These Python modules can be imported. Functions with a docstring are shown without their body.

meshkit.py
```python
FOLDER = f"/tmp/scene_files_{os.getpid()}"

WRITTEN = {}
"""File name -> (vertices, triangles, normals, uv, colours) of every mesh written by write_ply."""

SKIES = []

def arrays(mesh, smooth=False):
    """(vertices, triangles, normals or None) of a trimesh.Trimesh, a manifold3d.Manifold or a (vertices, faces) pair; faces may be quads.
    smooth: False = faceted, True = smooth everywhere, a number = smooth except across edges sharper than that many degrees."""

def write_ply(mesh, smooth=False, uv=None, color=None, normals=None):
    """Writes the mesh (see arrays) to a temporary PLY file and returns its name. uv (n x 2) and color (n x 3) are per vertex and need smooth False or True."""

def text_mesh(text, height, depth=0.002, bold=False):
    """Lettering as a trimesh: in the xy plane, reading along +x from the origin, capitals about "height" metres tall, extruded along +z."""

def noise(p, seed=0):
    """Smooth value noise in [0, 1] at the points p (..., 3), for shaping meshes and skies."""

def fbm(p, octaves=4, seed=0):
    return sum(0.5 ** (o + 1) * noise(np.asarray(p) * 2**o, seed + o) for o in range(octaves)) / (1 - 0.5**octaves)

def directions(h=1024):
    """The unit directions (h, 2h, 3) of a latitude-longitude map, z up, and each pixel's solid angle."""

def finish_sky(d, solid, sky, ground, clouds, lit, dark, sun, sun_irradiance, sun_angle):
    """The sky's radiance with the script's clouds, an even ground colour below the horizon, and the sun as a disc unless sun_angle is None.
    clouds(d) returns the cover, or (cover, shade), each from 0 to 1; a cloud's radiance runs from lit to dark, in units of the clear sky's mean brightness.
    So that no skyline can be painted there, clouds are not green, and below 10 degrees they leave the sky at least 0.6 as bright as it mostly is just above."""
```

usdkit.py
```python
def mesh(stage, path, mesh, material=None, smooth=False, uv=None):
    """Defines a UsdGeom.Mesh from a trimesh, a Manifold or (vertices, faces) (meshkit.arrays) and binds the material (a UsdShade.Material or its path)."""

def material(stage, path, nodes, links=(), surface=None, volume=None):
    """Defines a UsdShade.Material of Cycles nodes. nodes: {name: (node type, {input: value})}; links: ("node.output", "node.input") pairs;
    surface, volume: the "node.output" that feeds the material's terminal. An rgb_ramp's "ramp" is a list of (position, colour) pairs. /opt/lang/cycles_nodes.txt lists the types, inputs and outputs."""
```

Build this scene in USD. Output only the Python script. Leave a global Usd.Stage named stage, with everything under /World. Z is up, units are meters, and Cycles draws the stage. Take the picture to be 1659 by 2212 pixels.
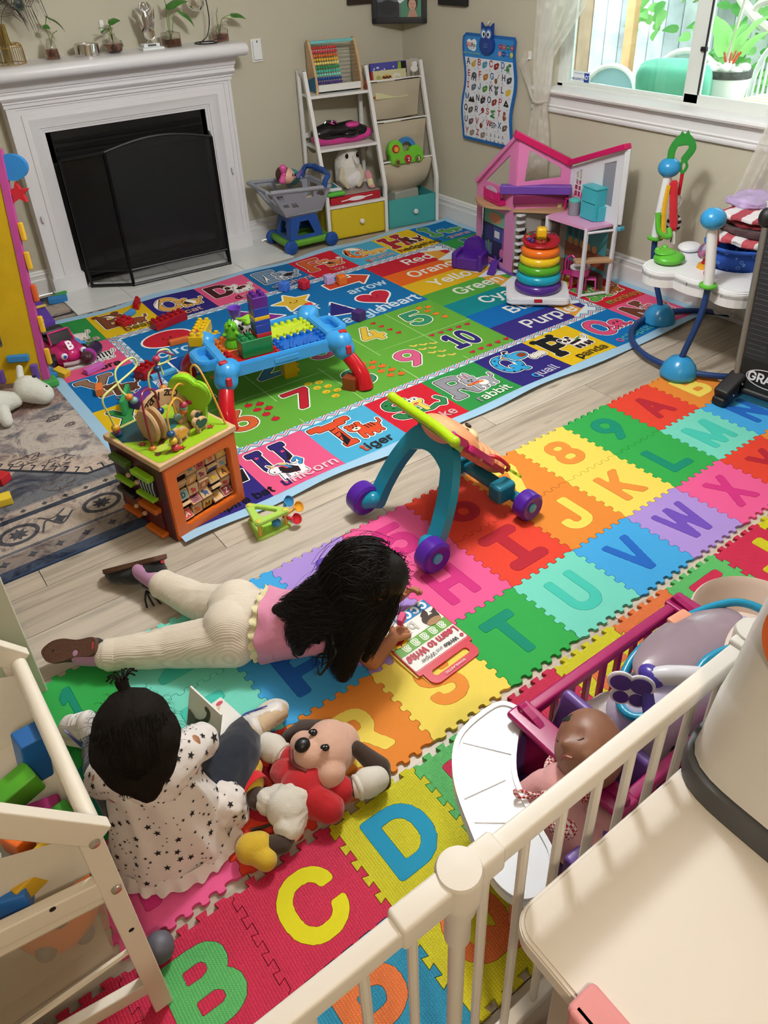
import math, random
import numpy as np, trimesh, shapely, usdkit, meshkit, manifold3d
from shapely.geometry import Polygon, LineString, Point, MultiPolygon, box as sbox
from shapely import affinity
from shapely.ops import unary_union
from pxr import Usd, UsdGeom, UsdLux, UsdShade, Gf, Sdf, Vt
random.seed(7); rng = np.random.default_rng(7)
PI = math.pi
stage = Usd.Stage.CreateInMemory()
UsdGeom.SetStageUpAxis(stage, 'Z'); UsdGeom.SetStageMetersPerUnit(stage, 1.0)
UsdGeom.Xform.Define(stage, '/World'); UsdGeom.Scope.Define(stage, '/World/Looks')

# ---------------------------------------------------------------- camera, sky, lights
AP = 36.0
cam = UsdGeom.Camera.Define(stage, '/World/camera')
cam.CreateHorizontalApertureAttr(AP); cam.CreateVerticalApertureAttr(AP*2212/1659)
cam.CreateFocalLengthAttr(1689.95/1659*AP)
cam.CreateHorizontalApertureOffsetAttr(-28.18/1659*AP); cam.CreateVerticalApertureOffsetAttr(-118.03/1659*AP)
cam.CreateClippingRangeAttr((0.05, 100.0)); cam.CreateExposureAttr(0.12)
cam.AddTransformOp().Set(Gf.Matrix4d(0.79875, -0.60106, -0.02706, 0, 0.35543, 0.4351, 0.82726, 0, -0.48546, -0.67039, 0.56117, 0, -3.5055, -4.669, 1.7, 1))

def light(kind, name, pos, intensity, color, rot=None, **kw):
    l = getattr(UsdLux, kind).Define(stage, '/World/'+name)
    l.CreateIntensityAttr(intensity); l.CreateColorAttr(Gf.Vec3f(*color))
    for k, v in kw.items(): getattr(l, 'Create'+k+'Attr')(v)
    if pos is not None: l.AddTranslateOp().Set(Gf.Vec3d(*pos))
    if rot is not None: l.AddRotateXYZOp().Set(Gf.Vec3f(*rot))
    return l
light('DomeLight', 'overcast_sky', None, 1.5, (0.86, 0.97, 1.0))
WARM = (1.0, 0.80, 0.58)
for i, (dx, dy) in enumerate([(.10, 0), (-.05, .09), (-.05, -.09)]):
    light('SphereLight', 'ceiling_bulb_%d' % i, (-1.95+dx, -2.85+dy, 2.22), 330, (0.97, .98, 1.0), Radius=.05)
light('DiskLight', 'kitchen_downlight', (-3.6, -5.5, 2.42), 110, WARM, Radius=.16)

# ---------------------------------------------------------------- helpers
def lin(h):
    if not isinstance(h, str): return tuple(h)
    c = np.array([int(h[i:i+2], 16)/255 for i in (0, 2, 4)])
    return tuple(np.where(c <= .04045, c/12.92, ((c+.055)/1.055)**2.4))
_mats = {}
def raw(name, nodes, links, surface='p.BSDF'):
    return usdkit.material(stage, '/World/Looks/'+name, nodes, links, surface=surface)
def M(h, rough=.45, bump=0, bscale=300, var=0, vscale=6, **kw):
    """principled colour; bump = fine noise relief, var = tone variation"""
    key = (h, rough, bump, bscale, var, vscale, tuple(sorted(kw.items())))
    if key in _mats: return _mats[key]
    pr = {'roughness': rough}; pr.update(kw)
    nodes, links = {'p': ('principled_bsdf', pr)}, []
    if h == 'vc':
        nodes['a'] = ('attribute', {'attribute': 'Col'}); links.append(('a.color', 'p.base_color'))
    else: pr['base_color'] = lin(h)
    if var:
        c = np.array(lin(h)); nodes['g'] = ('geometry', {})
        nodes['v'] = ('noise_texture', {'scale': vscale, 'detail': 4.0})
        nodes['r'] = ('rgb_ramp', {'ramp': [(.3, tuple(c*(1-var))), (.7, tuple(np.minimum(c*(1+var), 1)))]})
        links += [('g.position', 'v.vector'), ('v.fac', 'r.fac'), ('r.color', 'p.base_color')]
    if bump:
        nodes.setdefault('g', ('geometry', {}))
        nodes['n'] = ('noise_texture', {'scale': bscale, 'detail': 2.0})
        nodes['b'] = ('bump', {'strength': bump, 'distance': .002})
        links += [('g.position', 'n.vector'), ('n.fac', 'b.height'), ('b.normal', 'p.normal')]
    _mats[key] = raw('look_%03d' % len(_mats), nodes, links)
    return _mats[key]
def F(h, **kw):   # cloth / plush
    kw.setdefault('bump', .6); kw.setdefault('bscale', 500)
    return M(h, rough=.95, sheen_weight=.25, **kw)
def G(h='ffffff', rough=.03): return M(h, rough=rough, transmission_weight=1.0, ior=1.45)
VC = lambda rough=.5, **kw: M('vc', rough, **kw)

def cat(*ms):
    ms = [m for x in ms for m in (x if isinstance(x, (list, tuple)) else [x])]
    return ms[0] if len(ms) == 1 else trimesh.util.concatenate(ms)
def mv(m, x=0, y=0, z=0):
    m = m.copy(); m.apply_translation((x, y, z)); return m
def rt(m, ang, ax=(0, 0, 1), pt=(0, 0, 0)):
    m = m.copy(); m.apply_transform(trimesh.transformations.rotation_matrix(math.radians(ang), ax, pt)); return m
def sc(m, x, y=None, z=None):
    m = m.copy(); y = x if y is None else y; z = x if z is None else z
    m.apply_transform(np.diag([x, y, z, 1.])); 
    if x*y*z < 0: m.invert()
    return m
def frame(m, o, xa, ya):
    """local x,y,z -> origin o, axes xa, ya (made orthonormal)"""
    xa = np.array(xa, float); xa /= np.linalg.norm(xa); za = np.cross(xa, ya); za /= np.linalg.norm(za); ya = np.cross(za, xa)
    t = np.eye(4); t[:3, 0], t[:3, 1], t[:3, 2], t[:3, 3] = xa, ya, za, o
    m = m.copy(); m.apply_transform(t); return m
_ico = {k: trimesh.creation.icosphere(k) for k in (0, 1, 2, 3, 4)}
def bx(x0, x1, y0, y1, z0, z1, b=0):
    if b <= 0:
        m = trimesh.creation.box((x1-x0, y1-y0, z1-z0)); m.apply_translation(((x0+x1)/2, (y0+y1)/2, (z0+z1)/2)); return m
    b = min(b, .49*min(x1-x0, y1-y0, z1-z0)); p = []
    for x, sx in ((x0, 1), (x1, -1)):
        for y, sy in ((y0, 1), (y1, -1)):
            for z, sz in ((z0, 1), (z1, -1)):
                for w in ((0, 1, 1), (1, 0, 1), (1, 1, 0), (.3, .3, 1), (.3, 1, .3), (1, .3, .3)):
                    p.append((x+sx*b*w[0], y+sy*b*w[1], z+sz*b*w[2]))
    return trimesh.convex.convex_hull(np.array(p))
def cb(x, y, z, sx, sy, sz, b=0): return bx(x-sx/2, x+sx/2, y-sy/2, y+sy/2, z-sz/2, z+sz/2, b)
def ell(x, y, z, rx, ry=None, rz=None, s=3):
    ry = rx if ry is None else ry; rz = rx if rz is None else rz
    return mv(sc(_ico[s], rx, ry, rz), x, y, z)
def cyl(p, q, r, r2=None, n=20):
    return tube([p, q], [r, r if r2 is None else r2], n)
def tube(pts, r, n=10, closed=False):
    p = np.asarray(pts, float); k = len(p); r = np.broadcast_to(r, (k,)).astype(float)
    t = (np.roll(p, -1, 0)-np.roll(p, 1, 0)) if closed else np.gradient(p, axis=0)
    t /= np.linalg.norm(t, axis=1, keepdims=True)+1e-12
    u = np.cross(t[0], (0, 0, 1.) if abs(t[0, 2]) < .9 else (1., 0, 0)); us = []
    for i in range(k):
        u = u-t[i]*np.dot(u, t[i]); u /= np.linalg.norm(u)+1e-12; us.append(u)
    us = np.array(us); w = np.cross(t, us); a = np.arange(n)*2*PI/n
    v = p[:, None]+r[:, None, None]*(np.cos(a)[None, :, None]*us[:, None]+np.sin(a)[None, :, None]*w[:, None])
    rows = k if closed else k-1; f = []
    for i in range(rows):
        j = (i+1) % k
        for q in range(n):
            s = (q+1) % n; f += [(i*n+q, i*n+s, j*n+s), (i*n+q, j*n+s, j*n+q)]
    v = v.reshape(-1, 3)
    if not closed:
        v = np.vstack([v, p[0], p[-1]]); c0, c1 = len(v)-2, len(v)-1
        for q in range(n):
            s = (q+1) % n; f += [(c0, s, q), (c1, (k-1)*n+q, (k-1)*n+s)]
    return trimesh.Trimesh(v, f, process=False)
def spl(pts, n=8, closed=False):
    p = np.asarray(pts, float); k = len(p)
    if closed: q = np.vstack([p[-1], p, p[0], p[1]]); segs = k
    else: q = np.vstack([2*p[0]-p[1], p, 2*p[-1]-p[-2]]); segs = k-1
    out = []
    for i in range(segs):
        a, b, c, d = q[i:i+4]
        for t in np.arange(n)/n: out.append(.5*(2*b+(c-a)*t+(2*a-5*b+4*c-d)*t*t+(3*b-a-3*c+d)*t**3))
    if not closed: out.append(p[-1])
    return np.array(out)
def lathe(prof, n=32, x=0, y=0, z=0):
    pr = np.array(prof, float); k = len(pr); a = np.arange(n)*2*PI/n
    v = np.stack([pr[:, None, 0]*np.cos(a), pr[:, None, 0]*np.sin(a), np.broadcast_to(pr[:, None, 1], (k, n))], -1).reshape(-1, 3); f = []
    for i in range(k-1):
        for q in range(n):
            s = (q+1) % n; f += [(i*n+q, i*n+s, (i+1)*n+s), (i*n+q, (i+1)*n+s, (i+1)*n+q)]
    m = trimesh.Trimesh(v, f); m.fix_normals(); return mv(m, x, y, z)
def torus(R, r, n=40, k=14, x=0, y=0, z=0, h=1.):
    a = np.arange(k+1)*2*PI/k
    return lathe([(R+r*math.cos(t), r*h*math.sin(t)) for t in a], n, x, y, z)
def polys(g):
    if g.is_empty: return []
    return [q for q in getattr(g, 'geoms', [g]) if isinstance(q, Polygon) and q.area > 1e-9]
def ext(g, h, z=0):
    return mv(cat([trimesh.creation.extrude_polygon(q, h, engine='earcut') for q in polys(g)]), 0, 0, z)
def bev(g, h, b, z=0, both=False):
    """extrusion with a sloped top edge"""
    g = unary_union(polys(g)); ms = [ext(g, h-b, z)]
    for k, (d, e) in enumerate(((.3, .55), (1., 1.))):
        s = g.buffer(-b*d)
        if s.is_empty: break
        ms.append(ext(s, b*e, z+h-b) if k else ext(s, b*e, z+h-b))
    return cat(ms)
def rrect(x0, x1, y0, y1, r, n=6): return sbox(x0+r, y0+r, x1-r, y1-r).buffer(r, n)
def oval(x, y, a, b, n=24): return Polygon([(x+a*math.cos(t), y+b*math.sin(t)) for t in np.arange(n)*2*PI/n])
def star(x, y, r, n=5, q=.45, a0=PI/2): return Polygon([(x+(r if i % 2 == 0 else r*q)*math.cos(a0+i*PI/n), y+(r if i % 2 == 0 else r*q)*math.sin(a0+i*PI/n)) for i in range(2*n)])
def line(pts, w, cap='round'): return LineString(pts).buffer(w/2, 6, cap_style=cap)
def at(g, x=0, y=0, s=1, a=0): return affinity.translate(affinity.scale(affinity.rotate(g, a, origin=(0, 0)), s, s, origin=(0, 0)), x, y)
_gl = {}
def glyph(t, fat=0, rnd=0):
    """lettering as a flat shape, capitals 1 high, from x = 0"""
    k = (t, fat, rnd)
    if k not in _gl:
        if t not in _gl:
            m = meshkit.text_mesh(t, 1.0, .1); f = m.faces[m.face_normals[:, 2] > .9]
            g = unary_union([Polygon(m.vertices[q][:, :2]).buffer(1e-4) for q in f])
            _gl[t] = affinity.translate(g, -g.bounds[0], 0)
        g = _gl[t]
        if fat: g = g.buffer(fat, 5)
        if rnd: g = g.buffer(-rnd).buffer(2*rnd).buffer(-rnd)
        _gl[k] = g.simplify(.006)
    return _gl[k]
def gbox(t, x, y, w, h, fat=0, rnd=0):
    """lettering stretched into the box x,y,w,h"""
    g = glyph(t, fat, rnd); b = g.bounds
    g = affinity.translate(g, -b[0], -b[1])
    return affinity.translate(affinity.scale(g, w/(b[2]-b[0]), h/(b[3]-b[1]), origin=(0, 0)), x, y)
def gtext(t, x, y, h, fat=0, mid=True):
    g = glyph(t, fat); g = affinity.scale(g, h, h, origin=(0, 0)); b = g.bounds
    return affinity.translate(g, x-((b[0]+b[2])/2 if mid else b[0]), y)

class Paint:
    """flat print: coloured shapes in one plane, each laid a hair above the last"""
    def __init__(s, dz=.00015): s.v, s.f, s.c, s.n, s.z, s.dz = [], [], [], 0, 0, dz
    def add(s, g, h, lift=True, cut=None):
        if lift: s.z += s.dz
        if isinstance(g, (list, tuple)): g = unary_union(g)
        for q in polys(g):
            if cut:
                for r in chop(q, cut): s._tri(r, h)
            else: s._tri(q, h)
        return s
    def _tri(s, q, h):
        try: v, f = trimesh.creation.triangulate_polygon(q, engine='earcut')
        except Exception: return
        s.v.append(np.c_[v, np.full(len(v), s.z)]); s.f.append(np.asarray(f)+s.n); s.n += len(v); s.c.append(np.tile(lin(h), (len(v), 1)))
    def to(s, z): s.z = z; return s
    def mesh(s): return trimesh.Trimesh(np.vstack(s.v), np.vstack(s.f), process=False), np.vstack(s.c)
def chop(q, d):
    x0, y0, x1, y1 = q.bounds; out = []
    for x in np.arange(math.floor(x0/d)*d, x1, d):
        strip = q.intersection(sbox(x, y0-1, x+d, y1+1))
        for y in np.arange(math.floor(y0/d)*d, y1, d): out += polys(strip.intersection(sbox(x-1, y, x+d+1, y+d)))
    return out

_names = {}
def num(parent, name):
    k = (parent, name); _names[k] = _names.get(k, -1)+1
    return parent+'/'+name+('_%03d' % _names[k] if _names[k] else '')
def path_of(o): return o if isinstance(o, str) else str(o.GetPath())
def obj(parent, name, mesh, mat, label=None, smooth=35, col=None, kind=None):
    p = num(path_of(parent), name)
    if col is not None: smooth = False
    m = usdkit.mesh(stage, p, mesh, mat, smooth=smooth)
    if col is not None:
        UsdGeom.PrimvarsAPI(m).CreatePrimvar('Col', Sdf.ValueTypeNames.Color3fArray, 'vertex').Set(Vt.Vec3fArray.FromNumpy(np.asarray(col, np.float32)))
    if label: m.GetPrim().SetCustomDataByKey('label', label)
    if kind: m.GetPrim().SetCustomDataByKey('kind', kind)
    return m.GetPrim()
def paint(parent, name, p, mat=None, xf=None, label=None):
    m, c = p.mesh()
    if xf: m = xf(m)
    return obj(parent, name, m, mat or VC(), label, col=c)
def tag(o, label, category, group=None):
    o.SetCustomDataByKey('label', label); o.SetCustomDataByKey('category', category)
    if group: o.SetCustomDataByKey('group', group)
    return o
def thing(name, label, category, loc=(0, 0, 0), rz=0, group=None, s=1):
    x = UsdGeom.Xform.Define(stage, num('/World', name))
    x.AddTranslateOp().Set(Gf.Vec3d(*map(float, loc))); x.AddRotateZOp().Set(float(rz))
    if s != 1: x.AddScaleOp().Set(Gf.Vec3f(s, s, s))
    return tag(x.GetPrim(), label, category, group)
def solo(name, mesh, mat, label, category, group=None, smooth=35, col=None):
    return tag(obj('/World', name, mesh, mat, None, smooth, col), label, category, group)
def struct(name, mesh, mat, parent='/World', smooth=False, label=None):
    o = obj(parent, name, mesh, mat, label, smooth)
    if parent == '/World': o.SetCustomDataByKey('kind', 'structure')
    return o
def sholder(name):
    o = UsdGeom.Xform.Define(stage, '/World/'+name).GetPrim(); o.SetCustomDataByKey('kind', 'structure'); return o
def copy(src, loc, rz, label, group=None):
    c = src.GetCustomData(); name = src.GetName()
    x = UsdGeom.Xform.Define(stage, num('/World', name)); x.AddTranslateOp().Set(Gf.Vec3d(*map(float, loc))); x.AddRotateZOp().Set(float(rz))
    # children referenced one by one would lose the source's own placement; the parts are shared by an internal reference
    pr = x.GetPrim()
    for ch in src.GetChildren():
        q = stage.DefinePrim(str(pr.GetPath())+'/'+ch.GetName()); q.GetReferences().AddInternalReference(ch.GetPath())
    return tag(pr, label, c['category'], group or c.get('group'))

def body(chains, edge=.012, it=12, lam=.5, sub=2):
    """one continuous skin over chains of (point, radius) joints"""
    man = None
    for ch in chains:
        for (p, r), (q, s) in zip(ch, ch[1:]):
            a, b = [np.array(_ico[sub].vertices)*rr+np.array(pp) for pp, rr in ((p, r), (q, s))]
            h = manifold3d.Manifold.hull_points(np.vstack([a, b]).astype(np.float32))
            man = h if man is None else man+h
    man = man.refine_to_length(edge); m = man.to_mesh()
    t = trimesh.Trimesh(m.vert_properties[:, :3], m.tri_verts, process=True)
    trimesh.smoothing.filter_taubin(t, lamb=lam, nu=lam+.03, iterations=it)
    return t
def man(m): return manifold3d.Manifold(manifold3d.Mesh(np.asarray(m.vertices, np.float32), np.asarray(m.faces, np.uint32)))
def tri(mm):
    q = mm.to_mesh(); return trimesh.Trimesh(q.vert_properties[:, :3], q.tri_verts, process=True)
def minus(a, *bs):
    a = man(a)
    for b in bs: a = a-man(b)
    return tri(a)
def noisy(m, amp, scale, seed=0):
    m = m.copy(); n = meshkit.fbm(np.asarray(m.vertices)*scale, 3, seed)-.5
    m.vertices = m.vertices+m.vertex_normals*(2*amp*n)[:, None]; return m

# ---------------------------------------------------------------- room shell
WALL = M('c4bea9', .85, bump=.25, bscale=130)
WHITE = M('e9e8e8', .35)
TRIM = M('e4e3e1', .45)
H, XL, YN = 2.44, -6.2, -7.2
struct('wall_left', bx(XL, .03, 0, .12, 0, H), WALL)
wy0, wy1, wz0, wz1 = -3.05, -1.36, .925, 2.02
struct('wall_right', cat(bx(.03, .17, YN, .12, 0, wz0), bx(.03, .17, YN, .12, wz1, H), bx(.03, .17, wy1, .12, wz0, wz1), bx(.03, .17, YN, wy0, wz0, wz1)), WALL)
struct('wall_front', bx(XL, .03, YN-.12, YN, 0, H), WALL)
struct('wall_back', bx(XL-.12, XL, YN, .12, 0, H), WALL)
struct('ceiling', bx(XL, .17, YN, .12, H, H+.1), M('efece6', .9))
struct('wall_partition', bx(-4.6, -3.456, -2.95, -2.913, 0, 2.1, .003), M('d9d6c4', .6))
def wood(i, tone):
    c = np.array(lin(tone))
    return raw('floor_wood_%d' % i, {
        'g': ('geometry', {}), 'o': ('object_info', {}), 'oc': ('vector_math', {'math_type': 'scale', 'scale': 3.7}),
        'cx': ('vector_math', {'math_type': 'add'}), 'mp': ('mapping', {'scale': (1.1, 16, 1), 'location': (i*3.1, i*1.7, 0)}),
        'n': ('noise_texture', {'scale': 2.2, 'detail': 8., 'roughness': .62, 'distortion': .6}),
        'r': ('rgb_ramp', {'ramp': [(.2, tuple(c*.50)), (.40, tuple(c*.82)), (.52, tuple(c)), (.75, tuple(np.minimum(c*1.16, 1)))]}),
        'mk': ('mapping', {'scale': (2.0, 6.5, 1)}), 'k': ('voronoi_texture', {'scale': 1.15, 'randomness': 1.0}),
        'kr': ('rgb_ramp', {'ramp': [(0, (.35, .33, .32)), (.05, (.6, .58, .56)), (.11, (1, 1, 1))]}),
        'x': ('mix', {'mix_type': 'multiply', 'fac': .85}), 'b': ('bump', {'strength': .12, 'distance': .002}),
        'p': ('principled_bsdf', {'roughness': .42})},
        [('g.position', 'mp.vector'), ('mp.vector', 'n.vector'), ('n.fac', 'r.fac'), ('g.position', 'mk.vector'), ('mk.vector', 'k.vector'), ('k.distance', 'kr.fac'),
         ('r.color', 'x.color1'), ('kr.color', 'x.color2'), ('x.color', 'p.base_color'), ('n.fac', 'b.height'), ('b.normal', 'p.normal')])
WOODS = [wood(i, t) for i, t in enumerate(('bfb2a0', 'b5a896', 'c4b9a8', 'b0a493', 'bbb0a0'))]
fl = sholder('floor')
obj(fl, 'underlay', bx(XL, .17, YN, 0, -.05, -.012), M('4a4036', .9))
pw, pl = .192, 1.22
k = 0
for r in range(26):
    y1 = -.02-r*pw; off = (r*.437) % 1*pl
    x1 = .03+off
    while x1 > -4.7:
        a, b = max(x1-pl, -4.7), min(x1, .03)
        if b-a > .02 and not (b < -4.0 and y1 < -3): obj(fl, 'plank', bx(a+.0009, b-.0009, y1-pw+.0009, y1-.0009, -.012, 0, .0012), WOODS[(r*2+k*3+r*r) % 5], smooth=False); k += 1
        x1 -= pl
obj(fl, 'far_boards', cat(bx(XL, -4.701, YN, -.02, -.012, 0), bx(-4.7, .03, YN, -.02-26*pw, -.012, 0)), WOODS[1])
def profile_run(prof, p, q, n):
    """sweeps a (depth, height) profile from p to q; n = direction of depth"""
    p, q, n = map(np.array, (p, q, n)); v = []
    for o in (p, q): v += [o+n*d+np.array((0, 0, z)) for d, z in prof]
    k = len(prof); f = [(i, (i+1) % k, k+(i+1) % k) for i in range(k)]+[(i, k+(i+1) % k, k+i) for i in range(k)]
    tv, tf = trimesh.creation.triangulate_polygon(Polygon(prof), engine='earcut')
    m = trimesh.Trimesh(np.vstack([v]), f+[tuple(t) for t in tf]+[tuple(t[::-1]+k) for t in tf], process=False); m.fix_normals(); return m
BASE = [(0, 0), (.016, 0), (.016, .085), (.012, .092), (.012, .108), (.014, .113), (.009, .121), (.009, .128), (.004, .135), (0, .137)]
struct('baseboard_left', cat(profile_run(BASE, (-1.30, 0, 0), (.03, 0, 0), (0, -1, 0)), profile_run(BASE, (XL, 0, 0), (-2.55, 0, 0), (0, -1, 0))), TRIM)
struct('baseboard_right', profile_run([(d*1.1, z*1.12) for d, z in BASE], (.03, YN, 0), (.03, 0, 0), (-1, 0, 0)), TRIM)

# window: casing, frame, two panes
struct('trim_1', cat(profile_run([(0, .815), (.018, .815), (.022, .824), (.022, .834), (.018, .838), (.024, .848), (.018, .856), (.018, .895), (.024, .9), (.03, .912), (.055, .916), (.06, .926), (.055, .937), (-.1, .945), (-.1, .9), (0, .9)], (.03, -3.2, 0), (.03, -1.24, 0), (-1, 0, 0)),
    bx(.012, .03, wy1, wy1+.1, .93, 2.12), bx(.012, .03, wy0-.1, wy0, .93, 2.12), bx(.012, .03, wy0-.1, wy1+.1, wz1, 2.12)), WHITE, label='white moulded window sill and casing')
win = sholder('window_1')
FR = M('dfe4de', .4)
obj(win, 'frame', cat(bx(.085, .165, wy0, wy1, .925, .955), bx(.085, .165, wy0, wy1, wz1-.03, wz1), bx(.085, .165, wy1-.035, wy1, .925, wz1), bx(.085, .165, wy0, wy0+.035, .925, wz1)), FR, smooth=False)
obj(win, 'fixed_sash', cat(bx(.115, .14, wy1-.055, wy1-.035, .955, 1.99), bx(.115, .14, -2.2, wy1-.055, .955, .967), bx(.115, .14, -2.2, wy1-.055, 1.975, 1.99), bx(.112, .142, -2.20, -2.165, .955, 1.99)), FR, smooth=False)
obj(win, 'sliding_sash', cat(bx(.085, .11, -2.265, -2.19, .955, 1.99), bx(.085, .11, wy0+.035, -2.19, .955, .992), bx(.085, .11, wy0+.035, -2.265, 1.965, 1.99), bx(.085, .11, wy0+.035, wy0+.07, .955, 1.99)), FR, smooth=False)
obj(win, 'track_seal', bx(.080, .085, -2.270, -2.262, .995, 1.965), M('26282a', .6))
obj(win, 'latch', cb(.078, -2.262, 1.19, .02, .03, .02, .003), M('1b1b1d', .4))
PANE = raw('window_pane', {'t': ('transparent_bsdf', {'color': (.93, .985, .965)}), 'g': ('glossy_bsdf', {'roughness': .02}), 'f': ('fresnel', {'IOR': 1.45}), 'x': ('mix_closure', {})},
           [('f.fac', 'x.fac'), ('t.BSDF', 'x.closure1'), ('g.BSDF', 'x.closure2')], 'x.closure')
obj(win, 'pane', bx(.126, .129, -2.17, wy1-.05, .96, 1.98), PANE, smooth=False)
obj(win, 'pane', bx(.096, .099, wy0+.06, -2.26, .985, 1.97), PANE, smooth=False)

# fireplace
FP = M('e6e4e6', .35)
fp = thing('fireplace', 'white moulded fireplace surround with mantel shelf and black firebox', 'fireplace', (-1.927, 0, 0))
def arch(prof, w, h, y0):
    """frame moulding mitred round the opening: profile of (distance out from the opening, depth)"""
    ms = []
    rows = [[(-w-d, -y0-q, 0), (-w-d, -y0-q, h+d), (w+d, -y0-q, h+d), (w+d, -y0-q, 0)] for d, q in prof]
    v = np.array(rows).reshape(-1, 3); f = []
    for i in range(len(prof)-1):
        for j in range(3):
            a, b, c, e = i*4+j, i*4+j+1, (i+1)*4+j+1, (i+1)*4+j; f += [(a, b, c), (a, c, e)]
    m = trimesh.Trimesh(v, f); return m
W2, OH = .457, .855
obj(fp, 'surround', arch([(0, -.06), (0, .0), (.012, .002), (.014, .006), (.024, .008), (.026, .014), (.05, .020), (.075, .034), (.10, .030), (.102, .024), (.125, .024), (.127, .030), (.150, .030), (.152, .036), (.168, .036), (.168, -.09)], W2, OH, .068), FP, smooth=25)
obj(fp, 'plinth_block', bx(-.632, -.452, -.108, -.0, 0, .105, .002), FP); obj(fp, 'plinth_block', bx(.452, .632, -.108, 0, 0, .105, .002), FP)
mp = [(0, .995), (.108, .995), (.108, 1.012), (.118, 1.016), (.118, 1.024), (.132, 1.032), (.14, 1.044), (.138, 1.056), (.132, 1.06), (.14, 1.064), (.14, 1.072), (.148, 1.078), (.155, 1.10), (.168, 1.116), (.178, 1.12), (.178, 1.127)]
mp += [(.222+.033*math.cos(t), 1.158+.033*math.sin(t)) for t in np.linspace(-1.5, 1.45, 9)]+[(.20, 1.193), (0, 1.193)]
def mantel(prof, w):
    """the profile also returns along both ends"""
    v, f = [], []; k = len(prof)
    for d, z in prof: v += [(-w-max((d-.108)*.38, -.01), 0, z), (-w-max((d-.108)*.38, -.01), -d, z), (w+max((d-.108)*.38, -.01), -d, z), (w+max((d-.108)*.38, -.01), 0, z)]
    for i in range(k-1):
        for j in range(3): a, b, c, e = i*4+j, i*4+j+1, (i+1)*4+j+1, (i+1)*4+j; f += [(a, c, b), (a, e, c)]
    m = trimesh.Trimesh(np.array(v), f, process=False); m.fix_normals(); return m
obj(fp, 'mantel_shelf', cat(mantel(mp, .632), bx(-.66, .66, -.2, 0, 1.17, 1.1928)), FP, smooth=30)
BLK = M('0a0a0b', .35)
fb = obj(fp, 'firebox', cat(bx(-.47, .47, -.02, -.003, 0, .87), bx(-.46, .46, -.06, -.02, .70, .86), bx(-.46, -.43, -.06, -.02, 0, .86), bx(.43, .46, -.06, -.02, 0, .86)), BLK, smooth=False)
for z in (.80, .76, .72, .07, .04): obj(fb, 'louvre', rt(bx(-.42, .42, -.075, -.05, z, z+.012), 20, (1, 0, 0), (0, -.06, z)), M('0d0d0e', .5), smooth=False)
obj(fp, 'glass_front', bx(-.42, .42, -.05, -.045, .1, .69), M('070708', .12))
for s in (-.595, .557): obj(fp, 'cord_clip', cb(s, -.112, .44+(.0 if s < 0 else .06), .014, .012, .035, .002), M('d7d7d4', .4))
hz = thing('hearth', 'white square tiled hearth slab below the fireplace', 'hearth', (0, 0, 0))
HT = M('e2e4e2', .22, var=.03, vscale=3)
for i in range(4):
    for j, (ya, yb) in enumerate(((-.469, -.33), (-.33, -.02))):
        xb = -1.203-.345*i; xa = max(xb-.345, -2.56)
        if xb-xa > .05: obj(hz, 'tile', bx(xa+.0015, xb-.0015, ya+.0015, yb-.0015, .001, .014, .001), HT, smooth=False)
obj(hz, 'grout', bx(-2.56, -1.204, -.468, -.02, .0005, .012), M('9a9a96', .9))

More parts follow.
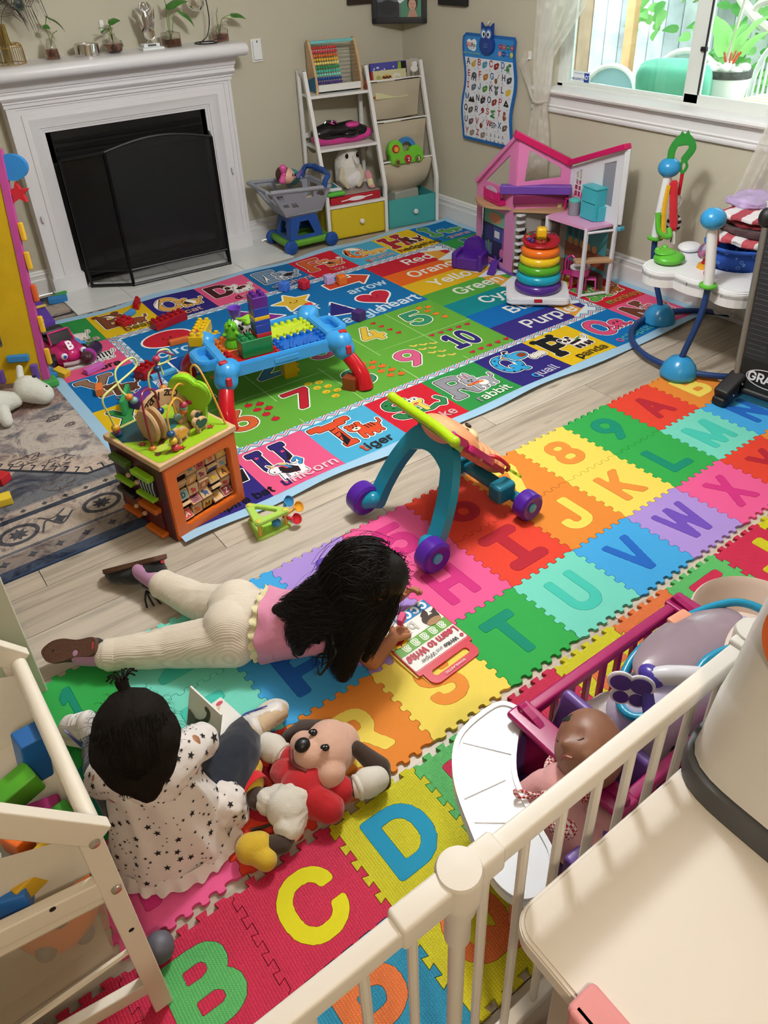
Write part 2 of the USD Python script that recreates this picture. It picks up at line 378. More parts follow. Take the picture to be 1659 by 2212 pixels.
# fire screen: three hinged panels of wire mesh
fs = thing('fire_screen', 'black folding three-panel wire mesh fire screen before the fireplace', 'fire screen', (0, 0, 0))
SCR = raw('wire_mesh', {'g': ('geometry', {}), 'mp': ('mapping', {'rotation': (0, 0, 0), 'scale': (260, 260, 260)}), 't': ('transparent_bsdf', {}), 'd': ('principled_bsdf', {'base_color': (.008, .008, .009), 'roughness': .5}), 'c': ('checker_texture', {'scale': 330.}), 'x': ('mix_closure', {'fac': .62})},
          [('t.BSDF', 'x.closure1'), ('d.BSDF', 'x.closure2')], 'x.closure')
IRON = M('0c0c0d', .45)
def panel(p, q, z0, z1, z2, name):
    p, q = np.array(p, float), np.array(q, float)
    n = 13; t = np.linspace(0, 1, n); top = [(*(p+(q-p)*a), z1+(z2-z1)*a+.045*math.sin(PI*a)*(abs(z1-z2) < .01)) for a in t]
    fr = obj(fs, name, cat(tube([(*p, z0), (*p, z1)], .009, 6), tube([(*q, z0), (*q, z2)], .009, 6), tube(top, .007, 6), tube([(*p, z0+.095), (*q, z0+.095)], .007, 6), tube([(*p, z0+.008), (*q, z0+.008)], .009, 6)), IRON)
    v = [(*p, z0+.1)]+[(*q, z0+.1)]+top[::-1]; f = [(0, i, i+1) for i in range(1, len(v)-1)]
    obj(fr, 'mesh', trimesh.Trimesh(np.array(v), f, process=False), SCR, smooth=False)
panel((-2.165, -.27), (-1.57, -.318), .014, .755, .755, 'panel_frame')
panel((-2.165, -.27), (-2.36, -.13), .016, .755, .72, 'panel_frame'); panel((-1.57, -.318), (-1.49, -.115), .014, .755, .74, 'panel_frame')

# ---------------------------------------------------------------- patterned rug under the toys at the left
def rug_material():
    return raw('faded_pile', {'a': ('attribute', {'attribute': 'Col'}), 'g': ('geometry', {}),
        'n': ('noise_texture', {'scale': 5.5, 'detail': 9., 'roughness': .68, 'distortion': 1.6}), 'r': ('rgb_ramp', {'ramp': [(.34, lin('5b6470')), (.43, lin('8f8482')), (.50, lin('bcb2a8')), (.60, lin('c2b9af')), (.70, lin('a08c88'))]}),
        'n2': ('noise_texture', {'scale': 13., 'detail': 6., 'roughness': .6, 'distortion': 3.}), 'r2': ('rgb_ramp', {'ramp': [(.485, (0, 0, 0)), (.5, (1, 1, 1)), (.515, (0, 0, 0))]}),
        'x': ('mix', {'mix_type': 'multiply', 'fac': 1.}), 'y': ('mix', {'mix_type': 'mix', 'color2': lin('4a4f5a')}), 'm': ('math', {'math_type': 'multiply', 'value2': .55}),
        'bn': ('noise_texture', {'scale': 700.}), 'b': ('bump', {'strength': .5, 'distance': .002}), 'p': ('principled_bsdf', {'roughness': 1., 'specular_ior_level': .1})},
        [('g.position', 'n.vector'), ('g.position', 'n2.vector'), ('n.fac', 'r.fac'), ('n2.fac', 'r2.fac'), ('r.color', 'x.color1'), ('a.color', 'x.color2'), ('x.color', 'y.color1'), ('r2.color', 'm.value1'), ('m.value', 'y.fac'), ('y.color', 'p.base_color'), ('g.position', 'bn.vector'), ('bn.fac', 'b.height'), ('b.normal', 'p.normal')])
pr = thing('patterned_rug', 'faded grey and navy oriental rug with mauve medallions at the left', 'rug', (0, 0, 0))
x0, x1, y0, y1 = -5.2, -2.183, -2.417, -.085
obj(pr, 'pile', bx(x0, x1, y0, y1, .0005, .006), M('7d7a7a', 1.))
obj(pr, 'binding', cat(bx(x0-.004, x1+.004, y0-.006, y0, .0005, .007), bx(x1, x1+.006, y0, y1, .0005, .007), bx(x0, x1, y1, y1+.006, .0005, .007)), M('2b3f5e', .95))
p = Paint(.00012); p.z = .0061
def ring(d): return sbox(x0, y0+d, x1-d, y1-d)
p.add(ring(0), '5c6f8e').add(ring(.045), 'b9b3b0').add(ring(.115), 'e6ddd4').add(ring(.12), '8d97a8').add(ring(.135), 'f4ece4')
p.add(ring(.30), '59677c').add(ring(.325), 'ece4dc').add(ring(.36), 'c9c6c6').add(ring(.37), '96a0b0')
p.add(oval(-3.75, -1.25, .75, .75, 40), 'fff6ee').add(oval(-3.75, -1.25, .6, .55), 'ffe6e0')
d6 = Polygon([(-3.9, -1.35), (-3.3, -1.72), (-3.02, -1.98), (-2.62, -1.98), (-2.62, -1.2), (-2.62, -.7), (-3.3, -.66), (-3.9, -.9)])
p.add(d6.buffer(.014), '4a5362').add(d6, 'fff4ec'); p.add(d6.buffer(-.1), 'ffffff').add(Polygon([(-3.9, -.8), (-3.0, -.9), (-2.7, -1.05), (-2.9, -1.35), (-3.3, -1.4), (-3.9, -1.3)]), 'f0d6d0')
zz = [((-3.02, -1.98), (-2.62, -1.98)), ((-3.3, -1.72), (-3.02, -1.98)), ((-3.9, -1.35), (-3.3, -1.72)), ((-3.9, -1.52), (-3.4, -1.52))]
hk = []
for a, b in zz:
    a, b = np.array(a), np.array(b); L = np.linalg.norm(b-a); u = (b-a)/L; n = np.array((-u[1], u[0]))
    for t in np.arange(.02, L-.01, .045): q = a+u*t; hk.append(line([q, q+n*.032, q+n*.032-u*.018], .006, 'flat'))
p.add(hk, '434c5c')
bd = []
for i in range(9):
    for x, y in ((x1-.16-.29*i-.12, y0+.215), (x1-.215, y0+.3+.28*i)):
        if x < -4.3 or y > y1-.2: continue
        bd.append(oval(x, y, .07, .055).difference(oval(x, y, .055, .04))); bd.append(star(x, y, .035, 8, .55)); bd.append(star(x+.14, y+.0, .03, 4, .5)); bd += [line(spl([(x+.07, y-.04), (x+.1, y+.02), (x+.14, y-.03), (x+.19, y+.02)], 5), .007), line(spl([(x+.08, y+.05), (x+.12, y+.02), (x+.17, y+.05)], 5), .006)]
p.add([b for b in bd if b.is_valid], '6f7584')
dm = []
for i in range(34):
    dm += [star(x1-.35-i*.075, y0+.343, .012, 4, .6), star(x1-.06-i*.09, y0+.08, .018, 4, .5), star(x1-.343, y0+.4+i*.06, .012, 4, .6)]
p.add(dm, '6b7383')
fl2 = []
for k in range(26):
    x, y = rng.uniform(-3.6, -2.3), rng.uniform(-2.0, -.3); r = rng.uniform(.02, .06)
    q = [(x+r*(1+.3*math.sin(3*t+k))*math.cos(t), y+r*.8*(1+.3*math.cos(2*t))*math.sin(t)) for t in np.linspace(0, 5.2, 12)]
    fl2.append(line(spl(q, 4), .006))
    for a in range(7): t = a*.9+k; fl2.append(line([(x+.35*r*math.cos(t), y+.35*r*math.sin(t)), (x+.8*r*math.cos(t+.4), y+.7*r*math.sin(t+.4))], .006))
p.add(fl2, '8a8587')
paint(pr, 'woven_pattern', p, rug_material())

# ---------------------------------------------------------------- alphabet rug
RUG = thing('alphabet_rug', 'bright alphabet and number play rug with light blue border', 'rug', (0, 0, 0))
cw, ch, X0, Y0 = .3125, .3266, -2.852, -.535
X1, Y1 = X0+9*cw, Y0-2.0323
def cellxy(c, r): return X0+c*cw, (Y0-ch if r == 0 else Y1 if r == 5 else Y0-ch-r*(2.0323-2*ch)/4), ch if r in (0, 5) else (2.0323-2*ch)/4
def ripple(v):
    v = np.array(v, float); x, y = v[:, 0], v[:, 1]
    e = np.exp(-((y-Y1+.05)/.10)**2)*(.007+.007*np.sin(x*9.3+.7)*np.sin(x*3.1))+np.exp(-((y-Y0-.05)/.12)**2)*(.006+.006*np.sin(x*11))
    v[:, 2] += .002+np.maximum(e, 0)+.0012*np.sin(x*7+y*3)*np.sin(y*6); return v
def rp(m): m = m.copy(); m.vertices = ripple(m.vertices); return m
edge_w = lambda t: .05+.008*math.sin(t*5.1)+.006*math.sin(t*11.3)
out = [(x, Y0+edge_w(x)) for x in np.linspace(X0-.05, X1+.05, 60)]+[(X1+edge_w(y), y) for y in np.linspace(Y0, Y1, 30)]+[(x, Y1-edge_w(x+1)) for x in np.linspace(X1+.05, X0-.05, 60)]+[(X0-.05, y) for y in np.linspace(Y1, Y0, 20)]
bp = Paint(); bp.add(Polygon(out).buffer(.012).buffer(-.012), '8fb9d6', cut=.06)
m, c = bp.mesh(); mm = rp(m); low = mm.copy(); low.vertices[:, 2] = .0075
obj(RUG, 'border_backing', mv(mm, 0, 0, .0070), M('9cc2dc', .9), smooth=True)
p = Paint(.00015); p.z = .0076
RED, YEL, GRN, BLU, NAV, PNK, ORG, CYN, SKY = 'c3202f', 'd9b41a', '2f8a43', '0f6cae', '2f2672', 'd9557f', 'dd6a24', '128a8a', '4aa3c7'
ring_cells = [('A', 0, 0, GRN), ('B', 1, 0, YEL), ('C', 2, 0, NAV), ('D', 3, 0, PNK), ('E', 4, 0, '1a639c'), ('F', 5, 0, RED), ('G', 6, 0, SKY), ('H', 7, 0, YEL), ('I', 8, 0, BLU), ('J', 8, 1, GRN), ('K', 8, 2, SKY), ('L', 8, 3, YEL), ('M', 8, 4, RED), ('N', 8, 5, PNK), ('O', 7, 5, BLU), ('P', 6, 5, YEL), ('Q', 5, 5, NAV), ('R', 4, 5, GRN), ('S', 3, 5, RED), ('T', 2, 5, SKY), ('U', 1, 5, PNK), ('V', 0, 5, NAV), ('W', 0, 4, GRN), ('X', 0, 3, YEL), ('Y', 0, 2, BLU), ('Z', 0, 1, PNK)]
for l, c, r, h in ring_cells:
    x, y, hh = cellxy(c, r); p.add(sbox(x, y, x+cw, y+hh), h, lift=False, cut=.06)
ix0, ix1, iy0, iy1 = X0+cw, X1-cw, Y1+ch, Y0-ch
zw = .052
p.add(sbox(ix0, iy0, ix1, iy1), 'd6e2e8', cut=.06)
zig = []
def zz(p0, p1, n, nrm, off, w):
    p0, p1 = np.array(p0), np.array(p1); u = (p1-p0)/n
    pts = [p0+u*i*.5+np.array(nrm)*(off+(.017 if i % 2 else -.009)) for i in range(2*n+1)]
    return line(pts, w, 'flat')
for h, off, w in (('c7737c', .019, .006), ('4f8fb4', .033, .007), ('3e7c98', .006, .005)):
    p.add([zz((ix0, iy1), (ix1, iy1), 36, (0, -1), off, w), zz((ix0, iy0), (ix1, iy0), 36, (0, 1), off, w), zz((ix0, iy0), (ix0, iy1), 24, (1, 0), off, w), zz((ix1, iy0), (ix1, iy1), 24, (-1, 0), off, w)], h)
jx0, jx1, jy0, jy1 = ix0+zw, ix1-zw, iy0+zw-.015, iy1-zw
bxr, gyr = -.985, -1.53
p.add(sbox(jx0, gyr, bxr, jy1), '156aa5', cut=.06).add(sbox(jx0, jy0, bxr, gyr), '5f9f37', lift=False, cut=.06)
gw = (bxr-jx0)/5; gm = (gyr+jy0)/2
p.add([line([(jx0+gw*i, jy0), (jx0+gw*i, gyr)], .004, 'flat') for i in range(1, 5)]+[line([(jx0, gm), (bxr, gm)], .004, 'flat')], 'a9cf8c')
st = (jy1-jy0)/7
for i, (t, h) in enumerate(zip(('Red', 'Orange', 'Yellow', 'Green', 'Cyan', 'Blue', 'Purple'), ('b71f30', 'd8611f', 'd3aa1e', '4f9a3a', '117f86', '0f64a8', '352a78'))):
    p.to(.0084); ya, yb = jy1-st*(i+1), jy1-st*i; ym = (ya+yb)/2
    p.add(sbox(bxr, ya, jx1-.17, yb), h, lift=False, cut=.06)
    p.add(Polygon([(jx1-.17, ya), (jx1-.17, yb), (jx1, ym+.022), (jx1, ym-.022)]), 'd79a3c', lift=False).add(Polygon([(jx1-.045, ym+.035), (jx1, ym+.022), (jx1, ym-.022), (jx1-.045, ym-.035)]), h)
    p.add(unary_union([sbox(jx1-.19, ya, jx1-.165, yb)]+[oval(jx1-.165, ya+st*(k+.5)/3, .02, st/6) for k in range(3)]), h)
    p.add(gtext(t, bxr+.34, ym-.035, .088, .03), 'dcdcd6')
def out_shape(g, w=.006): return g.buffer(w, 4)
def blob(parts, outline='f2efe8', w=.006):
    """cartoon drawing: white outline, dark line, then the coloured shapes in order"""
    a = unary_union([g for g, _ in parts if g is not None]); p.to(.0092).add(out_shape(a, w+.003), outline); p.add(out_shape(a, .003), '2a1d22')
    for g, h in parts: p.add(g, h)
LET = {'A': ('d8c7bd', 'e7ded6'), 'B': ('7a4327', '8a4b2b'), 'C': ('d9a350', 'd9a350'), 'D': ('4b1f22', 'e8e2dc'), 'E': ('6f87a0', '8696a6'), 'F': ('c65a2c', 'd9783f'), 'G': ('d96a25', 'e0b45a'), 'H': ('a3262d', '6a2626'), 'I': ('4f9a53', '55a05a'), 'J': ('2d6f8a', '7fc0cf'), 'K': ('5a3a2a', 'a07a55'), 'L': ('c46a22', 'd99a3c'), 'M': ('5fa845', 'a6602f'), 'N': ('6d3a2a', 'c8707f'), 'O': ('d04a77', 'd0466f'), 'P': ('1b1b1d', 'efece6'), 'Q': ('2f9bd0', '3aa0cf'), 'R': ('8b8b90', '9a9aa0'), 'S': ('2c7a44', 'd8c65a'), 'T': ('cf4a28', 'cf4a28'), 'U': ('2c2466', 'e9e4ea'), 'V': ('1a1722', '1a1722'), 'W': ('5a7aa0', '6a8ab0'), 'X': ('3a8a4a', 'caa03a'), 'Y': ('8a6a55', '5f3a2a'), 'Z': ('e6e2dd', 'e6e2dd')}
WORD = {'B': 'bear', 'C': 'cat', 'D': 'dog', 'F': 'fox', 'G': 'giraffe', 'H': 'hedgehog', 'I': 'iguana', 'M': 'monkey', 'O': 'octopus', 'P': 'panda', 'Q': 'quail', 'R': 'rabbit', 'S': 'snake', 'T': 'tiger', 'U': 'unicorn', 'V': 'vampire bat', 'Y': 'yak', 'Z': 'zebra', 'A': 'alpaca', 'E': 'elephant', 'N': 'numbat'}
def animal(l, x, y, s):
    """x,y = centre of the animal, s = half its width"""
    h = LET[l][1]; o = lambda a, b, c, d: oval(x+a*s, y+b*s, c*s, d*s, 16); L = lambda pts, w: line([(x+a*s, y+b*s) for a, b in pts], w*s)
    legs = unary_union([L([(-.5, -.2), (-.55, -.85)], .26), L([(-.15, -.3), (-.15, -.85)], .26), L([(.3, -.3), (.35, -.85)], .26), L([(.6, -.2), (.7, -.8)], .26)])
    eyes = [(o(-.62, .42, .07, .08), '1a1a1a'), (o(-.38, .42, .07, .08), '1a1a1a')]
    dk = '2a1d22'
    if l == 'U':
        b = [(unary_union([o(.15, -.15, .65, .42), legs]), h), (o(-.6, .25, .42, .36), h), (Polygon([(x-.85*s, y+.95*s), (x-.72*s, y+.5*s), (x-.58*s, y+.56*s)]), 'e8b04a'), (L([(-.3, .6), (.0, .35), (.12, .0)], .22), '3a8ac0'), (L([(-.42, .62), (-.15, .4), (-.02, .1)], .12), 'c8405a'), (L([(-.2, .66), (.1, .45)], .1), 'e6c04a'), (L([(.75, .0), (1.0, .35), (.85, .7), (.6, .5)], .18), '3a8ac0'), (o(-.8, .12, .05, .06), dk)]
    elif l in 'TRP' or l in 'BEFHMNDAYCZ':
        b = [(unary_union([o(.2, -.2, .7, .5), legs]), h), (L([(.8, -.1), (1.1, .1), (1.15, .45)], .14), h), (unary_union([o(-.5, .38, .5, .42), o(-.85, .72, .17, .17), o(-.15, .72, .17, .17)]), h)]
        if l == 'T': b += [(unary_union([L([(.1+.22*i, .25), (.15+.22*i, -.15)], .07) for i in range(3)]+[L([(-.7+.2*i, .78), (-.68+.2*i, .6)], .06) for i in range(3)]), dk), (o(-.5, .22, .28, .2), 'f2dcc8')]
        if l == 'P': b += [(unary_union([o(-.85, .74, .16, .16), o(-.15, .74, .16, .16), o(-.68, .4, .15, .17), o(-.32, .4, .15, .17), L([(-.5, -.1), (.3, .0)], .3), legs.intersection(sbox(x-2*s, y-s, x+2*s, y-.45*s))]), dk), (L([(.1, .15), (.6, .3)], .14), '3c8a3c')]
        if l == 'R': b = [(unary_union([o(-.62, 1.0, .13, .42), o(-.25, 1.05, .13, .42)]), h), (unary_union([o(-.58, 1.0, .06, .28), o(-.23, 1.05, .06, .28)]), 'e79aa8')]+b+[(o(.05, -.3, .35, .35), 'eeeae6'), (L([(-.9, .0), (.1, -.12)], .2), 'e07428'), (L([(-.6, .02), (-.1, .02)], .1), 'c8303a')]
        if l == 'Z': b += [(unary_union([L([(-.2+.24*i, .28), (-.25+.24*i, -.5)], .1) for i in range(5)]+[L([(-.8+.2*i, .7), (-.75+.2*i, .3)], .07) for i in range(4)]), '1c1c1e')]
        if l == 'D': b += [(unary_union([o(-.85, .5, .2, .3), o(.3, .0, .3, .25)]), '4b1f22')]
        if l == 'F': b += [(o(-.5, .2, .3, .18), 'f3e6d8'), (o(1.1, .45, .16, .14), 'f3e6d8')]
        if l == 'E': b += [(L([(-.6, .2), (-.95, -.1), (-.9, -.5)], .2), h), (o(-.1, .45, .28, .34), '9fb0bf')]
        b += eyes+[(o(-.5, .22, .08, .06), dk)]
    elif l == 'Q':
        b = [(o(.1, 0, .7, .5), h), (o(.35, -.05, .35, .3), '8a3f22'), (o(-.55, .45, .33, .3), h), (L([(-.5, .75), (-.4, 1.0), (-.2, .95)], .1), dk), (o(-.62, .5, .07, .08), dk), (Polygon([(x-.85*s, y+.5*s), (x-1.1*s, y+.4*s), (x-.85*s, y+.3*s)]), 'e0a030'), (unary_union([o(.8+.4*i, -.75, .26, .3) for i in range(3)]), 'd9d6cc')]
    elif l == 'S':
        b = [(L([(-.7, -.6), (-.1, -.75), (.5, -.55), (.9, -.75), (1.2, -.3), (1.0, .2)], .32), '2f7f45'), (L([(-.3, -.6), (-.35, .2)], .34), 'd8c65a'), (o(-.45, .5, .55, .4), h), (unary_union([o(-.65, .8, .2, .2), o(-.25, .8, .2, .2)]), 'f0eee6'), (unary_union([o(-.65, .8, .08, .1), o(-.25, .8, .08, .1)]), dk), (o(-.5, .3, .2, .1), 'c8405a')]
    elif l == 'O':
        b = [(unary_union([o(0, .3, .6, .5)]+[L([(-.3+.2*i, 0), (-.7+.45*i, -.5), (-.9+.6*i, -.4)], .2) for i in range(4)]), h), (unary_union([o(-.2, .3, .1, .12), o(.2, .3, .1, .12)]), dk)]
    elif l == 'V':
        b = [(unary_union([o(0, 0, .5, .55), Polygon([(x-.3*s, y+.3*s), (x-1.3*s, y+.8*s), (x-1.1*s, y-.3*s), (x-.3*s, y-.3*s)]), Polygon([(x+.3*s, y+.3*s), (x+1.3*s, y+.8*s), (x+1.1*s, y-.3*s), (x+.3*s, y-.3*s)])]), h), (unary_union([o(-.18, .15, .1, .1), o(.18, .15, .1, .1)]), 'f0eee6')]
    else:
        b = [(L([(-1, -.1), (-.3, -.2), (.5, -.15), (1.1, -.35)], .5), h), (o(-.8, .15, .4, .3), h), (legs, h)]+eyes
    blob(b, w=.005)
def slab(l, x, y, w, h):
    g = gbox(l, x, y, w, h, .055, .02)
    if l in 'TRPHUIFMNYVDBE':   # slab serifs
        sfs = []
        for (fx, fy) in {'T': [(.5, 0), (0, 1), (1, 1)], 'U': [(.1, 1), (.9, 1)], 'H': [(.1, 0), (.9, 0), (.1, 1), (.9, 1)], 'R': [(.1, 0), (.95, 0)], 'P': [(.15, 0)], 'I': [(.5, 0), (.5, 1)], 'F': [(.15, 0)], 'Y': [(.5, 0), (.08, 1), (.92, 1)], 'M': [(.08, 0), (.92, 0)], 'N': [(.08, 0), (.92, 1)]}.get(l, []): sfs.append(rrect(x+fx*w-.03, x+fx*w+.03, y+fy*h-.012-.01*(fy > .5), y+fy*h+.022-.01*(fy > .5), .008, 3))
        g = unary_union([g]+sfs)
    return g
for l, c, r, h in ring_cells:
    x, y, hh = cellxy(c, r)
    lx, ly, lw, lh = x+.04, y+hh*.34, cw*.42, hh*.55
    if l == 'I': lw = cw*.24
    if l == 'U': lx = x+.055
    g = slab(l, lx, ly, lw, lh); p.to(.0084).add(out_shape(g, .0085), 'f2efe8').add(out_shape(g, .004), '201a20').add(g, LET[l][0])
    bb = g.bounds
    if l == 'T': p.add([line([(lx+lw*.36, ly+lh*(.2+.17*i)), (lx+lw*.55, ly+lh*(.23+.17*i))], .006) for i in range(4)], '3a1a14')
    if l == 'U': p.add([at(star(0, 0, .012, 5), lx+lw*a, ly+lh*b) for a, b in ((.1, .8), (.12, .5), (.3, .15), (.85, .3), (.9, .7))], 'd8466f')
    if l == 'Q': p.add([oval(lx+lw*(.5+.42*math.cos(t)), ly+lh*(.5+.42*math.sin(t)), .007, .006) for t in np.arange(0, 6.2, .7)], '243a55')
    if l == 'S': p.add([oval(lx+lw*a, ly+lh*b, .008, .006) for a, b in ((.2, .8), (.5, .93), (.3, .6), (.7, .4), (.8, .2), (.4, .07))], '184a2a')
    if l == 'B': p.add([oval(lx, ly+lh, .022, .02), oval(lx+lw*.8, ly+lh, .022, .02)], LET[l][0])
    if l == 'P': p.add([oval(lx, ly+lh*.98, .022, .02), oval(lx+lw*.85, ly+lh, .022, .02)], '1b1b1d')
    if l == 'G': p.add([oval(lx+lw*(.5+.4*math.cos(t)), ly+lh*(.5+.4*math.sin(t)), .009, .008) for t in np.arange(.9, 5.6, .8)], 'e8d3a0')
    ax, ay, s = x+cw*.68, y+hh*.52, cw*.22
    if l == 'U': ax, ay = x+cw*.42, y+hh*.36
    if l == 'Q': ax, ay = x+cw*.62, y+hh*.72
    if l in 'YBA': ax, ay = x+cw*.6, y+hh*.42
    animal(l, ax, ay, s)
    if l in WORD: 
        wd = WORD[l]; th = .05 if len(wd) < 9 else .04
        g1 = gtext(wd, x+cw*.58, y+hh*.07, th, .03); b = g1.bounds; d1 = g1.intersection(sbox(b[0]-1, -9, b[0]+(b[2]-b[0])*(.9/len(wd)), 9))
        p.add(g1, {'U': 'eeb7c6', 'R': 'd5e3d2', 'Q': 'b9b6d6', 'T': '2a2a30', 'P': '5a4a1a', 'B': '6a5a20', 'V': '15131d', 'H': '4a3a18', 'M': 'b07a3a', 'O': '48a0a8', 'Z': '1c1c1e'}.get(l, 'c9a0a0')).add(d1, LET[l][0])
FACE = '1a1a1a'
def shape(g, h, face=True):
    p.to(.0084).add(out_shape(g, .011), 'f2efe8').add(g, h); q = g.representative_point() if g.area else Point(0, 0); q = g.centroid
    if face: p.add([oval(q.x-.02, q.y+.005, .005, .007), oval(q.x+.02, q.y+.005, .005, .007), line([(q.x-.012, q.y-.012), (q.x, q.y-.017), (q.x+.012, q.y-.012)], .004)], FACE)
heart = lambda x, y, s: Polygon([(x+s*.06*16*math.sin(t)**3, y+s*.06*(13*math.cos(t)-5*math.cos(2*t)-2*math.cos(3*t)-math.cos(4*t))) for t in np.linspace(0, 2*PI, 40)])
shape(oval(-2.3, -1.06, .125, .09), 'b8202f'); p.add(gtext('circle', -2.29, -1.255, .075, .03), 'bcd6e4')
shape(sbox(-2.4, -1.44, -2.17, -1.30), '17468c', False); p.add(gtext('rectangle', -2.2, -1.53+.025, .07, .03), 'bcd6e4')
shape(star(-1.57, -1.08, .12, 5, .5), 'd8b13a'); p.add(gtext('star', -1.57, -1.25, .07, .03), 'bcd6e4')
shape(Polygon([(-1.88, -.98), (-1.7, -1.2), (-2.0, -1.2)]), '7a2f86', False)
shape(Polygon([(-1.32, -.98), (-1.12, -.98), (-1.12, -.935), (-1.03, -1.02), (-1.12, -1.105), (-1.12, -1.06), (-1.32, -1.06)]), 'c4452a', False); p.add(gtext('arrow', -1.14, -1.195, .07, .03), 'bcd6e4')
shape(Polygon([(-1.52, -1.37), (-1.42, -1.22), (-1.36, -1.42)]), '2b2570', False); p.add(gtext('triangle', -1.42, -1.50, .075, .03), 'bcd6e4')
shape(heart(-1.19, -1.315, .105), 'b8243c'); p.add(gtext('heart', -1.13, -1.49, .08, .03), 'd3e2ec')
shape(oval(-1.85, -1.37, .09, .075), '3d9a4a'); 
NUM = [('1', '3f7a44'), ('2', '3f7f9a'), ('3', 'b85a7a'), ('4', 'd9b63a'), ('5', '2f8a66'), ('6', 'c65a2c'), ('7', 'b3202c'), ('8', '2f7f5a'), ('9', 'cf5a80'), ('10', '2f2872')]
for i, (t, h) in enumerate(NUM):
    x, y = jx0+gw*(i % 5), gm if i < 5 else jy0
    hh = gyr-gm; g = gbox(t, x+.035, y+hh*.30, gw*(.42 if len(t) == 1 else .52), hh*.5, .04, .015)
    if t == '1': g = gbox(t, x+.05, y+hh*.3, gw*.2, hh*.5, .04, .01)
    p.to(.0084).add(out_shape(g, .009), 'efeede').add(out_shape(g, .003), '2a2a22').add(g, h)
    n = i+1; k = 0
    for a in range(3):
        for b in range(4):
            if k < n:
                fx, fy = x+gw*(.62+.15*a)+.012*b, y+hh*(.82-.17*b)-.02*a
                if n == 10: fx, fy = (x+.03+.055*(k % 5), y+hh*.92-.004*k) if k < 5 else (x+.06+.055*(k % 5), y+hh*.12)
                fh = {1: 'd98a2a', 2: '8a5ac0', 3: 'a83a4a', 4: 'b5242f', 5: 'd97a2a', 6: 'b3202c', 7: 'd8b42a', 8: 'd4662a', 9: 'd9c05a', 10: 'b8243c'}[n]
                f = heart(fx, fy, .017) if n in (4, 10) else (line([(fx-.014, fy+.008), (fx, fy-.008), (fx+.016, fy-.004)], .012) if n == 9 else oval(fx, fy, .019, .016))
                p.add(f, fh); 
                if n in (5, 6, 8): p.add(line([(fx, fy+.014), (fx+.006, fy+.024)], .004), '2f5a24')
                if n == 7: p.add(line([(fx-.007, fy-.002), (fx, fy-.007), (fx+.007, fy-.002)], .003), '6a4a10')
            k += 1
paint(RUG, 'printed_design', p, M('vc', .9, bump=.25, bscale=900, specular_ior_level=.15), xf=rp)

# ---------------------------------------------------------------- foam puzzle tiles
def tooth(n, hgt, smooth, m=.075):
    w = (1-2*m)/n; pts = [(0, 0), (m*.7, 0)]
    for k in range(n):
        x = m+k*w
        if k == 0: pts += [(x-.02*w, -hgt)] if False else []
        pts += [(x+.02*w, -hgt), (x+.56*w, -hgt), (x+.44*w, hgt), (x+1.02*w, hgt)] if k == 0 else [(x-.06*w, -hgt), (x+.56*w, -hgt), (x+.44*w, hgt), (x+1.06*w, hgt)]
    pts[-1] = (1-m-.02*w, hgt)
    pts += [(1-m*.7, 0), (1, 0)]
    p = np.array(pts)
    if smooth:
        for _ in range(2):
            a, b = p[:-1], p[1:]; p = np.vstack([p[:1], np.stack([a*.72+b*.28, a*.28+b*.72], 1).reshape(-1, 2), p[-1:]])
    return p
def puzzle(s, prof):
    """tile outline: the same toothed line runs along each shared edge, so neighbours lock"""
    b = prof*s; t = np.c_[prof[:, 0]*s, prof[:, 1]*s]
    bottom = b; top = b+np.array((0, s)); left = np.c_[-b[:, 1], b[:, 0]]; right = left+np.array((s, 0))
    return Polygon(np.vstack([bottom[:-1], right[:-1], top[::-1][:-1], left[::-1][:-1]])).buffer(0)
S1, S2 = .2701, .2453
SM, TX = puzzle(S1, tooth(6, .026, True)), puzzle(S2, tooth(5, .03, False, .06))
def foam(h): return M(h, .8, bump=.35, bscale=420, specular_ior_level=.25)
def foam_tex(h):
    if ('ft', h) not in _mats:
        _mats[('ft', h)] = raw('ribbed_foam_%02d' % len(_mats), {'g': ('geometry', {}), 'w1': ('wave_texture', {'bands_direction': 'x', 'scale': 52.}), 'w2': ('wave_texture', {'bands_direction': 'y', 'scale': 68.}),
            'm': ('math', {'math_type': 'multiply'}), 'b': ('bump', {'strength': .55, 'distance': .002}), 'r': ('rgb_ramp', {'ramp': [(0, tuple(np.array(lin(h))*.74)), (.6, lin(h))]}), 'p': ('principled_bsdf', {'roughness': .6, 'specular_ior_level': .3})},
            [('g.position', 'w1.vector'), ('g.position', 'w2.vector'), ('w1.fac', 'm.value1'), ('w2.fac', 'm.value2'), ('m.value', 'r.fac'), ('r.color', 'p.base_color'), ('m.value', 'b.height'), ('b.normal', 'p.normal')])
    return _mats[('ft', h)]
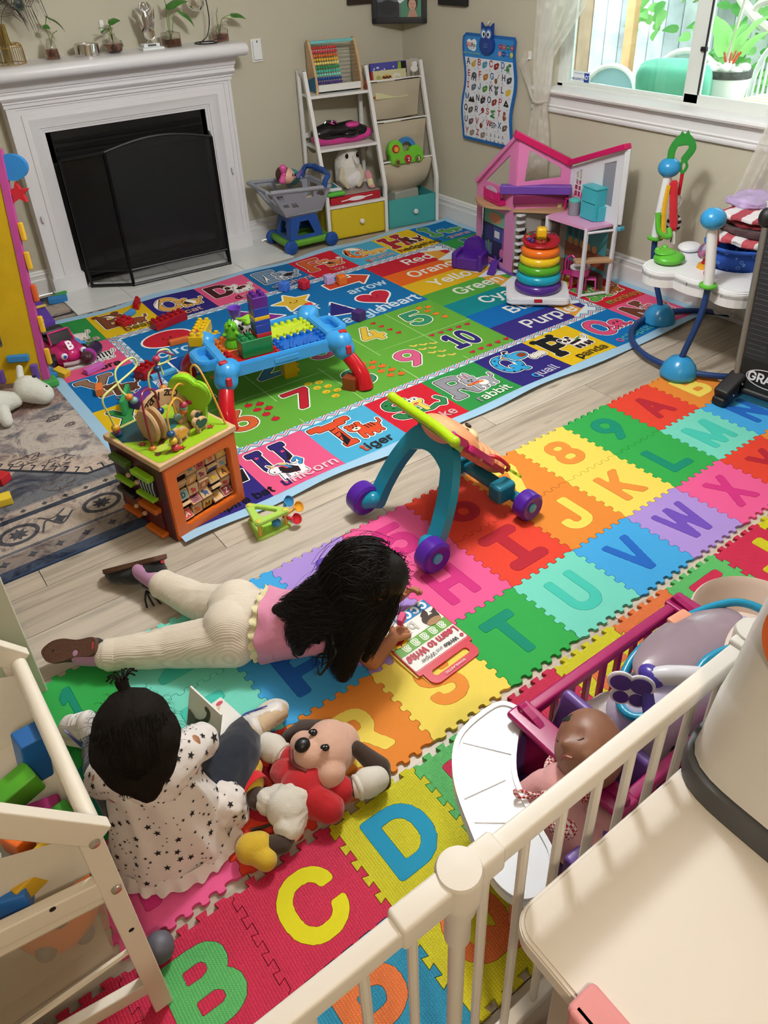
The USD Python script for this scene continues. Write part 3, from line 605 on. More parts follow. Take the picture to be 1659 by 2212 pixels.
def tile(l, i, r, base, let, org, ang, s, outline, th, mats, label, lh=.60, lw=.44):
    a = math.radians(ang); u = np.array((math.cos(a), math.sin(a))); v = np.array((math.sin(a), -math.cos(a)))
    o = np.array(org)+u*s*i+v*s*(r+1)
    t = thing('foam_tile', label, 'foam tile', (o[0], o[1], .0003), ang, 'foam floor tiles')
    pl = outline.buffer(-.0007)
    g = None
    if l:
        w = s*(.16 if l in '1I' and s > .26 and l == '1' else lw*(1.28 if l in 'WM' else 1)); w = s*.2 if l == '1' else w
        g = gbox(l, s/2-w/2, s*(1-lh)/2, w, s*lh, *((.06, .045) if s > .26 else (.06, .03))) if l != 'I' or s < .26 else at(unary_union([line([(-.055, -.075), (.055, -.075)], .045), line([(-.055, .075), (.055, .075)], .045), line([(0, -.07), (0, .07)], .045)]), s/2, s/2)
        pl = pl.difference(g.buffer(.0008, 3))
    obj(t, 'base', ext(pl, th), mats[0](base), smooth=False)
    if g is not None:
        q = obj(t, 'letter', ext(g, th+.0004), mats[1](let), smooth=False)
    return t
C1 = {'pink': 'e0598f', 'red': 'd8402c', 'orange': 'd98230', 'yellow': 'e6cf5a', 'green': '2f9f48', 'mint': '70cdb8', 'blue': '3f9fd8', 'lilac': 'a58ad0'}
rows = ["1 green,2 mint,3 blue,4 lilac,5 pink,6 red,7 orange,8 yellow,9 green,A red,B orange".split(','), "D green,E mint,F blue,G lilac,H pink,I red,J orange,K yellow,L green,M mint,N blue".split(','), "P pink,Q red,R orange,S yellow,T green,U mint,V blue,W lilac,X pink,Y red,Z orange".split(',')]
LC = {'green': '0d8468', 'mint': '42bdaa', 'blue': '1f62b8', 'lilac': '6a4bb0', 'pink': 'c8307a', 'red': 'ac2230', 'orange': 'e6cf5a', 'yellow': 'dd8a38'}
WORDS1 = {'green': 'green', 'mint': 'mint', 'blue': 'sky blue', 'lilac': 'lilac', 'pink': 'pink', 'red': 'red', 'orange': 'orange', 'yellow': 'yellow'}
ORD = {str(i+1): 'numeral '+w for i, w in enumerate('one two three four five six seven eight nine'.split())}
for r, row in enumerate(rows):
    for q, e in enumerate(row):
        l, h = e.split()
        tile(l, q-5, r, C1[h], LC[h], (-2.202, -2.903), .66, S1, SM, .010, (foam, foam), 'smooth %s foam puzzle tile with inlaid %s' % (WORDS1[h], ORD.get(l, 'letter '+l)))
C2 = {'red': 'cf1f44', 'pink': 'd3274f', 'yellow': 'd9d21e', 'green': '5fc06a', 'orange': 'e8793c', 'blue': '2492b8'}
rows2 = [(-3, "A red green,B pink green,C pink yellow,D yellow blue,E green pink,F pink yellow,G yellow orange,H orange yellow,I green pink,J pink yellow,K yellow pink".split(',')), (-3, "N green red,O red orange,P blue orange,Q yellow orange,R green pink,S pink yellow".split(','))]
for r, (i0, row) in enumerate(rows2):
    for q, e in enumerate(row):
        l, h, h2 = e.split()
        sm = h2 in ('blue', 'yellow') and l in 'CD'
        tile(l, i0+q, r, C2[h], C2[h2], (-3.065, -3.748), .54, S2, TX, .011, (foam_tex, foam if l in 'CD' else foam_tex), 'ribbed %s foam puzzle tile with inlaid %s letter %s' % (h, h2, l), lh=.66, lw=.56)

# ---------------------------------------------------------------- things on the mantel shelf
MZ = 1.1932
def wrap(fn, nu, nv):
    u, v = np.meshgrid(np.linspace(0, 1, nu), np.linspace(0, 1, nv), indexing='ij')
    p = np.array([[fn(a, b) for a, b in zip(r, s)] for r, s in zip(u, v)], float).reshape(-1, 3); f = []
    for i in range(nu-1):
        for j in range(nv-1): a = i*nv+j; f += [(a, a+1, a+nv+1), (a, a+nv+1, a+nv)]
    return trimesh.Trimesh(p, f, process=False)
def leaf(base, tip, up, w, bend=.15, fold=.2):
    b, t, up = np.array(base, float), np.array(tip, float), np.array(up, float); d = t-b; L = np.linalg.norm(d)
    s = np.cross(d, up); s /= np.linalg.norm(s); n = np.cross(s, d)/L
    def fn(u, v):
        q = 2*v-1; ww = w*math.sin(PI*u**.6)**.8*(1-.25*u) if 0 < u < 1 else 0
        return b+d*u+s*q*ww+n*(bend*L*math.sin(PI*u)-fold*abs(q)*ww)-d*.09*abs(q)*(u < .2)
    return wrap(fn, 11, 7)
LEAF = M('3f7a2c', .35, var=.25, vscale=30, specular_ior_level=.4)
STEM = M('6d8a3f', .5)
GLS = M('f3f1ee', .03, transmission_weight=1.0, ior=1.3)
def jar(name, label, x, prof, square=0, leaves=(), stems=(), water=.5, tint='b98a7c'):
    t = thing(name, label, 'propagation jar', (x, -.12, MZ), 0, 'plant cuttings in glass jars on the mantel')
    k = 4 if square else 28
    inner = [(max(r-.0025, .0), z+.003*(i == 0)) for i, (r, z) in enumerate(prof)]
    g = lathe([(0, prof[0][1])]+prof+inner[::-1]+[(0, inner[0][1])], k)
    if square: g = rt(g, 45)
    obj(t, 'glass_jar', g, GLS, smooth=30)
    top = prof[-1][1]; wz = top*water
    wp = [(r-.004, z) for r, z in prof if z < wz] or [(prof[0][0]-.004, .004)]
    wt = lathe([(0, .005)]+[(r, max(z, .005)) for r, z in wp]+[(wp[-1][0], wz), (0, wz)], k)
    obj(t, 'water', rt(wt, 45) if square else wt, M(tint, .05, transmission_weight=.85, ior=1.33), smooth=30)
    rr = np.random.default_rng(int(abs(x)*1000)); R = prof[0][0]*.55
    obj(t, 'roots', cat([tube(spl([(rr.uniform(-R, R)*.3, rr.uniform(-R, R)*.3, wz), (rr.uniform(-R, R), rr.uniform(-R, R), wz*.6), (rr.uniform(-R, R), rr.uniform(-R, R), .012)], 4), .0016, 4) for _ in range(16)]), M('7a4f3c', .8))
    obj(t, 'stem', cat([tube(spl(s, 6), .002, 6) for s in stems]), STEM)
    for l in leaves: obj(t, 'leaf', leaf(*l), LEAF, smooth=True)
    return t
jar('plant_jar', 'tall flared glass jar with one large drooping heart leaf beside the gold vase', -2.262, [(.034, 0), (.033, .02), (.024, .06), (.02, .078), (.015, .085), (.016, .095)], 0,
    [((.01, -.01, .19), (.08, -.03, .115), (.6, 0, 1), .036), ((-.01, 0, .15), (.015, -.02, .135), (.3, -1, .5), .016)], [[(0, 0, .02), (.004, 0, .09), (-.002, 0, .14), (.012, -.01, .19)], [(0, 0, .04), (.02, 0, .105), (.05, 0, .125)]])
jar('plant_jar', 'round bulb glass jar with two leaves beside the silver tin', -1.945, [(.022, 0), (.042, .012), (.05, .034), (.042, .056), (.02, .072), (.014, .084), (.018, .09)], 0,
    [((-.01, 0, .115), (-.062, -.03, .095), (0, .2, 1), .03), ((.0, 0, .14), (.055, -.02, .145), (0, -.6, 1), .028), ((0, 0, .12), (-.004, .0, .165), (1, -.6, 0), .012)], [[(0, 0, .02), (0, 0, .08), (-.01, 0, .115)], [(0, 0, .04), (.004, 0, .1), (0, 0, .14)], [(.0, 0, .06), (-.012, 0, .11), (-.06, .005, .12)]])
jar('plant_jar', 'square glass jar with three long leaves beside the silver trophy', -1.628, [(.056, 0), (.056, .066), (.05, .07), (.022, .073), (.022, .08)], 1,
    [((.0, 0, .165), (-.012, -.01, .235), (1, -.4, 0), .026), ((.012, 0, .185), (.125, -.02, .205), (0, -.5, 1), .034), ((.07, 0, .165), (.135, -.03, .085), (.7, -.6, .5), .034)], [[(0, 0, .02), (-.004, 0, .1), (0, 0, .165)], [(0, 0, .02), (.006, 0, .11), (.012, 0, .185)], [(0, 0, .03), (.03, 0, .12), (.045, 0, .16), (.07, 0, .165)]], tint='a5705c')
jar('plant_jar', 'small faceted pink glass jar with two leaves at the right end of the mantel', -1.338, [(.047, 0), (.05, .02), (.05, .06), (.035, .07), (.024, .076), (.024, .084)], 1,
    [((-.005, 0, .135), (.0, -.01, .17), (1, -.6, 0), .018), ((.085, 0, .125), (.16, -.03, .10), (.1, -.5, 1), .03)], [[(0, 0, .02), (-.004, 0, .09), (-.003, 0, .135)], [(0, 0, .03), (.02, 0, .1), (.05, 0, .12), (.085, 0, .125)], [(0, 0, .05), (.03, 0, .11), (.09, 0, .105)]], tint='d59a94')
CHROME = M('dcd8d6', .12, metallic=1.0); GOLD = M('d9b45c', .22, metallic=1.0)
t = thing('candle_tin', 'hammered silver candle tin on the mantel', 'candle holder', (-2.087, -.12, MZ))
obj(t, 'tin', noisy(lathe([(0, 0), (.058, 0), (.061, .004), (.06, .055), (.057, .058), (.052, .056), (.052, .03), (0, .03)], 40), .0022, 60), CHROME, smooth=40)
obj(t, 'wax', cyl((0, 0, .03), (0, 0, .05), .051), M('efe8dc', .5))
t = thing('peacock_vase', 'gold wire cage vase holding peacock feathers at the left end of the mantel', 'vase', (-2.475, -.12, MZ))
cage = []
for a in np.arange(0, 2*PI, PI/10):
    c, s = math.cos(a), math.sin(a); cage.append(tube(spl([(.078*c, .078*s, .002), (.074*c, .074*s, .075), (.06*c, .06*s, .09), (.03*c, .03*s, .09), (.022*c, .022*s, .17)], 5), .0014, 4))
obj(t, 'wire_cage', cat(cage+[torus(.078, .0018, 32, 6, z=.003), torus(.074, .0016, 32, 6, z=.076), torus(.022, .0016, 24, 6, z=.17)]), GOLD)
obj(t, 'glass_tube', lathe([(0, .004), (.021, .004), (.021, .16), (.019, .16), (.019, .007), (0, .007)], 20), M('d8c9a0', .05, transmission_weight=.9, ior=1.4))
FEA = M('4b423b', .8); EYE = (M('3a4a35', .6), M('12302c', .4), M('0b1014', .4))
def feather(path, L, droop):
    pp = spl(path, 10); o = [tube(pp, .0014, 4)]; rr = np.random.default_rng(len(path)*7+int(L*1000))
    n = len(pp)
    for i in range(int(n*.45), n):
        tg = pp[i]-pp[i-1]; tg = tg/np.linalg.norm(tg)
        for s in (-1, 1):
            for _ in range(3):
                sd = np.cross(tg, (0, -1, .2))*s+np.array((0, rr.uniform(-.4, .4), 0)); sd /= np.linalg.norm(sd); l = L*rr.uniform(.6, 1.1)
                o.append(tube([pp[i], pp[i]+sd*l*.5+tg*l*.25, pp[i]+sd*l*.8+tg*l*.5+np.array((0, 0, -droop*l))], [.0009, .0008, .0004], 3))
    f = obj(t, 'feather', cat(o), FEA)
    e = pp[-6]; tg = pp[-1]-pp[-8]
    for k, (r, h) in enumerate(zip((.028, .017, .009), EYE)): obj(f, 'eye_spot', frame(ell(0, 0, .001*k, r, r*.75, .002, 2), e+np.array((0, -.012-.003*k, 0)), tg, (0, 0, 1) if abs(tg[2]) < .9*np.linalg.norm(tg) else (1, 0, 0)) if False else ell(e[0], e[1]-.012-.003*k, e[2], r*.8, .002, r, 2), h)
feather([(0, 0, .02), (.01, 0, .17), (.06, -.01, .25), (.16, -.02, .235)], .09, .5)
feather([(0, 0, .02), (-.01, 0, .18), (-.01, 0, .27), (.07, -.02, .33)], .10, .5)
feather([(0, 0, .02), (-.02, 0, .17), (-.05, -.01, .24), (-.08, -.02, .2)], .09, .6)
feather([(0, 0, .02), (.005, 0, .2), (.05, .0, .33), (.2, -.02, .31)], .10, .6)
t = thing('silver_trophy', 'silver winged figurine trophy on a white plinth on the mantel', 'trophy', (-1.748, -.12, MZ))
obj(t, 'plinth', cat(cb(0, -.01, .006, .12, .07, .012, .002), cb(0, 0, .02, .09, .05, .018, .003)), M('e6ebea', .3)); obj(t, 'plaque', cb(0, -.026, .021, .045, .003, .009), M('8c8f90', .3, metallic=1.))
obj(t, 'stem', lathe([(0, .029), (.018, .03), (.008, .042), (.006, .05)], 20), CHROME)
obj(t, 'medallion', rt(lathe([(0, -.006), (.03, -.006), (.032, 0), (.03, .006), (.024, .004), (0, .004)], 32), 90, (1, 0, 0)).apply_translation((0, -.014, .075)), CHROME)
for s in (-1, 1): obj(t, 'wing', cat([leaf((s*.012, 0, .075), (s*(.018+.012*i), .0, .16+.012*i), (0, -1, 0), .016, .05, .1) for i in range(4)]), CHROME, smooth=True)
obj(t, 'figure', body([[((0, 0, .10), .016), ((0, 0, .15), .02), ((0, 0, .18), .014), ((0, 0, .205), .016)], [((0, 0, .17), .01), ((.03, -.01, .19), .007), ((.02, -.01, .22), .006)], [((0, 0, .17), .01), ((-.03, -.01, .19), .007), ((-.02, -.01, .215), .006)]], .006, 6), CHROME, smooth=True)
t = thing('bulb_stand', 'black wire stand with a hanging clear glass globe on the mantel', 'decoration', (-1.425, -.12, MZ))
obj(t, 'stand', cat(torus(.062, .0028, 40, 8, z=.003), tube(spl([(-.04, .0, .003), (.01, 0, .035), (.035, 0, .1), (.036, 0, .18), (.02, 0, .26), (-.03, 0, .27)], 8), .0028, 8)), M('17171a', .4, metallic=.6))
obj(t, 'glass_globe', mv(lathe([(.012, .05), (.03, .043), (.05, .01), (.048, -.02), (.03, -.042), (0, -.05)], 30), -.03, 0, .205), GLS); obj(t, 'tea_light', mv(lathe([(0, -.04), (.016, -.04), (.016, -.024), (0, -.024)], 20), -.03, 0, .205), M('b08a6a', .5))

# ---------------------------------------------------------------- on the walls
t = thing('switch_plate', 'white remote switch plate on the wall right of the mantel', 'switch', (-1.06, -.001, 1.115))
obj(t, 'plate', bx(-.036, .036, -.008, 0, -.062, .062, .003), M('e8e8e2', .4)); obj(t, 'rocker', noisy(bx(-.027, .03, -.02, -.008, -.05, .052, .006), .0005, 30), M('eceeee', .35)); obj(t, 'button', cb(0, -.021, .048, .004, .004, .012), M('1a1a1a', .4))
solo('wall_hook', cat(bx(-1.957, -1.935, -.008, 0, 1.278, 1.338, .003), bx(-1.95, -1.942, -.022, -.006, 1.284, 1.292, .002)), M('f0f0ee', .35), 'small white adhesive hook on the wall above the mantel', 'hook')
FRM = M('2b2a2b', .35)
t = thing('framed_collage', 'dark framed photo collage hung across the room corner', 'picture frame', (-.095, -.14, 1.19), -45)
obj(t, 'frame', cat(bx(-.175, .175, -.012, .012, 0, .035, .004), bx(-.175, .175, -.012, .012, .29, .32, .004), bx(-.175, -.14, -.012, .012, 0, .32, .004), bx(.14, .175, -.012, .012, 0, .32, .004)), FRM)
obj(t, 'backing', bx(-.17, .17, .0, .01, .005, .315), FRM)
p = Paint(); p.add(sbox(-.14, .035, .14, .29), '60686f').add(sbox(-.14, .035, .0, .12), '2a2d31').add(sbox(-.1, .14, .0, .24), '8b939b').add(oval(-.07, .09, .06, .04), '1e2023').add(sbox(.01, .035, .14, .155), '4f8a6a').add(Polygon([(.005, .11), (.07, .15), (.06, .16), (-.01, .125)]), 'e4e9ec').add(sbox(.03, .16, .09, .24), '3f8ac0').add(oval(.085, .115, .034, .045), '2a211f').add(oval(.084, .103, .024, .032), 'c79b83').add(Polygon([(.05, .035), (.12, .035), (.1, .08), (.07, .08)]), 'b58a74').add([oval(.076, .107, .003, .002), oval(.092, .107, .003, .002)], '2a1a16').add(line([(.077, .09), (.084, .088), (.091, .09)], .003), 'a05050')
paint(t, 'photograph', p, xf=lambda m: mv(rt(m, 90, (1, 0, 0)), 0, -.0045, 0))
def wall_frame(label, x0, x1, y, z0, h, wall, name='framed_picture'):
    if wall == 'l': return solo(name, bx(x0, x1, -.025, -.001, z0, z0+h, .004), h_, label, 'picture frame', smooth=25)
h_ = M('33211e', .35); wall_frame('dark brown frame hung left of the corner with a key hook', -.40, -.175, 0, 1.305, .22, 'l')
solo('hanging_key', cat(tube([(-.19, -.022, 1.303), (-.19, -.022, 1.27)], .003, 6), tube(spl([(-.19, -.022, 1.268), (-.182, -.022, 1.262), (-.19, -.022, 1.25), (-.198, -.022, 1.262)], 5, True), .0035, 6, True), cb(-.19, -.022, 1.235, .008, .006, .034, .002), cb(-.184, -.022, 1.262, .026, .006, .008, .002)), M('2a2523', .4, metallic=.7), 'small dark metal key hanging below the brown frame', 'key')
solo('framed_picture', bx(.004, .03, -.66, -.40, 1.297, 1.5, .004), M('151416', .35), 'black frame on the right wall above the owl chart', 'picture frame')
# alphabet wall chart
ch_ = thing('wall_chart', 'blue scalloped alphabet wall chart with an owl at the top', 'wall chart', (.018, -.645, .565), -90)
# local x runs along the wall, y = up after standing; chart 0.455 x 0.60, bottom curling
CWD, CHH = .455, .60
wav = lambda v: .012*math.sin(v/CHH*2*PI*1.75+1.2)
outl = [(wav(v)-.008*(1-v/CHH)*0, v) for v in np.linspace(.02, CHH-.02, 24)]+[(.02, CHH)]+[(CWD-.02, CHH)]+[(CWD+wav(v), v) for v in np.linspace(CHH-.02, .02, 24)]+[(CWD-.02, 0), (.02, 0)]
outl = Polygon(outl).buffer(.006).buffer(-.006)
def stand(m): return rt(m, 90, (1, 0, 0))
def curl(m):
    m = stand(m); z = m.vertices[:, 2]; m.vertices[:, 1] -= .004+.012*np.maximum(0, .5-z)**1*np.sin(z*14)+.03*np.maximum(0, .14-z); return m
obj(ch_, 'panel', curl(cat([ext(q, .006) for q in chop(outl, .05)])), M('1b62ac', .4))
p = Paint(.0002); p.z = .0062
inn = outl.buffer(-.016)
p.add(inn, '2f86cf', cut=.05); wh = inn.intersection(sbox(-1, 0, 1, .475)).buffer(-.004); p.add(wh, 'dfe3ea', cut=.05); p.to(.0068)
seq = list('ABCDEFGHIJKLM')+['NN']+list('OPQRSTUVWX'); pc = {'A': 'c9a23c', 'B': '3d9ab8', 'C': '8a2a2a', 'D': '3f7f4a', 'E': '4a4f55', 'F': 'b5742a', 'G': '8a5a24', 'H': '3a4048', 'I': '5a6f80', 'J': '3f8a3a', 'K': '5a5a5e', 'L': 'd9b62a', 'M': '141416', 'NN': '2a2a2e', 'O': '8a3a30', 'P': '101012', 'Q': '55564a', 'R': '8a1f2a', 'S': '3a8a44', 'T': '8a4a2a', 'U': '6a4a5a', 'V': '7a2f1a', 'W': '1a1a1c', 'X': '6a5a4a'}
cellw, cellh = (CWD-.05)/4, .0655
for i, l in enumerate(seq+['Y', 'Z']):
    r, c = divmod(i, 4); x, y = .025+c*cellw+wav(.475-cellh*(r+.5)), .470-cellh*(r+1)
    lc = ('1a2a4a', 'a3242c', '1c2333', 'a3242c', '2a5f9a')[(i*3+r) % 5]
    p.to(.0068).add(gtext(l[0], x+.005, y+.028, .034, .03, False), lc)
    if l == 'NN': p.add(gtext('N', x+.055, y+.028, .034, .03, False), 'b0606a')
    p.add(gtext(l[0].lower(), x+.007, y+.010, .012, .02, False), '4a4a50').add([sbox(x+.004, y+.003, x+.026, y+.005), sbox(x+.07, y+.003, x+.092, y+.005)], 'a7abb5')
    h = pc.get(l, '8a7f70'); cx, cy = x+.066, y+.035
    g = {'M': Polygon([(cx-.03, cy-.02), (cx-.01, cy+.012), (cx, cy), (cx+.014, cy+.016), (cx+.03, cy-.02)]), 'P': Polygon([(cx-.02, cy-.01), (cx, cy+.026), (cx+.024, cy-.004), (cx+.022, cy-.014)]), 'G': unary_union([line([(cx+.02, cy+.026), (cx-.006, cy-.01)], .004), oval(cx-.01, cy-.014, .012, .015)]), 'V': unary_union([line([(cx+.02, cy+.026), (cx, cy-.004)], .004), oval(cx-.005, cy-.012, .013, .016)]),
         'W': unary_union([line([(cx+q*math.cos(t), cy-.018+q*math.sin(t)) for t in np.linspace(.6, 2.5, 8)], .005) for q in (.012, .024, .036)]), 'R': unary_union([oval(cx+.01, cy+.01, .014, .016), line([(cx-.02, cy-.02), (cx+.008, cy-.002)], .004)]), 'S': line([(cx+.016, cy+.018), (cx-.014, cy+.014), (cx+.01, cy), (cx-.016, cy-.014), (cx+.016, cy-.018)], .011),
         'T': unary_union([oval(cx, cy-.006, .013, .02), oval(cx, cy+.016, .011, .01), line([(cx+.01, cy-.02), (cx+.022, cy-.004)], .004)]), 'K': unary_union([oval(cx, cy-.008, .014, .018), oval(cx, cy+.012, .012, .011), oval(cx-.013, cy+.02, .007, .007), oval(cx+.013, cy+.02, .007, .007)]), 'D': unary_union([oval(cx-.004, cy-.004, .014, .016), oval(cx+.012, cy+.014, .013, .009), line([(cx-.01, cy-.014), (cx-.03, cy-.012)], .006), line([(cx-.006, cy-.01), (cx-.008, cy-.026)], .006), line([(cx+.006, cy-.01), (cx+.006, cy-.026)], .006)]),
         'E': unary_union([oval(cx, cy, .022, .018), line([(cx-.02, cy), (cx-.024, cy-.024)], .007), line([(cx-.006, cy-.01), (cx-.006, cy-.026)], .008), line([(cx+.014, cy-.01), (cx+.014, cy-.026)], .008)]), 'A': unary_union([oval(cx, cy-.006, .018, .014), Polygon([(cx-.018, cy-.002), (cx+.026, cy+.026), (cx+.02, cy)])])}.get(l) or unary_union([oval(cx, cy, .02, .015), oval(cx+.012, cy+.01, .012, .01), oval(cx-.008, cy-.012, .012, .008)])
    p.add(g, h).add(oval(cx+.003, cy+.002, .006, .005), 'd9b28a' if l in 'ACFLJ' else 'a9a9ac')
for i in range(10): p.add(gtext(str((i+1) % 10 if i < 9 else 10), .24+.036*(i % 5), .062-.034*(i//5)-.012, .016, .02), '3a3d45')
p.to(.0068).add(unary_union([oval(.07, .535, .036, .026), oval(.05, .55, .02, .018), oval(.095, .55, .022, .02), oval(.09, .525, .024, .02)]), 'eef1f4').add(gtext('GUF', .055, .527, .022, .05), 'b8303a').add(gtext('no', .09, .527, .022, .05), '2f7a5a').add(gtext('Preschool Toy', .072, .517, .006, .02), '5a4a8a').add(gtext('Learn Touch Play Chart', .075, .49, .010, .02), 'a9c96a')
for i, h in enumerate(('a3303c', 'c05050', '1f7a5a', 'b04a5a', 'd88a90', '1c3f8a', '2a7ac8', 'c7c04a')): p.add(oval(.322+.033*(i % 4), .545-.036*(i//4), .0135, .014), h).add(sbox(.314+.033*(i % 4), .5435-.036*(i//4), .330+.033*(i % 4), .5465-.036*(i//4)), 'e2c8c8')
mm, cc = p.mesh(); obj(ch_, 'printed_letters', curl(mm), VC(.45), col=cc)
ow = unary_union([oval(.215, .548, .064, .055), oval(.215, .60, .052, .045), Polygon([(.167, .60), (.165, .662), (.195, .635), (.235, .635), (.265, .662), (.263, .60)])])
o_ = obj(ch_, 'owl', mv(stand(bev(ow, .016, .004)), 0, -.010, 0), M('1b3f8c', .45))
p = Paint(.0005); p.add([oval(.192, .606, .024, .026), oval(.238, .606, .024, .026)], '5a8ac8').add([oval(.194, .604, .016, .018), oval(.236, .604, .016, .018)], 'eef2f6').add([oval(.197, .602, .008, .011), oval(.233, .602, .008, .011)], '10131a').add(Polygon([(.208, .59), (.222, .59), (.215, .578)]), '8a2a3a').add([sbox(.198+.009*i, .553-.009*j, .204+.009*i, .555-.009*j) for i in range(4) for j in range(3)], 'a9bfe0')
mm, cc = p.mesh(); obj(o_, 'owl_face', mv(stand(mm), 0, -.0275, 0), VC(.4), col=cc)
obj(ch_, 'wall_hook', cat(tube([(.215, -.001, .668), (.215, -.012, .66), (.215, -.012, .652)], .004, 6)), M('dcdcd8', .4))

# ---------------------------------------------------------------- lace curtains
LACE = raw('lace', {'g': ('geometry', {}), 'v': ('voronoi_texture', {'scale': 26., 'feature': 'smooth_f1', 'smoothness': .4}), 'n': ('noise_texture', {'scale': 38., 'detail': 3.}), 'r': ('rgb_ramp', {'ramp': [(.25, (.92, .92, .92)), (.45, (.68, .68, .68)), (.62, (.58, .58, .58))]}), 'm': ('math', {'math_type': 'add', 'value2': .12}), 'cl': ('math', {'math_type': 'minimum', 'value2': .95}), 'mm': ('math', {'math_type': 'multiply'}), 
    't': ('transparent_bsdf', {}), 'd': ('diffuse_bsdf', {'color': lin('efeae0')}), 'l': ('translucent_bsdf', {'color': lin('f2efe6')}), 'dl': ('mix_closure', {'fac': .45}), 'x': ('mix_closure', {})},
    [('g.position', 'v.vector'), ('g.position', 'n.vector'), ('v.distance', 'r.fac'), ('r.color', 'mm.value1'), ('n.fac', 'm.value1'), ('m.value', 'mm.value2'), ('r.color', 'cl.value1'), ('cl.value', 'x.fac'), ('d.BSDF', 'dl.closure1'), ('l.BSDF', 'dl.closure2'), ('t.BSDF', 'x.closure1'), ('dl.closure', 'x.closure2')], 'x.closure')
def curtain(label, rows, folds, xo=-.035, amp=.018):
    zs = [r[0] for r in rows]
    def fn(u, v):
        z = zs[0]+(zs[-1]-zs[0])*u; ya = np.interp(-z, [-q for q in zs], [r[1] for r in rows]); yb = np.interp(-z, [-q for q in zs], [r[2] for r in rows])
        w = abs(yb-ya); return (xo-amp*(.4+min(1, w/.4)*.6)*(1+math.sin(v*folds*2*PI+u*1.5))-.012*math.sin(PI*v), ya+(yb-ya)*v+.006*math.sin(9*v+14*u), z)
    t = thing('lace_curtain', label, 'curtain', (0, 0, 0)); obj(t, 'drape', wrap(fn, 44, 90), LACE, smooth=True); return t
t = curtain('cream lace curtain gathered at the left of the window', [(2.15, -1.16, -1.86), (1.36, -1.30, -1.66), (1.1, -1.30, -1.44), (.93, -1.315, -1.43), (.87, -1.325, -1.41), (.8, -1.31, -1.425), (.68, -1.29, -1.46), (.42, -1.25, -1.47), (.09, -1.22, -1.49)], 5)
obj(t, 'tie_back', cat(tube(spl([(.0, -1.17, 1.05), (-.02, -1.22, .985), (-.05, -1.29, .90), (-.085, -1.37, .875), (-.05, -1.42, .885)], 6), [.008]*25, 6), wrap(lambda u, v: (-.02-.03*u, -1.15-.14*u-.05*v*(1-u*.5)+.0, 1.04-.15*u+.07*v*(1-u)), 10, 6)), LACE, smooth=True)
solo('curtain_hook', cat(bx(.018, .03, -1.2, -1.18, 1.06, 1.105, .003), tube(spl([(.02, -1.19, 1.07), (.0, -1.19, 1.06), (-.002, -1.185, 1.075)], 4), .003, 6), tube(spl([(.015, -1.15, 1.045), (.0, -1.155, 1.035), (.0, -1.165, 1.05)], 4), .003, 6)), M('e6e6e2', .4), 'small white hook holding the curtain tie by the window', 'hook')
t = curtain('cream lace curtain hanging at the right edge of the window', [(2.15, -2.5, -3.1), (1.2, -2.78, -3.1), (.92, -2.735, -3.05), (.6, -2.64, -3.02), (.3, -2.56, -3.0), (.06, -2.5, -2.98)], 5, -.045)

# ---------------------------------------------------------------- outside the window
t = thing('garden_fence', 'weathered grey vertical board fence seen through the window', 'fence', (2.25, 0, 0))
FB = [M(h, .9, var=.28, vscale=5) for h in ('b9bcc2', 'a9adb4', 'c4c6ca', '9fa2a6')]; FBR = M('9a7f66', .9, var=.2, vscale=6)
y = 1.9; k = 0
while y > -3.6: obj(t, 'board', bx(-.012, .012, y-.142, y-.004, -.2, 2.2, .004), FBR if y > .42 else FB[(k*7+k//3) % 4], smooth=False); y -= .146; k += 1
obj(t, 'rail', bx(.012, .06, -3.6, 1.9, .3, .39), FB[1]); obj(t, 'rail', bx(.012, .06, -3.6, 1.9, 1.6, 1.69), FB[1])
solo('cedar_post', bx(1.62, 1.68, -.62, -.545, -.2, 2.2, .004), M('d8a878', .8, var=.15, vscale=8), 'fresh tan wooden post before the grey fence', 'post')
struct('patio', bx(.17, 6, -6, 4, -.3, -.2), M('9aa09a', .9))
GLF = [raw('leaf_%d' % i, {'d': ('diffuse_bsdf', {'color': lin(h)}), 'l': ('translucent_bsdf', {'color': lin(h2)}), 'x': ('mix_closure', {'fac': .45})}, [('d.BSDF', 'x.closure1'), ('l.BSDF', 'x.closure2')], 'x.closure') for i, (h, h2) in enumerate((('6fae62', '9fd878'), ('5a9a58', '8acc70'), ('8cc47c', 'b0e28a')))]
def vine(label, box_, n, sz, seed, name='garden_vine'):
    t = thing(name, label, 'plant', (0, 0, 0)); rr = np.random.default_rng(seed); ls = [[], [], []]; st = []
    for i in range(n):
        b = np.array([rr.uniform(*box_[k]) for k in range(3)]); d = np.array([-rr.uniform(.1, .7), rr.uniform(-1, 1), rr.uniform(-.9, .3)]); d /= np.linalg.norm(d)
        ls[i % 3].append(leaf(b, b+d*sz*rr.uniform(.7, 1.4), (-.7, rr.uniform(-.6, .6), .7), sz*.42, .12))
    for i in range(max(3, n//25)):
        a = np.array([rr.uniform(*box_[k]) for k in range(3)]); st.append(tube(spl([a, a+rr.uniform(-.15, .15, 3), a+rr.uniform(-.3, .3, 3)], 5), .006, 5))
    for m, l in zip(GLF, ls): obj(t, 'foliage', cat(l), m, smooth=True, kind='stuff')
    obj(t, 'stem', cat(st), M('8a9a6a', .8)); return t
vine('climbing vine hanging over the grey fence left of the window frame', ((1.85, 2.1), (-1.0, -.35), (1.0, 2.0)), 90, .10, 3)
vine('dense green shrub filling the right window pane', ((1.7, 2.15), (-2.6, -1.15), (.35, 2.0)), 800, .085, 5, 'garden_shrub')
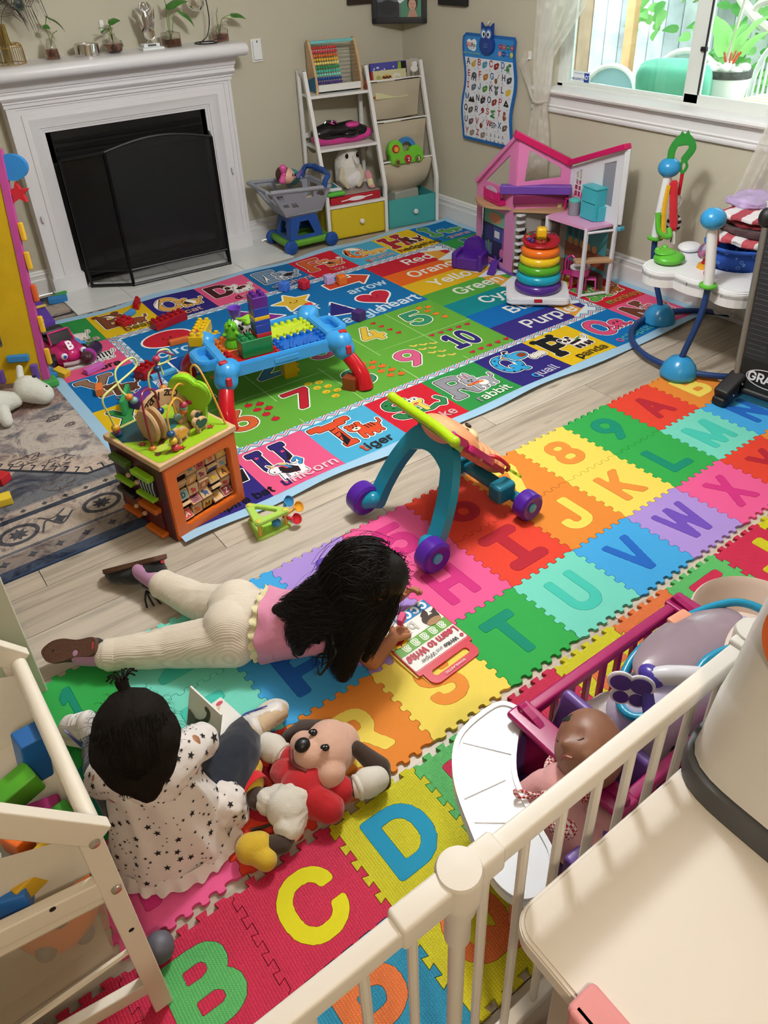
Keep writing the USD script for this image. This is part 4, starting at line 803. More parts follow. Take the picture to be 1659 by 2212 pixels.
solo('bare_branch', cat(tube(spl([(1.2, -1.55, 1.5), (1.2, -1.72, 1.28), (1.2, -1.95, 1.14), (1.25, -2.3, 1.02)], 8), .028, 8), tube(spl([(1.2, -1.78, 1.24), (1.2, -1.86, 1.3), (1.25, -2.2, 1.35)], 6), .02, 8), tube(spl([(1.2, -1.62, 1.55), (1.2, -1.85, 1.36), (1.2, -2.2, 1.26)], 6), .014, 8)), M('c9c2b8', .8, var=.15), 'pale curved bare branch outside the right pane', 'branch')
WHP = M('e6e6e4', .5)
def bent_chair(label, y, z, rx, mat, x=.75, w=.22, h=.16):
    t = thing('patio_chair', label, 'chair', (x, y, z), 90); a = np.linspace(0, PI, 16)
    obj(t, 'back_rim', rt(tube([(w*math.cos(q), 0, h*math.sin(q)) for q in a], .016, 8), rx, (0, 1, 0)), WHP)
    obj(t, 'back_panel', rt(wrap(lambda u, v: (w*.93*math.cos(PI*u)*v, .02*(1-v*v), h*.93*math.sin(PI*u)*v-.12*(1-v)), 14, 6), rx, (0, 1, 0)), mat, smooth=True)
    obj(t, 'leg', cat([cyl((s*w*.9, 0, 0), (s*w*.9, .02, -z-.2), .014, n=8) for s in (-1, 1)]), WHP); obj(t, 'seat', cb(0, -.2, -.42, 2*w, .4, .04, .015), mat); return t
BGR = M('8fb0ba', .8)
bent_chair('blue-grey padded patio chair with white rim behind the window sticker', -1.16, .80, 12, BGR, .78, .2, .15)
bent_chair('grey padded patio chair leaning beside the green cushion', -1.60, .80, -22, M('9db5b2', .8), .95, .27, .25)
t = thing('ribbed_planter', 'cream ribbed round planter in the lower left of the window', 'planter', (.42, -1.36, .80)); obj(t, 'ribs', cat([torus(.05+.022*i, .018, 36, 8, z=.085-.03*i) for i in range(4)]), M('ded7c8', .7)); obj(t, 'base', lathe([(0, -.1), (.12, -.1), (.12, 0), (0, .02)], 24), M('cfc8b8', .7))
GC = F('5fae92', var=.12, vscale=9)
def cushion(sx, sy, sz, sh=2.6):
    m = trimesh.creation.icosphere(4); v = m.vertices; v = np.sign(v)*np.abs(v)**(1/sh*1.0) if False else v/np.linalg.norm(np.abs(v)**(1/.38) if False else v, axis=1, keepdims=True)
    p_ = 4.5; n = (np.abs(v)**p_).sum(1)**(1/p_); v = v/n[:, None]
    e = (v[:, 0]**2+v[:, 1]**2)/2; v[:, 2] *= (1-.55*np.clip(e, 0, 1)**2); m.vertices = v*np.array((sx, sy, sz)); return m
t = thing('green_cushion', 'plump sea-green cushion leaning on the patio chairs outside', 'cushion', (.52, -1.81, .93), 20); obj(t, 'pillow', noisy(rt(rt(cushion(.2, .14, .09), 62, (1, 0, 0)), 90), .006, 9), GC, smooth=True)
solo('green_cover', noisy(ell(.42, -1.58, .79, .12, .24, .09, 4), .03, 10), GC, 'crumpled sea-green cover below the cushion outside', 'cover', smooth=True)
t = thing('stone_pot', 'white textured pot topped with pale stones and a red-stemmed plant', 'plant pot', (.72, -2.0, .80))
obj(t, 'pot', noisy(lathe([(0, 0), (.095, 0), (.125, .2), (.128, .215), (.118, .215), (.112, .17), (0, .17)], 32), .003, 40), M('e2e4e4', .9, bump=.8, bscale=120)); obj(t, 'worn_rim', lathe([(.1262, .178), (.1285, .215), (.119, .2165), (.118, .2)], 32), M('4a4a48', .9, var=.5, vscale=40))
for i in range(9): a = i*.7; obj(t, 'stone', noisy(ell(.085*math.cos(a)*(i > 1), .085*math.sin(a)*(i > 1), .215+.012*(i % 2), .038, .03, .025, 2), .006, 20, i), M('d6d2ca', .8), smooth=True)
for i in range(7): a = i*.9; tp = np.array((.1*math.cos(a), .13*math.sin(a), .36+.04*(i % 3))); obj(t, 'leaf', leaf(tp*np.array((.4, .4, .8)), tp+np.array((.02, .06*math.sin(a), .04)), (-.6, 0, .8), .04), GLF[2], smooth=True)
obj(t, 'stem', cat([tube([(0, 0, .2), (.04*math.cos(i*.9), .05*math.sin(i*.9), .3)], .005, 6) for i in range(7)]), M('d8563a', .6)); obj(t, 'stake', cyl((0, .03, .2), (.02, -.04, .75), .009), M('cfc6b8', .8))
t = thing('spindle_chair', 'white arched spindle-back garden chair in the right pane', 'chair', (1.25, -1.95, .0), 75); a = np.linspace(0, PI, 18)
obj(t, 'back_hoop', tube([(.15*math.cos(q), 0, .72+.36*math.sin(q)) for q in a], .016, 8), WHP)
for i in range(7): x = -.12+.04*i; obj(t, 'spindle', cyl((x, 0, .5), (x, 0, .72+.36*math.sqrt(1-(x/.15)**2)), .007, n=8), WHP)
obj(t, 'seat', cb(0, -.18, .48, .4, .4, .03, .01), WHP); 
for sx in (-.15, .15): obj(t, 'leg', cyl((sx, -.02, -.2), (sx, 0, .75), .015, n=8), WHP)
t = thing('slat_table', 'pale wooden slatted garden table outside the right pane', 'table', (.72, -2.42, .0))
for i in range(6): obj(t, 'slat', bx(-.22+.075*i, -.155+.075*i, -.22, .32, .86, .88, .003), M('d9c2a4', .8, var=.1))
obj(t, 'leg', cat([cb(sx, sy, .33, .05, .05, 1.06) for sx in (-.18, .2) for sy in (-.18, .28)]), M('cbb494', .8))
solo('orange_panel', bx(1.5, 1.53, -2.3, -2.0, -.2, 1.06), M('d9814a', .7), 'orange upright board behind the white garden chair', 'board')
t = thing('window_sticker', 'small white and blue security sticker on the lower left pane', 'sticker', (.1255, -1.435, .962), -90)
p = Paint(.0003); p.add(sbox(0, 0, .118, .058), 'e6edf2').add(sbox(.078, .004, .114, .05), '1b3f9a').add(gtext('ADT', .096, .018, .02, .03), 'eef3fa').add(gtext('secured by', .038, .012, .014, .02), '3a4f8a').add(sbox(.006, .044, .07, .047), '9aa8c0'); paint(t, 'decal', p, xf=stand)

# ---------------------------------------------------------------- storage unit in the corner and what stands on it
def qpanel(c, th, holes=(), r=0):
    """flat panel on four corners (c00, c10, c11, c01) with holes given in its own unit square"""
    c = [np.array(q, float) for q in c]; n = np.cross(c[1]-c[0], c[3]-c[0]); n /= np.linalg.norm(n)
    g = sbox(0, 0, 1, 1)
    for h in holes: g = g.difference(h)
    m = ext(g, 1.0); u, v, w = m.vertices.T[:, :, None]
    m.vertices = c[0]*(1-u)*(1-v)+c[1]*u*(1-v)+c[2]*u*v+c[3]*(1-u)*v+n*th*(w-.5); return m
def uvp(*p): return Polygon(p)
SH = M('e6e5e2', .4)
sh = thing('toy_shelf', 'white two-bay ladder toy shelf with yellow and teal drawers in the corner', 'shelf', (-.852, -.362, 0), -9.1)
BX = (0, .415, .805); TOPY, TOPZ, KZ, BY = .215, .99, .30, .335
fy = lambda z: 0 if z < KZ else TOPY*(z-KZ)/(TOPZ-KZ)
for x in BX:
    obj(sh, 'post', cat(qpanel([(x-.011, 0, 0), (x-.011, .024, 0), (x-.011, .024, KZ), (x-.011, 0, KZ)], .022), qpanel([(x-.011, 0, KZ), (x-.011, .024, KZ), (x-.011, TOPY+.024, TOPZ), (x-.011, TOPY, TOPZ)], .022)), SH, smooth=False)
    obj(sh, 'post', cat(bx(x-.022, x, BY-.022, BY, 0, TOPZ, .002), bx(x-.02, x-.004, TOPY, BY, TOPZ-.02, TOPZ, .002), bx(x-.02, x-.004, .01, BY, .005, .03)), SH, smooth=False)
def shelf(x0, x1, z): return bx(x0, x1-.022, fy(z)-.004, BY-.02, z-.016, z, .002)
for z in (.225, .56, .855): obj(sh, 'shelf_board', shelf(0, BX[1], z), SH, smooth=False)
obj(sh, 'shelf_board', bx(BX[1], BX[2]-.022, .01, BY-.02, .0, .012, .002), SH, smooth=False); obj(sh, 'back_rail', bx(0, BX[1]-.02, BY-.018, BY-.004, .59, .62, .002), SH, smooth=False)
CANV = F('bfb39a', bump=.4, bscale=700)
obj(sh, 'side_sling', wrap(lambda u, v: (-.014-.006*math.sin(PI*u), .03+fy(.25+.3*v)*.8+.27*u*(1-.35*v), .25+.3*v-.02*math.sin(PI*u)), 10, 8), CANV, smooth=True)
for z, sag, dp in ((.895, .23, .03), (.665, .24, .03), (.43, .20, .085)):
    y0 = fy(z)+.004; xa, xb = BX[1]+.004, BX[2]-.03
    def fn(u, v, z=z, y0=y0, sag=sag, dp=dp):
        if v < .12: a = v/.12*1.6*PI; return (xa+(xb-xa)*u, y0+.008-.009*math.cos(a+2.4), z+.009*math.sin(a+.6))
        q = (v-.12)/.88; w = 1-.12*q*abs(2*u-1) if dp > .05 else 1
        return (xa+(xb-xa)*(.5+(u-.5)*(w if dp > .05 else 1-.02*q)), y0+.004+.004*math.sin(5*u+4*q)-.004*math.sin(PI*q)*math.sin(PI*u)+(.1*q**3 if dp > .05 else .03*q), z-sag*q-(.04*math.sin(PI*u)*q if dp > .05 else .006*math.sin(PI*u)*q))
    sl = obj(sh, 'canvas_sling', wrap(fn, 24, 26), CANV, smooth=True); obj(sl, 'rod', cyl((xa-.004, y0+.008, z), (xb+.008, y0+.008, z), .006, n=10), SH)
obj(sh, 'canvas_sling', wrap(lambda u, v: (xa+(xb-xa)*u, BY-.03-.008*math.sin(PI*u)*v, TOPZ-.005-.15*v), 10, 8), CANV, smooth=True)
def drawer(x0, x1, z1, h, nm):
    m = M(h, .6, bump=.15, bscale=400); a, b, y, d = x0+.003, x1-.025, .0, .29
    o = obj(sh, 'drawer', cat(bx(a, b, y, y+.006, .012, z1, .001), bx(a, b, y+d-.006, y+d, .012, z1), bx(a, a+.006, y, y+d, .012, z1), bx(b-.006, b, y, y+d, .012, z1), bx(a, b, y, y+d, .012, .018)), m, nm, smooth=False)
    obj(o, 'knob', mv(rt(lathe([(0, -.004), (.008, -.003), (.008, .004), (.015, .01), (.017, .018), (.012, .026), (0, .028)], 24), 90, (1, 0, 0)), (a+b)/2+.02, y, z1*.52), M('eae8e4', .25))
drawer(BX[0], BX[1], .205, 'd2b91e', 'yellow fabric drawer'); drawer(BX[1], BX[2], .20, '45a3a0', 'teal fabric drawer')
aS = math.radians(-9.1)
def SL(x, y, z): return (-.852+x*math.cos(aS)-y*math.sin(aS), -.362+x*math.sin(aS)+y*math.cos(aS), z)
# abacus
t = thing('abacus', 'wooden abacus with ten rows of rainbow beads on the top left shelf', 'abacus', SL(.215, .27, .855), -9.1)
sd = Polygon([(-.06, 0), (.06, 0), (.06, .05)]+[(.06-.085*a**1.5, .05+.235*a) for a in np.linspace(.1, 1, 8)]+[(-.045, .292), (-.06, .28)])
SDM = M('c9a67c', .5, var=.12, vscale=14)
for s in (-1, 1):
    o = obj(t, 'side', frame(bev(affinity.scale(sd, -1, 1, origin=(0, 0)), .016, .003), (s*.152-.008, 0, 0), (0, 1, 0), (0, 0, 1)), SDM, smooth=False)
    obj(o, 'painted_corner', frame(ext(Polygon([(-.058, .01), (.058, .01), (.058, .07), (-.058, .10)]), .001), (s*.152+(-.0095 if s < 0 else .0085), 0, 0), (0, 1, 0), (0, 0, 1)), M('2f6f94', .5))
obj(t, 'top_bar', bx(-.144, .144, .02, .05, .268, .284, .003), M('74c6c6', .4)); obj(t, 'front_board', bx(-.144, .144, -.062, -.05, .012, .05, .002), M('e8e6e2', .4)); obj(t, 'floor_board', bx(-.144, .144, -.05, .055, .012, .018), M('6f9aa0', .5))
for i, h in enumerate(('cf3a3c', 'd24450', 'dd6f2c', 'e0b33a', 'ead878', '3c9a5e', '52bba0', '86d4c2', '22489a', '50388a')):
    z = .245-.0205*i; y = -.052+.0045*(9-i)*(1.0) if False else -.045+.008*(9-i)*.9
    o = obj(t, 'rod', cyl((-.144, y, z), (.144, y, z), .0016, n=6), M('8c8f93', .3, metallic=.8))
    for k in range(10): obj(o, 'bead', ell(-.135+.0165*k+.004, y, z, .0084, .0098, .0098, 1), M(h, .3), smooth=True)
for i, (lab, hh) in enumerate((('small brown wooden figure beside the abacus', '7a3a22'),)):
    t = thing('wooden_figure', lab, 'figurine', SL(.395, .20, .855)); obj(t, 'body', lathe([(0, 0), (.016, 0), (.017, .02), (.01, .03), (0, .03)], 16), M(hh, .4)); obj(t, 'head', ell(0, 0, .04, .013, s=2), M('a8522f', .4)); obj(t, 'hat', cb(.004, .01, .055, .012, .004, .05, .001), M('3a1a14', .4))
# glossy toy on the middle shelf
t = thing('moulded_toy', 'glossy black and pink moulded toy lying on the middle shelf', 'toy', SL(.20, .19, .56), -9.1)
BG, PKG = M('0e0e10', .15), M('c93a8c', .3)
obj(t, 'shell', body([[((-.16, 0, .065), .052), ((-.1, .0, .075), .058), ((-.05, 0, .07), .05), ((.06, 0, .075), .055), ((.15, .0, .05), .04)]], .008, 8), BG, smooth=True)
obj(t, 'sole', body([[((-.175, -.01, .045), .04), ((-.06, -.012, .03), .03), ((.1, -.012, .032), .032), ((.172, -.01, .048), .032)]], .008, 8), PKG, smooth=True)
obj(t, 'pink_panel', cat(ell(.06, -.03, .108, .05, .03, .02, 2), ell(-.06, .0, .122, .03, .02, .022, 2)), PKG, smooth=True); obj(t, 'strap', tube(spl([(-.12, 0, .12), (-.1, 0, .14), (-.06, -.02, .135), (-.03, -.02, .10)], 6), .006, 6), BG); obj(t, 'vent', ell(.04, -.045, .06, .06, .03, .025, 2), M('060607', .1), smooth=True)
# owl plush and neighbours on the lower shelf (on the red case)
t = thing('red_case', 'flat red plastic case with a clear lid and white handle on the lower shelf', 'case', SL(.20, .135, .225), -9.1)
obj(t, 'tray', bx(-.185, .178, -.12, .1, 0, .052, .01), M('b3202f', .3)); obj(t, 'lid', bx(-.18, .173, -.116, .096, .0525, .06, .003), M('a08f88', .15)); obj(t, 'handle', rt(ext(unary_union([oval(0, 0, .06, .013), line([(-.11, -.006), (-.04, .0)], .006), line([(.04, 0), (.11, .006)], .006)]), .004), 90, (1, 0, 0)).apply_translation((.0, -.1205, .027)), M('eceaea', .4))
t = thing('owl_plush', 'white fluffy owl plush with black eyes on the lower shelf', 'plush toy', SL(.22, .165, .2858), -9.1)
WFUR = F('dcd8cf', bump=1., bscale=160)
obj(t, 'body', noisy(body([[((0, .02, .06), .085), ((.0, .02, .13), .085), ((.01, .02, .19), .068)]], .008, 10), .004, 45), WFUR, smooth=True)
obj(t, 'belly', noisy(ell(.015, -.05, .065, .055, .02, .05), .002, 60), F('e6e6e4'), smooth=True)
for s in (-1, 1): obj(t, 'wing', noisy(body([[((s*.06, -.03, .13), .016), ((s*.075, -.045, .07), .022), ((s*.04, -.06, .02), .016)]], .006, 6), .002, 50), F('c9bea6'), smooth=True); obj(t, 'eye', ell(.012+s*.038, -.043, .205, .011, .008, .016, 2), M('0c0c0e', .1), smooth=True)
obj(t, 'beak', body([[((.02, -.045, .195), .014), ((.026, -.075, .165), .011), ((.028, -.072, .145), .006)]], .004, 5), M('cfcac2', .6), smooth=True)
t = thing('pink_plush', 'small pink and cream plush leaning on the white owl', 'plush toy', SL(.325, .06, .2858), -9.1)
obj(t, 'top', body([[((0, .035, .09), .018), ((0, .02, .065), .022)]], .005, 6), F('d98f96'), smooth=True); obj(t, 'base', body([[((0, .02, .06), .02), ((.002, -.0, .022), .02)]], .005, 6), F('d8cba0'), smooth=True); obj(t, 'foot', ell(.004, -.012, .014, .02, .016, .014, 2), F('d99a9a'), smooth=True)
t = thing('green_toy_reader', 'lime green rounded toy reader stacked at the left of the lower shelf', 'toy', SL(.045, .08, .2858), -9.1); obj(t, 'case', bx(-.06, .07, -.085, .07, 0, .026, .01), M('58b83a', .3)); obj(t, 'rim', bx(-.058, .068, -.083, .068, .008, .014), M('2f8aa0', .4))
t = thing('toy_tablet', 'white and teal toy tablet on the lime green reader', 'toy tablet', SL(.04, .09, .3122), -14); obj(t, 'case', bx(-.06, .065, -.075, .07, 0, .02, .007), M('d9dde0', .35)); obj(t, 'screen', bx(-.05, .045, -.05, .06, .0195, .0215), M('2f7f94', .2))
# books in the top pocket
BK = []
def book(label, x, y, z, w, h, th, tilt, cover, extra, rz=0):
    t = thing('picture_book', label, 'book', SL(x, y, z), -9.1+rz, 'picture books in the top canvas pocket')
    A = lambda m: rt(m, 90+tilt, (1, 0, 0))
    obj(t, 'pages', A(bx(.004, w-.004, .004, h-.004, -th/2+.001, th/2-.001)), M('e9e4d6', .8), smooth=False); o = obj(t, 'cover', A(cat(bx(0, w, 0, h, th/2-.001, th/2+.001), bx(0, w, 0, h, -th/2-.001, -th/2+.001), bx(0, .002, 0, h, -th/2, th/2))), M(cover, .35), smooth=False)
    p = Paint(.0003); extra(p, w, h); m, c = p.mesh(); obj(o, 'cover_art', A(mv(m, 0, 0, th/2+.0012)), VC(.35), col=c)
def art1(p, w, h):
    p.add(sbox(.004, .004, w-.004, h-.004), '4a4a9c').add([star(rng.uniform(.02, w-.05), rng.uniform(h*.4, h-.02), .008, 5) for _ in range(24)], 'e4e2ee').add(Polygon([(w-.075, h-.09), (w-.004, h-.11), (w-.004, h-.004), (w-.06, h-.004)]), '8fae3a').add(sbox(w-.04, h-.07, w-.004, h-.004), '15150f')
def art2(p, w, h):
    p.add(sbox(.003, .003, w-.003, h-.003), 'cdc89a').add(oval(w*.4, h*.72, w*.16, h*.12), 'd6963c').add([oval(w*(.3+.05*i), h*(.76-.03*(i % 2)), .008, .006) for i in range(5)], '3a2a1a').add(oval(w*.7, h*.75, w*.13, h*.12), 'ddd8cc').add(oval(w*.72, h*.7, w*.08, h*.06), 'c9c09a').add(oval(w*.15, h*.74, w*.07, h*.1), 'a8a45a')
book('purple starry picture book at the back of the top canvas pocket', .45, .235, .79, .26, .20, .01, -8, '43439a', art1)
book('cream animal picture book in front of the starry one', .455, .205, .785, .235, .165, .012, -10, 'c6c28f', art2)
book('thin red-spined book at the left of the canvas pocket', .443, .222, .79, .05, .155, .03, -9, 'a8242c', lambda p, w, h: p.add(sbox(.002, .002, w-.002, h-.002), 'b53a30'))
solo('white_cutout', frame(ext(unary_union([oval(0, 0, .026, .02), oval(.006, .026, .018, .016)]), .006), SL(.735, .2, .945), (math.cos(aS), math.sin(aS), 0), (0, .1, 1)), M('dedad4', .6), 'small white shaped card at the right of the top pocket', 'card')
# green music toy in the second pocket
t = thing('music_toy', 'lime green toy with blue handle and three round buttons in a canvas pocket', 'toy', SL(.585, .045, .405), -9.1)
LIME = M('6fc02f', .3)
g = unary_union([rrect(-.115, .125, 0, .075, .02), oval(-.07, .09, .055, .06), oval(.07, .07, .05, .035)])
obj(t, 'front', frame(bev(g, .04, .008), (0, .02, 0), (1, 0, 0), (0, .25, 1)), LIME, smooth=False); obj(t, 'handle', frame(ext(oval(.02, .085, .07, .075).difference(oval(.02, .085, .042, .045)).intersection(sbox(-1, .07, 1, 1)), .02), (0, .025, 0), (1, 0, 0), (0, .25, 1)), M('2f78b4', .35), smooth=False)
for x, y, r, h, h2 in ((-.075, .105, .026, 'b5242a', 'd9a03a'), (.005, .035, .026, 'c52a3c', '7a1420'), (-.075, .025, .022, '8a9a3a', '5a4a2a'), (.08, .03, .022, '4f9a2a', '8a3a2a')):
    o = obj(t, 'button', frame(bev(oval(x, y, r, r), .01, .003), (0, -.02, 0), (1, 0, 0), (0, .25, 1)), M(h, .25), smooth=False); obj(o, 'button_face', frame(ext(star(x, y, r*.7, 8, .8), .002), (0, -.031, .0), (1, 0, 0), (0, .25, 1)), M(h2, .3), smooth=False)
p = Paint(.0003); p.add(gtext('2', .005, .025, .022, .04), 'efe4e0').add(gtext('3', .08, .02, .02, .04), 'efe4e0'); m, c = p.mesh(); obj(t, 'numerals', frame(m, (0, -.0345, .0), (1, 0, 0), (0, .25, 1)), VC(.4), col=c)
solo('clear_box', bx(*(lambda q: (q[0]-.1, q[0]+.1, q[1]-.06, q[1]+.06))(SL(.6, .15, 0)), .02, .222, .006), M('a8aba0', .3), 'pale plastic box inside the teal drawer', 'box')

# ---------------------------------------------------------------- toy shopping cart
t = thing('toy_cart', 'toy shopping cart with grey basket, blue frame and green base', 'toy cart', (-1.04, -.27, 0), -4)
CB, CG, CY = M('1b4a94', .4), M('5f9f2c', .4), M('9597a0', .5)
obj(t, 'base', cat(bx(-.15, .17, -.13, -.09, .035, .075, .012), bx(-.15, .17, .09, .13, .035, .075, .012), bx(-.15, -.1, -.12, .12, .035, .075, .012), bx(.11, .17, -.12, .12, .035, .075, .012), bx(-.12, .13, -.1, .1, .045, .055)), CG)
for x in (-.13, .16):
    for y in (-.135, .135):
        o = obj(t, 'wheel', mv(rt(lathe([(0, -.016), (.03, -.018), (.042, -.012), (.046, 0), (.042, .012), (.03, .018), (0, .016)], 28), 90, (1, 0, 0)), x, y, .046), CB); obj(o, 'hub', cb(x, y-.0185*np.sign(-y)*-1, .046, .02, .004, .03, .001), M('123768', .4))
def tpost(): 
    ms = []; B, Tq = [(-.115, -.1), (.115, -.1), (.115, .1), (-.115, .1)], [(-.085, -.075), (.085, -.075), (.085, .075), (-.085, .075)]
    for i in range(4):
        j = (i+1) % 4; ms.append(qpanel([(*B[i], .07), (*B[j], .07), (*Tq[j], .235), (*Tq[i], .235)], .012, [uvp((.22, .16), (.78, .16), (.66, .66), (.34, .66))]))
    return cat(ms)
obj(t, 'frame', tpost(), CB, smooth=False)
Bq, Tq = [(-.13, -.1), (.13, -.1), (.13, .1), (-.13, .1)], [(-.235, -.15), (.165, -.15), (.165, .15), (-.235, .15)]
ms = []
for i in range(4):
    j = (i+1) % 4; hs = [uvp((.08+.3*k, .3), (.34+.3*k, .3), (.30+.3*k, .85), (.04+.3*k+.08, .85)) for k in range(3)] if i in (0, 2) else [uvp((.1, .35), (.5, .3), (.42, .88), (.1, .88)), uvp((.58, .3), (.92, .35), (.9, .88), (.52, .88))]
    if i == 0: hs = [uvp((.08, .3), (.2, .3), (.16, .85), (.05, .85)), uvp((.26, .25), (.4, .25), (.34, .6), (.25, .6)), uvp((.55, .62), (.72, .62), (.72, .9), (.55, .9)), uvp((.78, .62), (.94, .62), (.94, .9), (.78, .9))]
    zt = [.405 if q[0] < 0 else .375 for q in Tq]
    ms.append(qpanel([(*Bq[i], .24), (*Bq[j], .24), (*Tq[j], zt[j]), (*Tq[i], zt[i])], .007, hs))
ms += [bx(-.13, .13, -.1, .1, .225, .245, .004), bx(-.11, .11, -.085, .085, .212, .23, .004)]
obj(t, 'basket', cat(ms+[tube([(-.235, -.15, .405), (.165, -.15, .378), (.175, -.14, .378), (.175, .14, .378), (.165, .15, .378), (-.235, .15, .405), (-.25, .14, .406), (-.25, -.14, .406)], .013, 8, True)]), CY, smooth=30)
obj(t, 'handle', cat(tube(spl([(.13, -.15, .38), (.14, -.15, .42), (.165, -.14, .445), (.175, -.05, .455), (.175, .05, .455), (.165, .14, .445), (.14, .15, .42), (.13, .15, .38)], 6), .016, 10), *[torus(.016, .004, 14, 6).apply_transform(trimesh.transformations.rotation_matrix(PI/2, (1, 0, 0))).apply_translation((.175, y, .455)) for y in (-.06, -.03, 0, .03, .06)]), CB)
t = thing('doll_toy', 'vinyl doll with pink bow and teal dress lying in the toy cart', 'doll', (-1.1, -.28, .40), 25)
obj(t, 'head', ell(-.03, -.03, .06, .05, .045, .048), M('dcae98', .4), smooth=True); obj(t, 'hair', cat(ell(-.045, -.012, .07, .05, .045, .05), ell(-.02, .012, .06, .045, .04, .045)), M('4a2c1c', .5), smooth=True)
obj(t, 'bow', cat(body([[((-.085, -.04, .075), .012), ((-.105, -.045, .05), .02)]], .005, 5), body([[((-.08, -.04, .085), .012), ((-.085, -.045, .12), .022)]], .005, 5), ell(-.083, -.045, .082, .014, s=2)), M('d9569c', .3), smooth=True)
for s in (0, 1): obj(t, 'eye', ell(-.03+.026*s, -.073, .068-.004*s, .006, .003, .01, 2), M('0f0f12', .15), smooth=True)
obj(t, 'mouth', tube(spl([(-.03, -.073, .04), (-.012, -.077, .034), (.006, -.071, .042)], 5), .002, 6), M('8a3038', .4)); obj(t, 'nose', ell(-.014, -.078, .054, .005, s=1), M('d0a08a', .4), smooth=True)
obj(t, 'dress', body([[((.03, -.01, .03), .035), ((.09, .02, .02), .05), ((.13, .04, .01), .045)]], .008, 6), M('37908c', .5), smooth=True); obj(t, 'arm', body([[((.05, -.05, .04), .014), ((.12, -.03, .05), .013)]], .006, 5), M('6a5aa0', .5), smooth=True)
for i, (x, y, h) in enumerate(((-1.0, -.362, 'c8bca4'), (-.94, -.352, 'a89ab8'))): solo('toy_egg', ell(x, y, .31, .03, .024, .024, 2), M(h, .4), ('cream toy egg' if i == 0 else 'lilac toy egg')+' seen through the front slots of the toy cart', 'toy egg', smooth=True)

# ---------------------------------------------------------------- doll house
DX, DY = -.28, -1.65
dh = thing('doll_house', 'large open pink and white doll house with magenta roof by the window wall', 'doll house', (DX, DY, .011))
D = lambda x, y, z: (x-DX, y-DY, z-.011)
A_, B_, C_, E_ = (-.345, -1.205), (-.39, -1.557), (-.14, -1.72), (-.195, -2.115)
DP, DW, DM, DPU = M('dd7fb5', .4), M('dcdde2', .35), M('c8175f', .3), M('6a3fa0', .35)
def wallp(p, q, prof, th, holes=()):
    """upright panel from plan point p to q; prof, holes in (0..1 along, metres up)"""
    p, q = np.array(D(*p, 0)), np.array(D(*q, 0)); L = np.linalg.norm(q-p); g = Polygon([(a*L, z) for a, z in prof])
    for h in holes: g = g.difference(Polygon([(a*L, z) for a, z in h]))
    return frame(ext(g, th), p+np.array((0, 0, .0)), q-p, (0, 0, 1))
obj(dh, 'lower_wall', cat(wallp(A_, B_, [(0, 0), (1, 0), (1, .385), (0, .385)], .008, [[(.13, .05), (.78, .05), (.78, .34), (.13, .34)]]), wallp(B_, C_, [(0, 0), (1, 0), (1, .385), (0, .385)], .008)), M('c982b4', .45), smooth=False)
obj(dh, 'upper_wall', cat(wallp(A_, B_, [(0, .385), (1, .385), (1, .765), (0, .46)], .009, [[(.22, .485), (.84, .485), (.84, .665)]]), wallp(B_, C_, [(0, .385), (1, .385), (1, .61), (0, .77)], .009, [[(.14, .535), (.80, .55), (.80, .60), (.2, .70)]])), DP, smooth=False)
obj(dh, 'white_wall', wallp(C_, E_, [(0, .385), (1, .385), (1, .765), (0, .60)], .009, [[(.12, .46), (.24, .46), (.24, .61), (.12, .58)], [(.64, .47), (.86, .47), (.86, .70), (.64, .67)]]), DW, smooth=False)
for i in range(3): obj(dh, 'glazing_bar', wallp(C_, E_, [(.12, .49+.03*i), (.24, .49+.03*i), (.24, .495+.03*i), (.12, .495+.03*i)], .008), DW, smooth=False)
obj(dh, 'glazing_bar', wallp(C_, E_, [(.175, .46), (.185, .46), (.185, .60), (.175, .60)], .008), DW, smooth=False)
obj(dh, 'shutter_pane', wallp(C_, E_, [(.64, .47), (.86, .47), (.86, .70), (.64, .67)], .004), M('b6b8c6', .2, transmission_weight=.5), smooth=False)
def beam(p, q, w, h): 
    p, q = np.array(D(*p)), np.array(D(*q)); return frame(cb(np.linalg.norm(q-p)/2, 0, 0, np.linalg.norm(q-p), h, w, .004), p, q-p, (0, 0, 1))
obj(dh, 'roof_edge', cat(beam((-.37, -1.215, .468), (-.40, -1.56, .775), .03, .02)), DP); obj(dh, 'roof_edge', beam((-.41, -1.545, .785), (-.15, -1.72, .625), .05, .035), DM, 'magenta roof edge'); obj(dh, 'roof_edge', beam((-.16, -1.71, .622), (-.215, -2.13, .785), .045, .028), DM, 'magenta roof edge')
obj(dh, 'purple_awning', beam((-.435, -1.48, .49), (-.19, -1.775, .50), .05, .045), DPU); obj(dh, 'magenta_band', beam((-.415, -1.565, .445), (-.17, -1.74, .445), .02, .05), M('7a2050', .45))
WD = M('b58f6c', .5, var=.1, vscale=12)
fl_ = lambda pts, z, th, m, nm: obj(dh, nm, ext(Polygon([(x-DX, y-DY) for x, y in pts]), th, z-.011-th), m, smooth=False)
fl_([(-.345, -1.24)]+[(-.40-.07*math.sin(PI*a), -1.24-.29*a) for a in np.linspace(0, 1, 10)]+[(-.385, -1.545)], .389, .012, WD, 'wood_floor'); fl_([(-.42, -1.57), (-.38, -1.545), (-.15, -1.70), (-.15, -1.76), (-.25, -1.77)], .391, .012, WD, 'wood_floor')
fl_([(-.352, -1.755), (-.352, -2.05), (-.15, -2.09), (-.14, -1.75)], .389, .014, M('dca0c8', .25), 'pink_balcony')
for (x, y, z0, z1) in ((-.345, -2.04, .0, .375), (-.20, -2.105, 0, .375), (-.345, -1.765, .2, .375)): obj(dh, 'balcony_post', mv(cb(0, 0, (z0+z1)/2, .018, .018, z1-z0, .002), x-DX, y-DY, 0), DW)
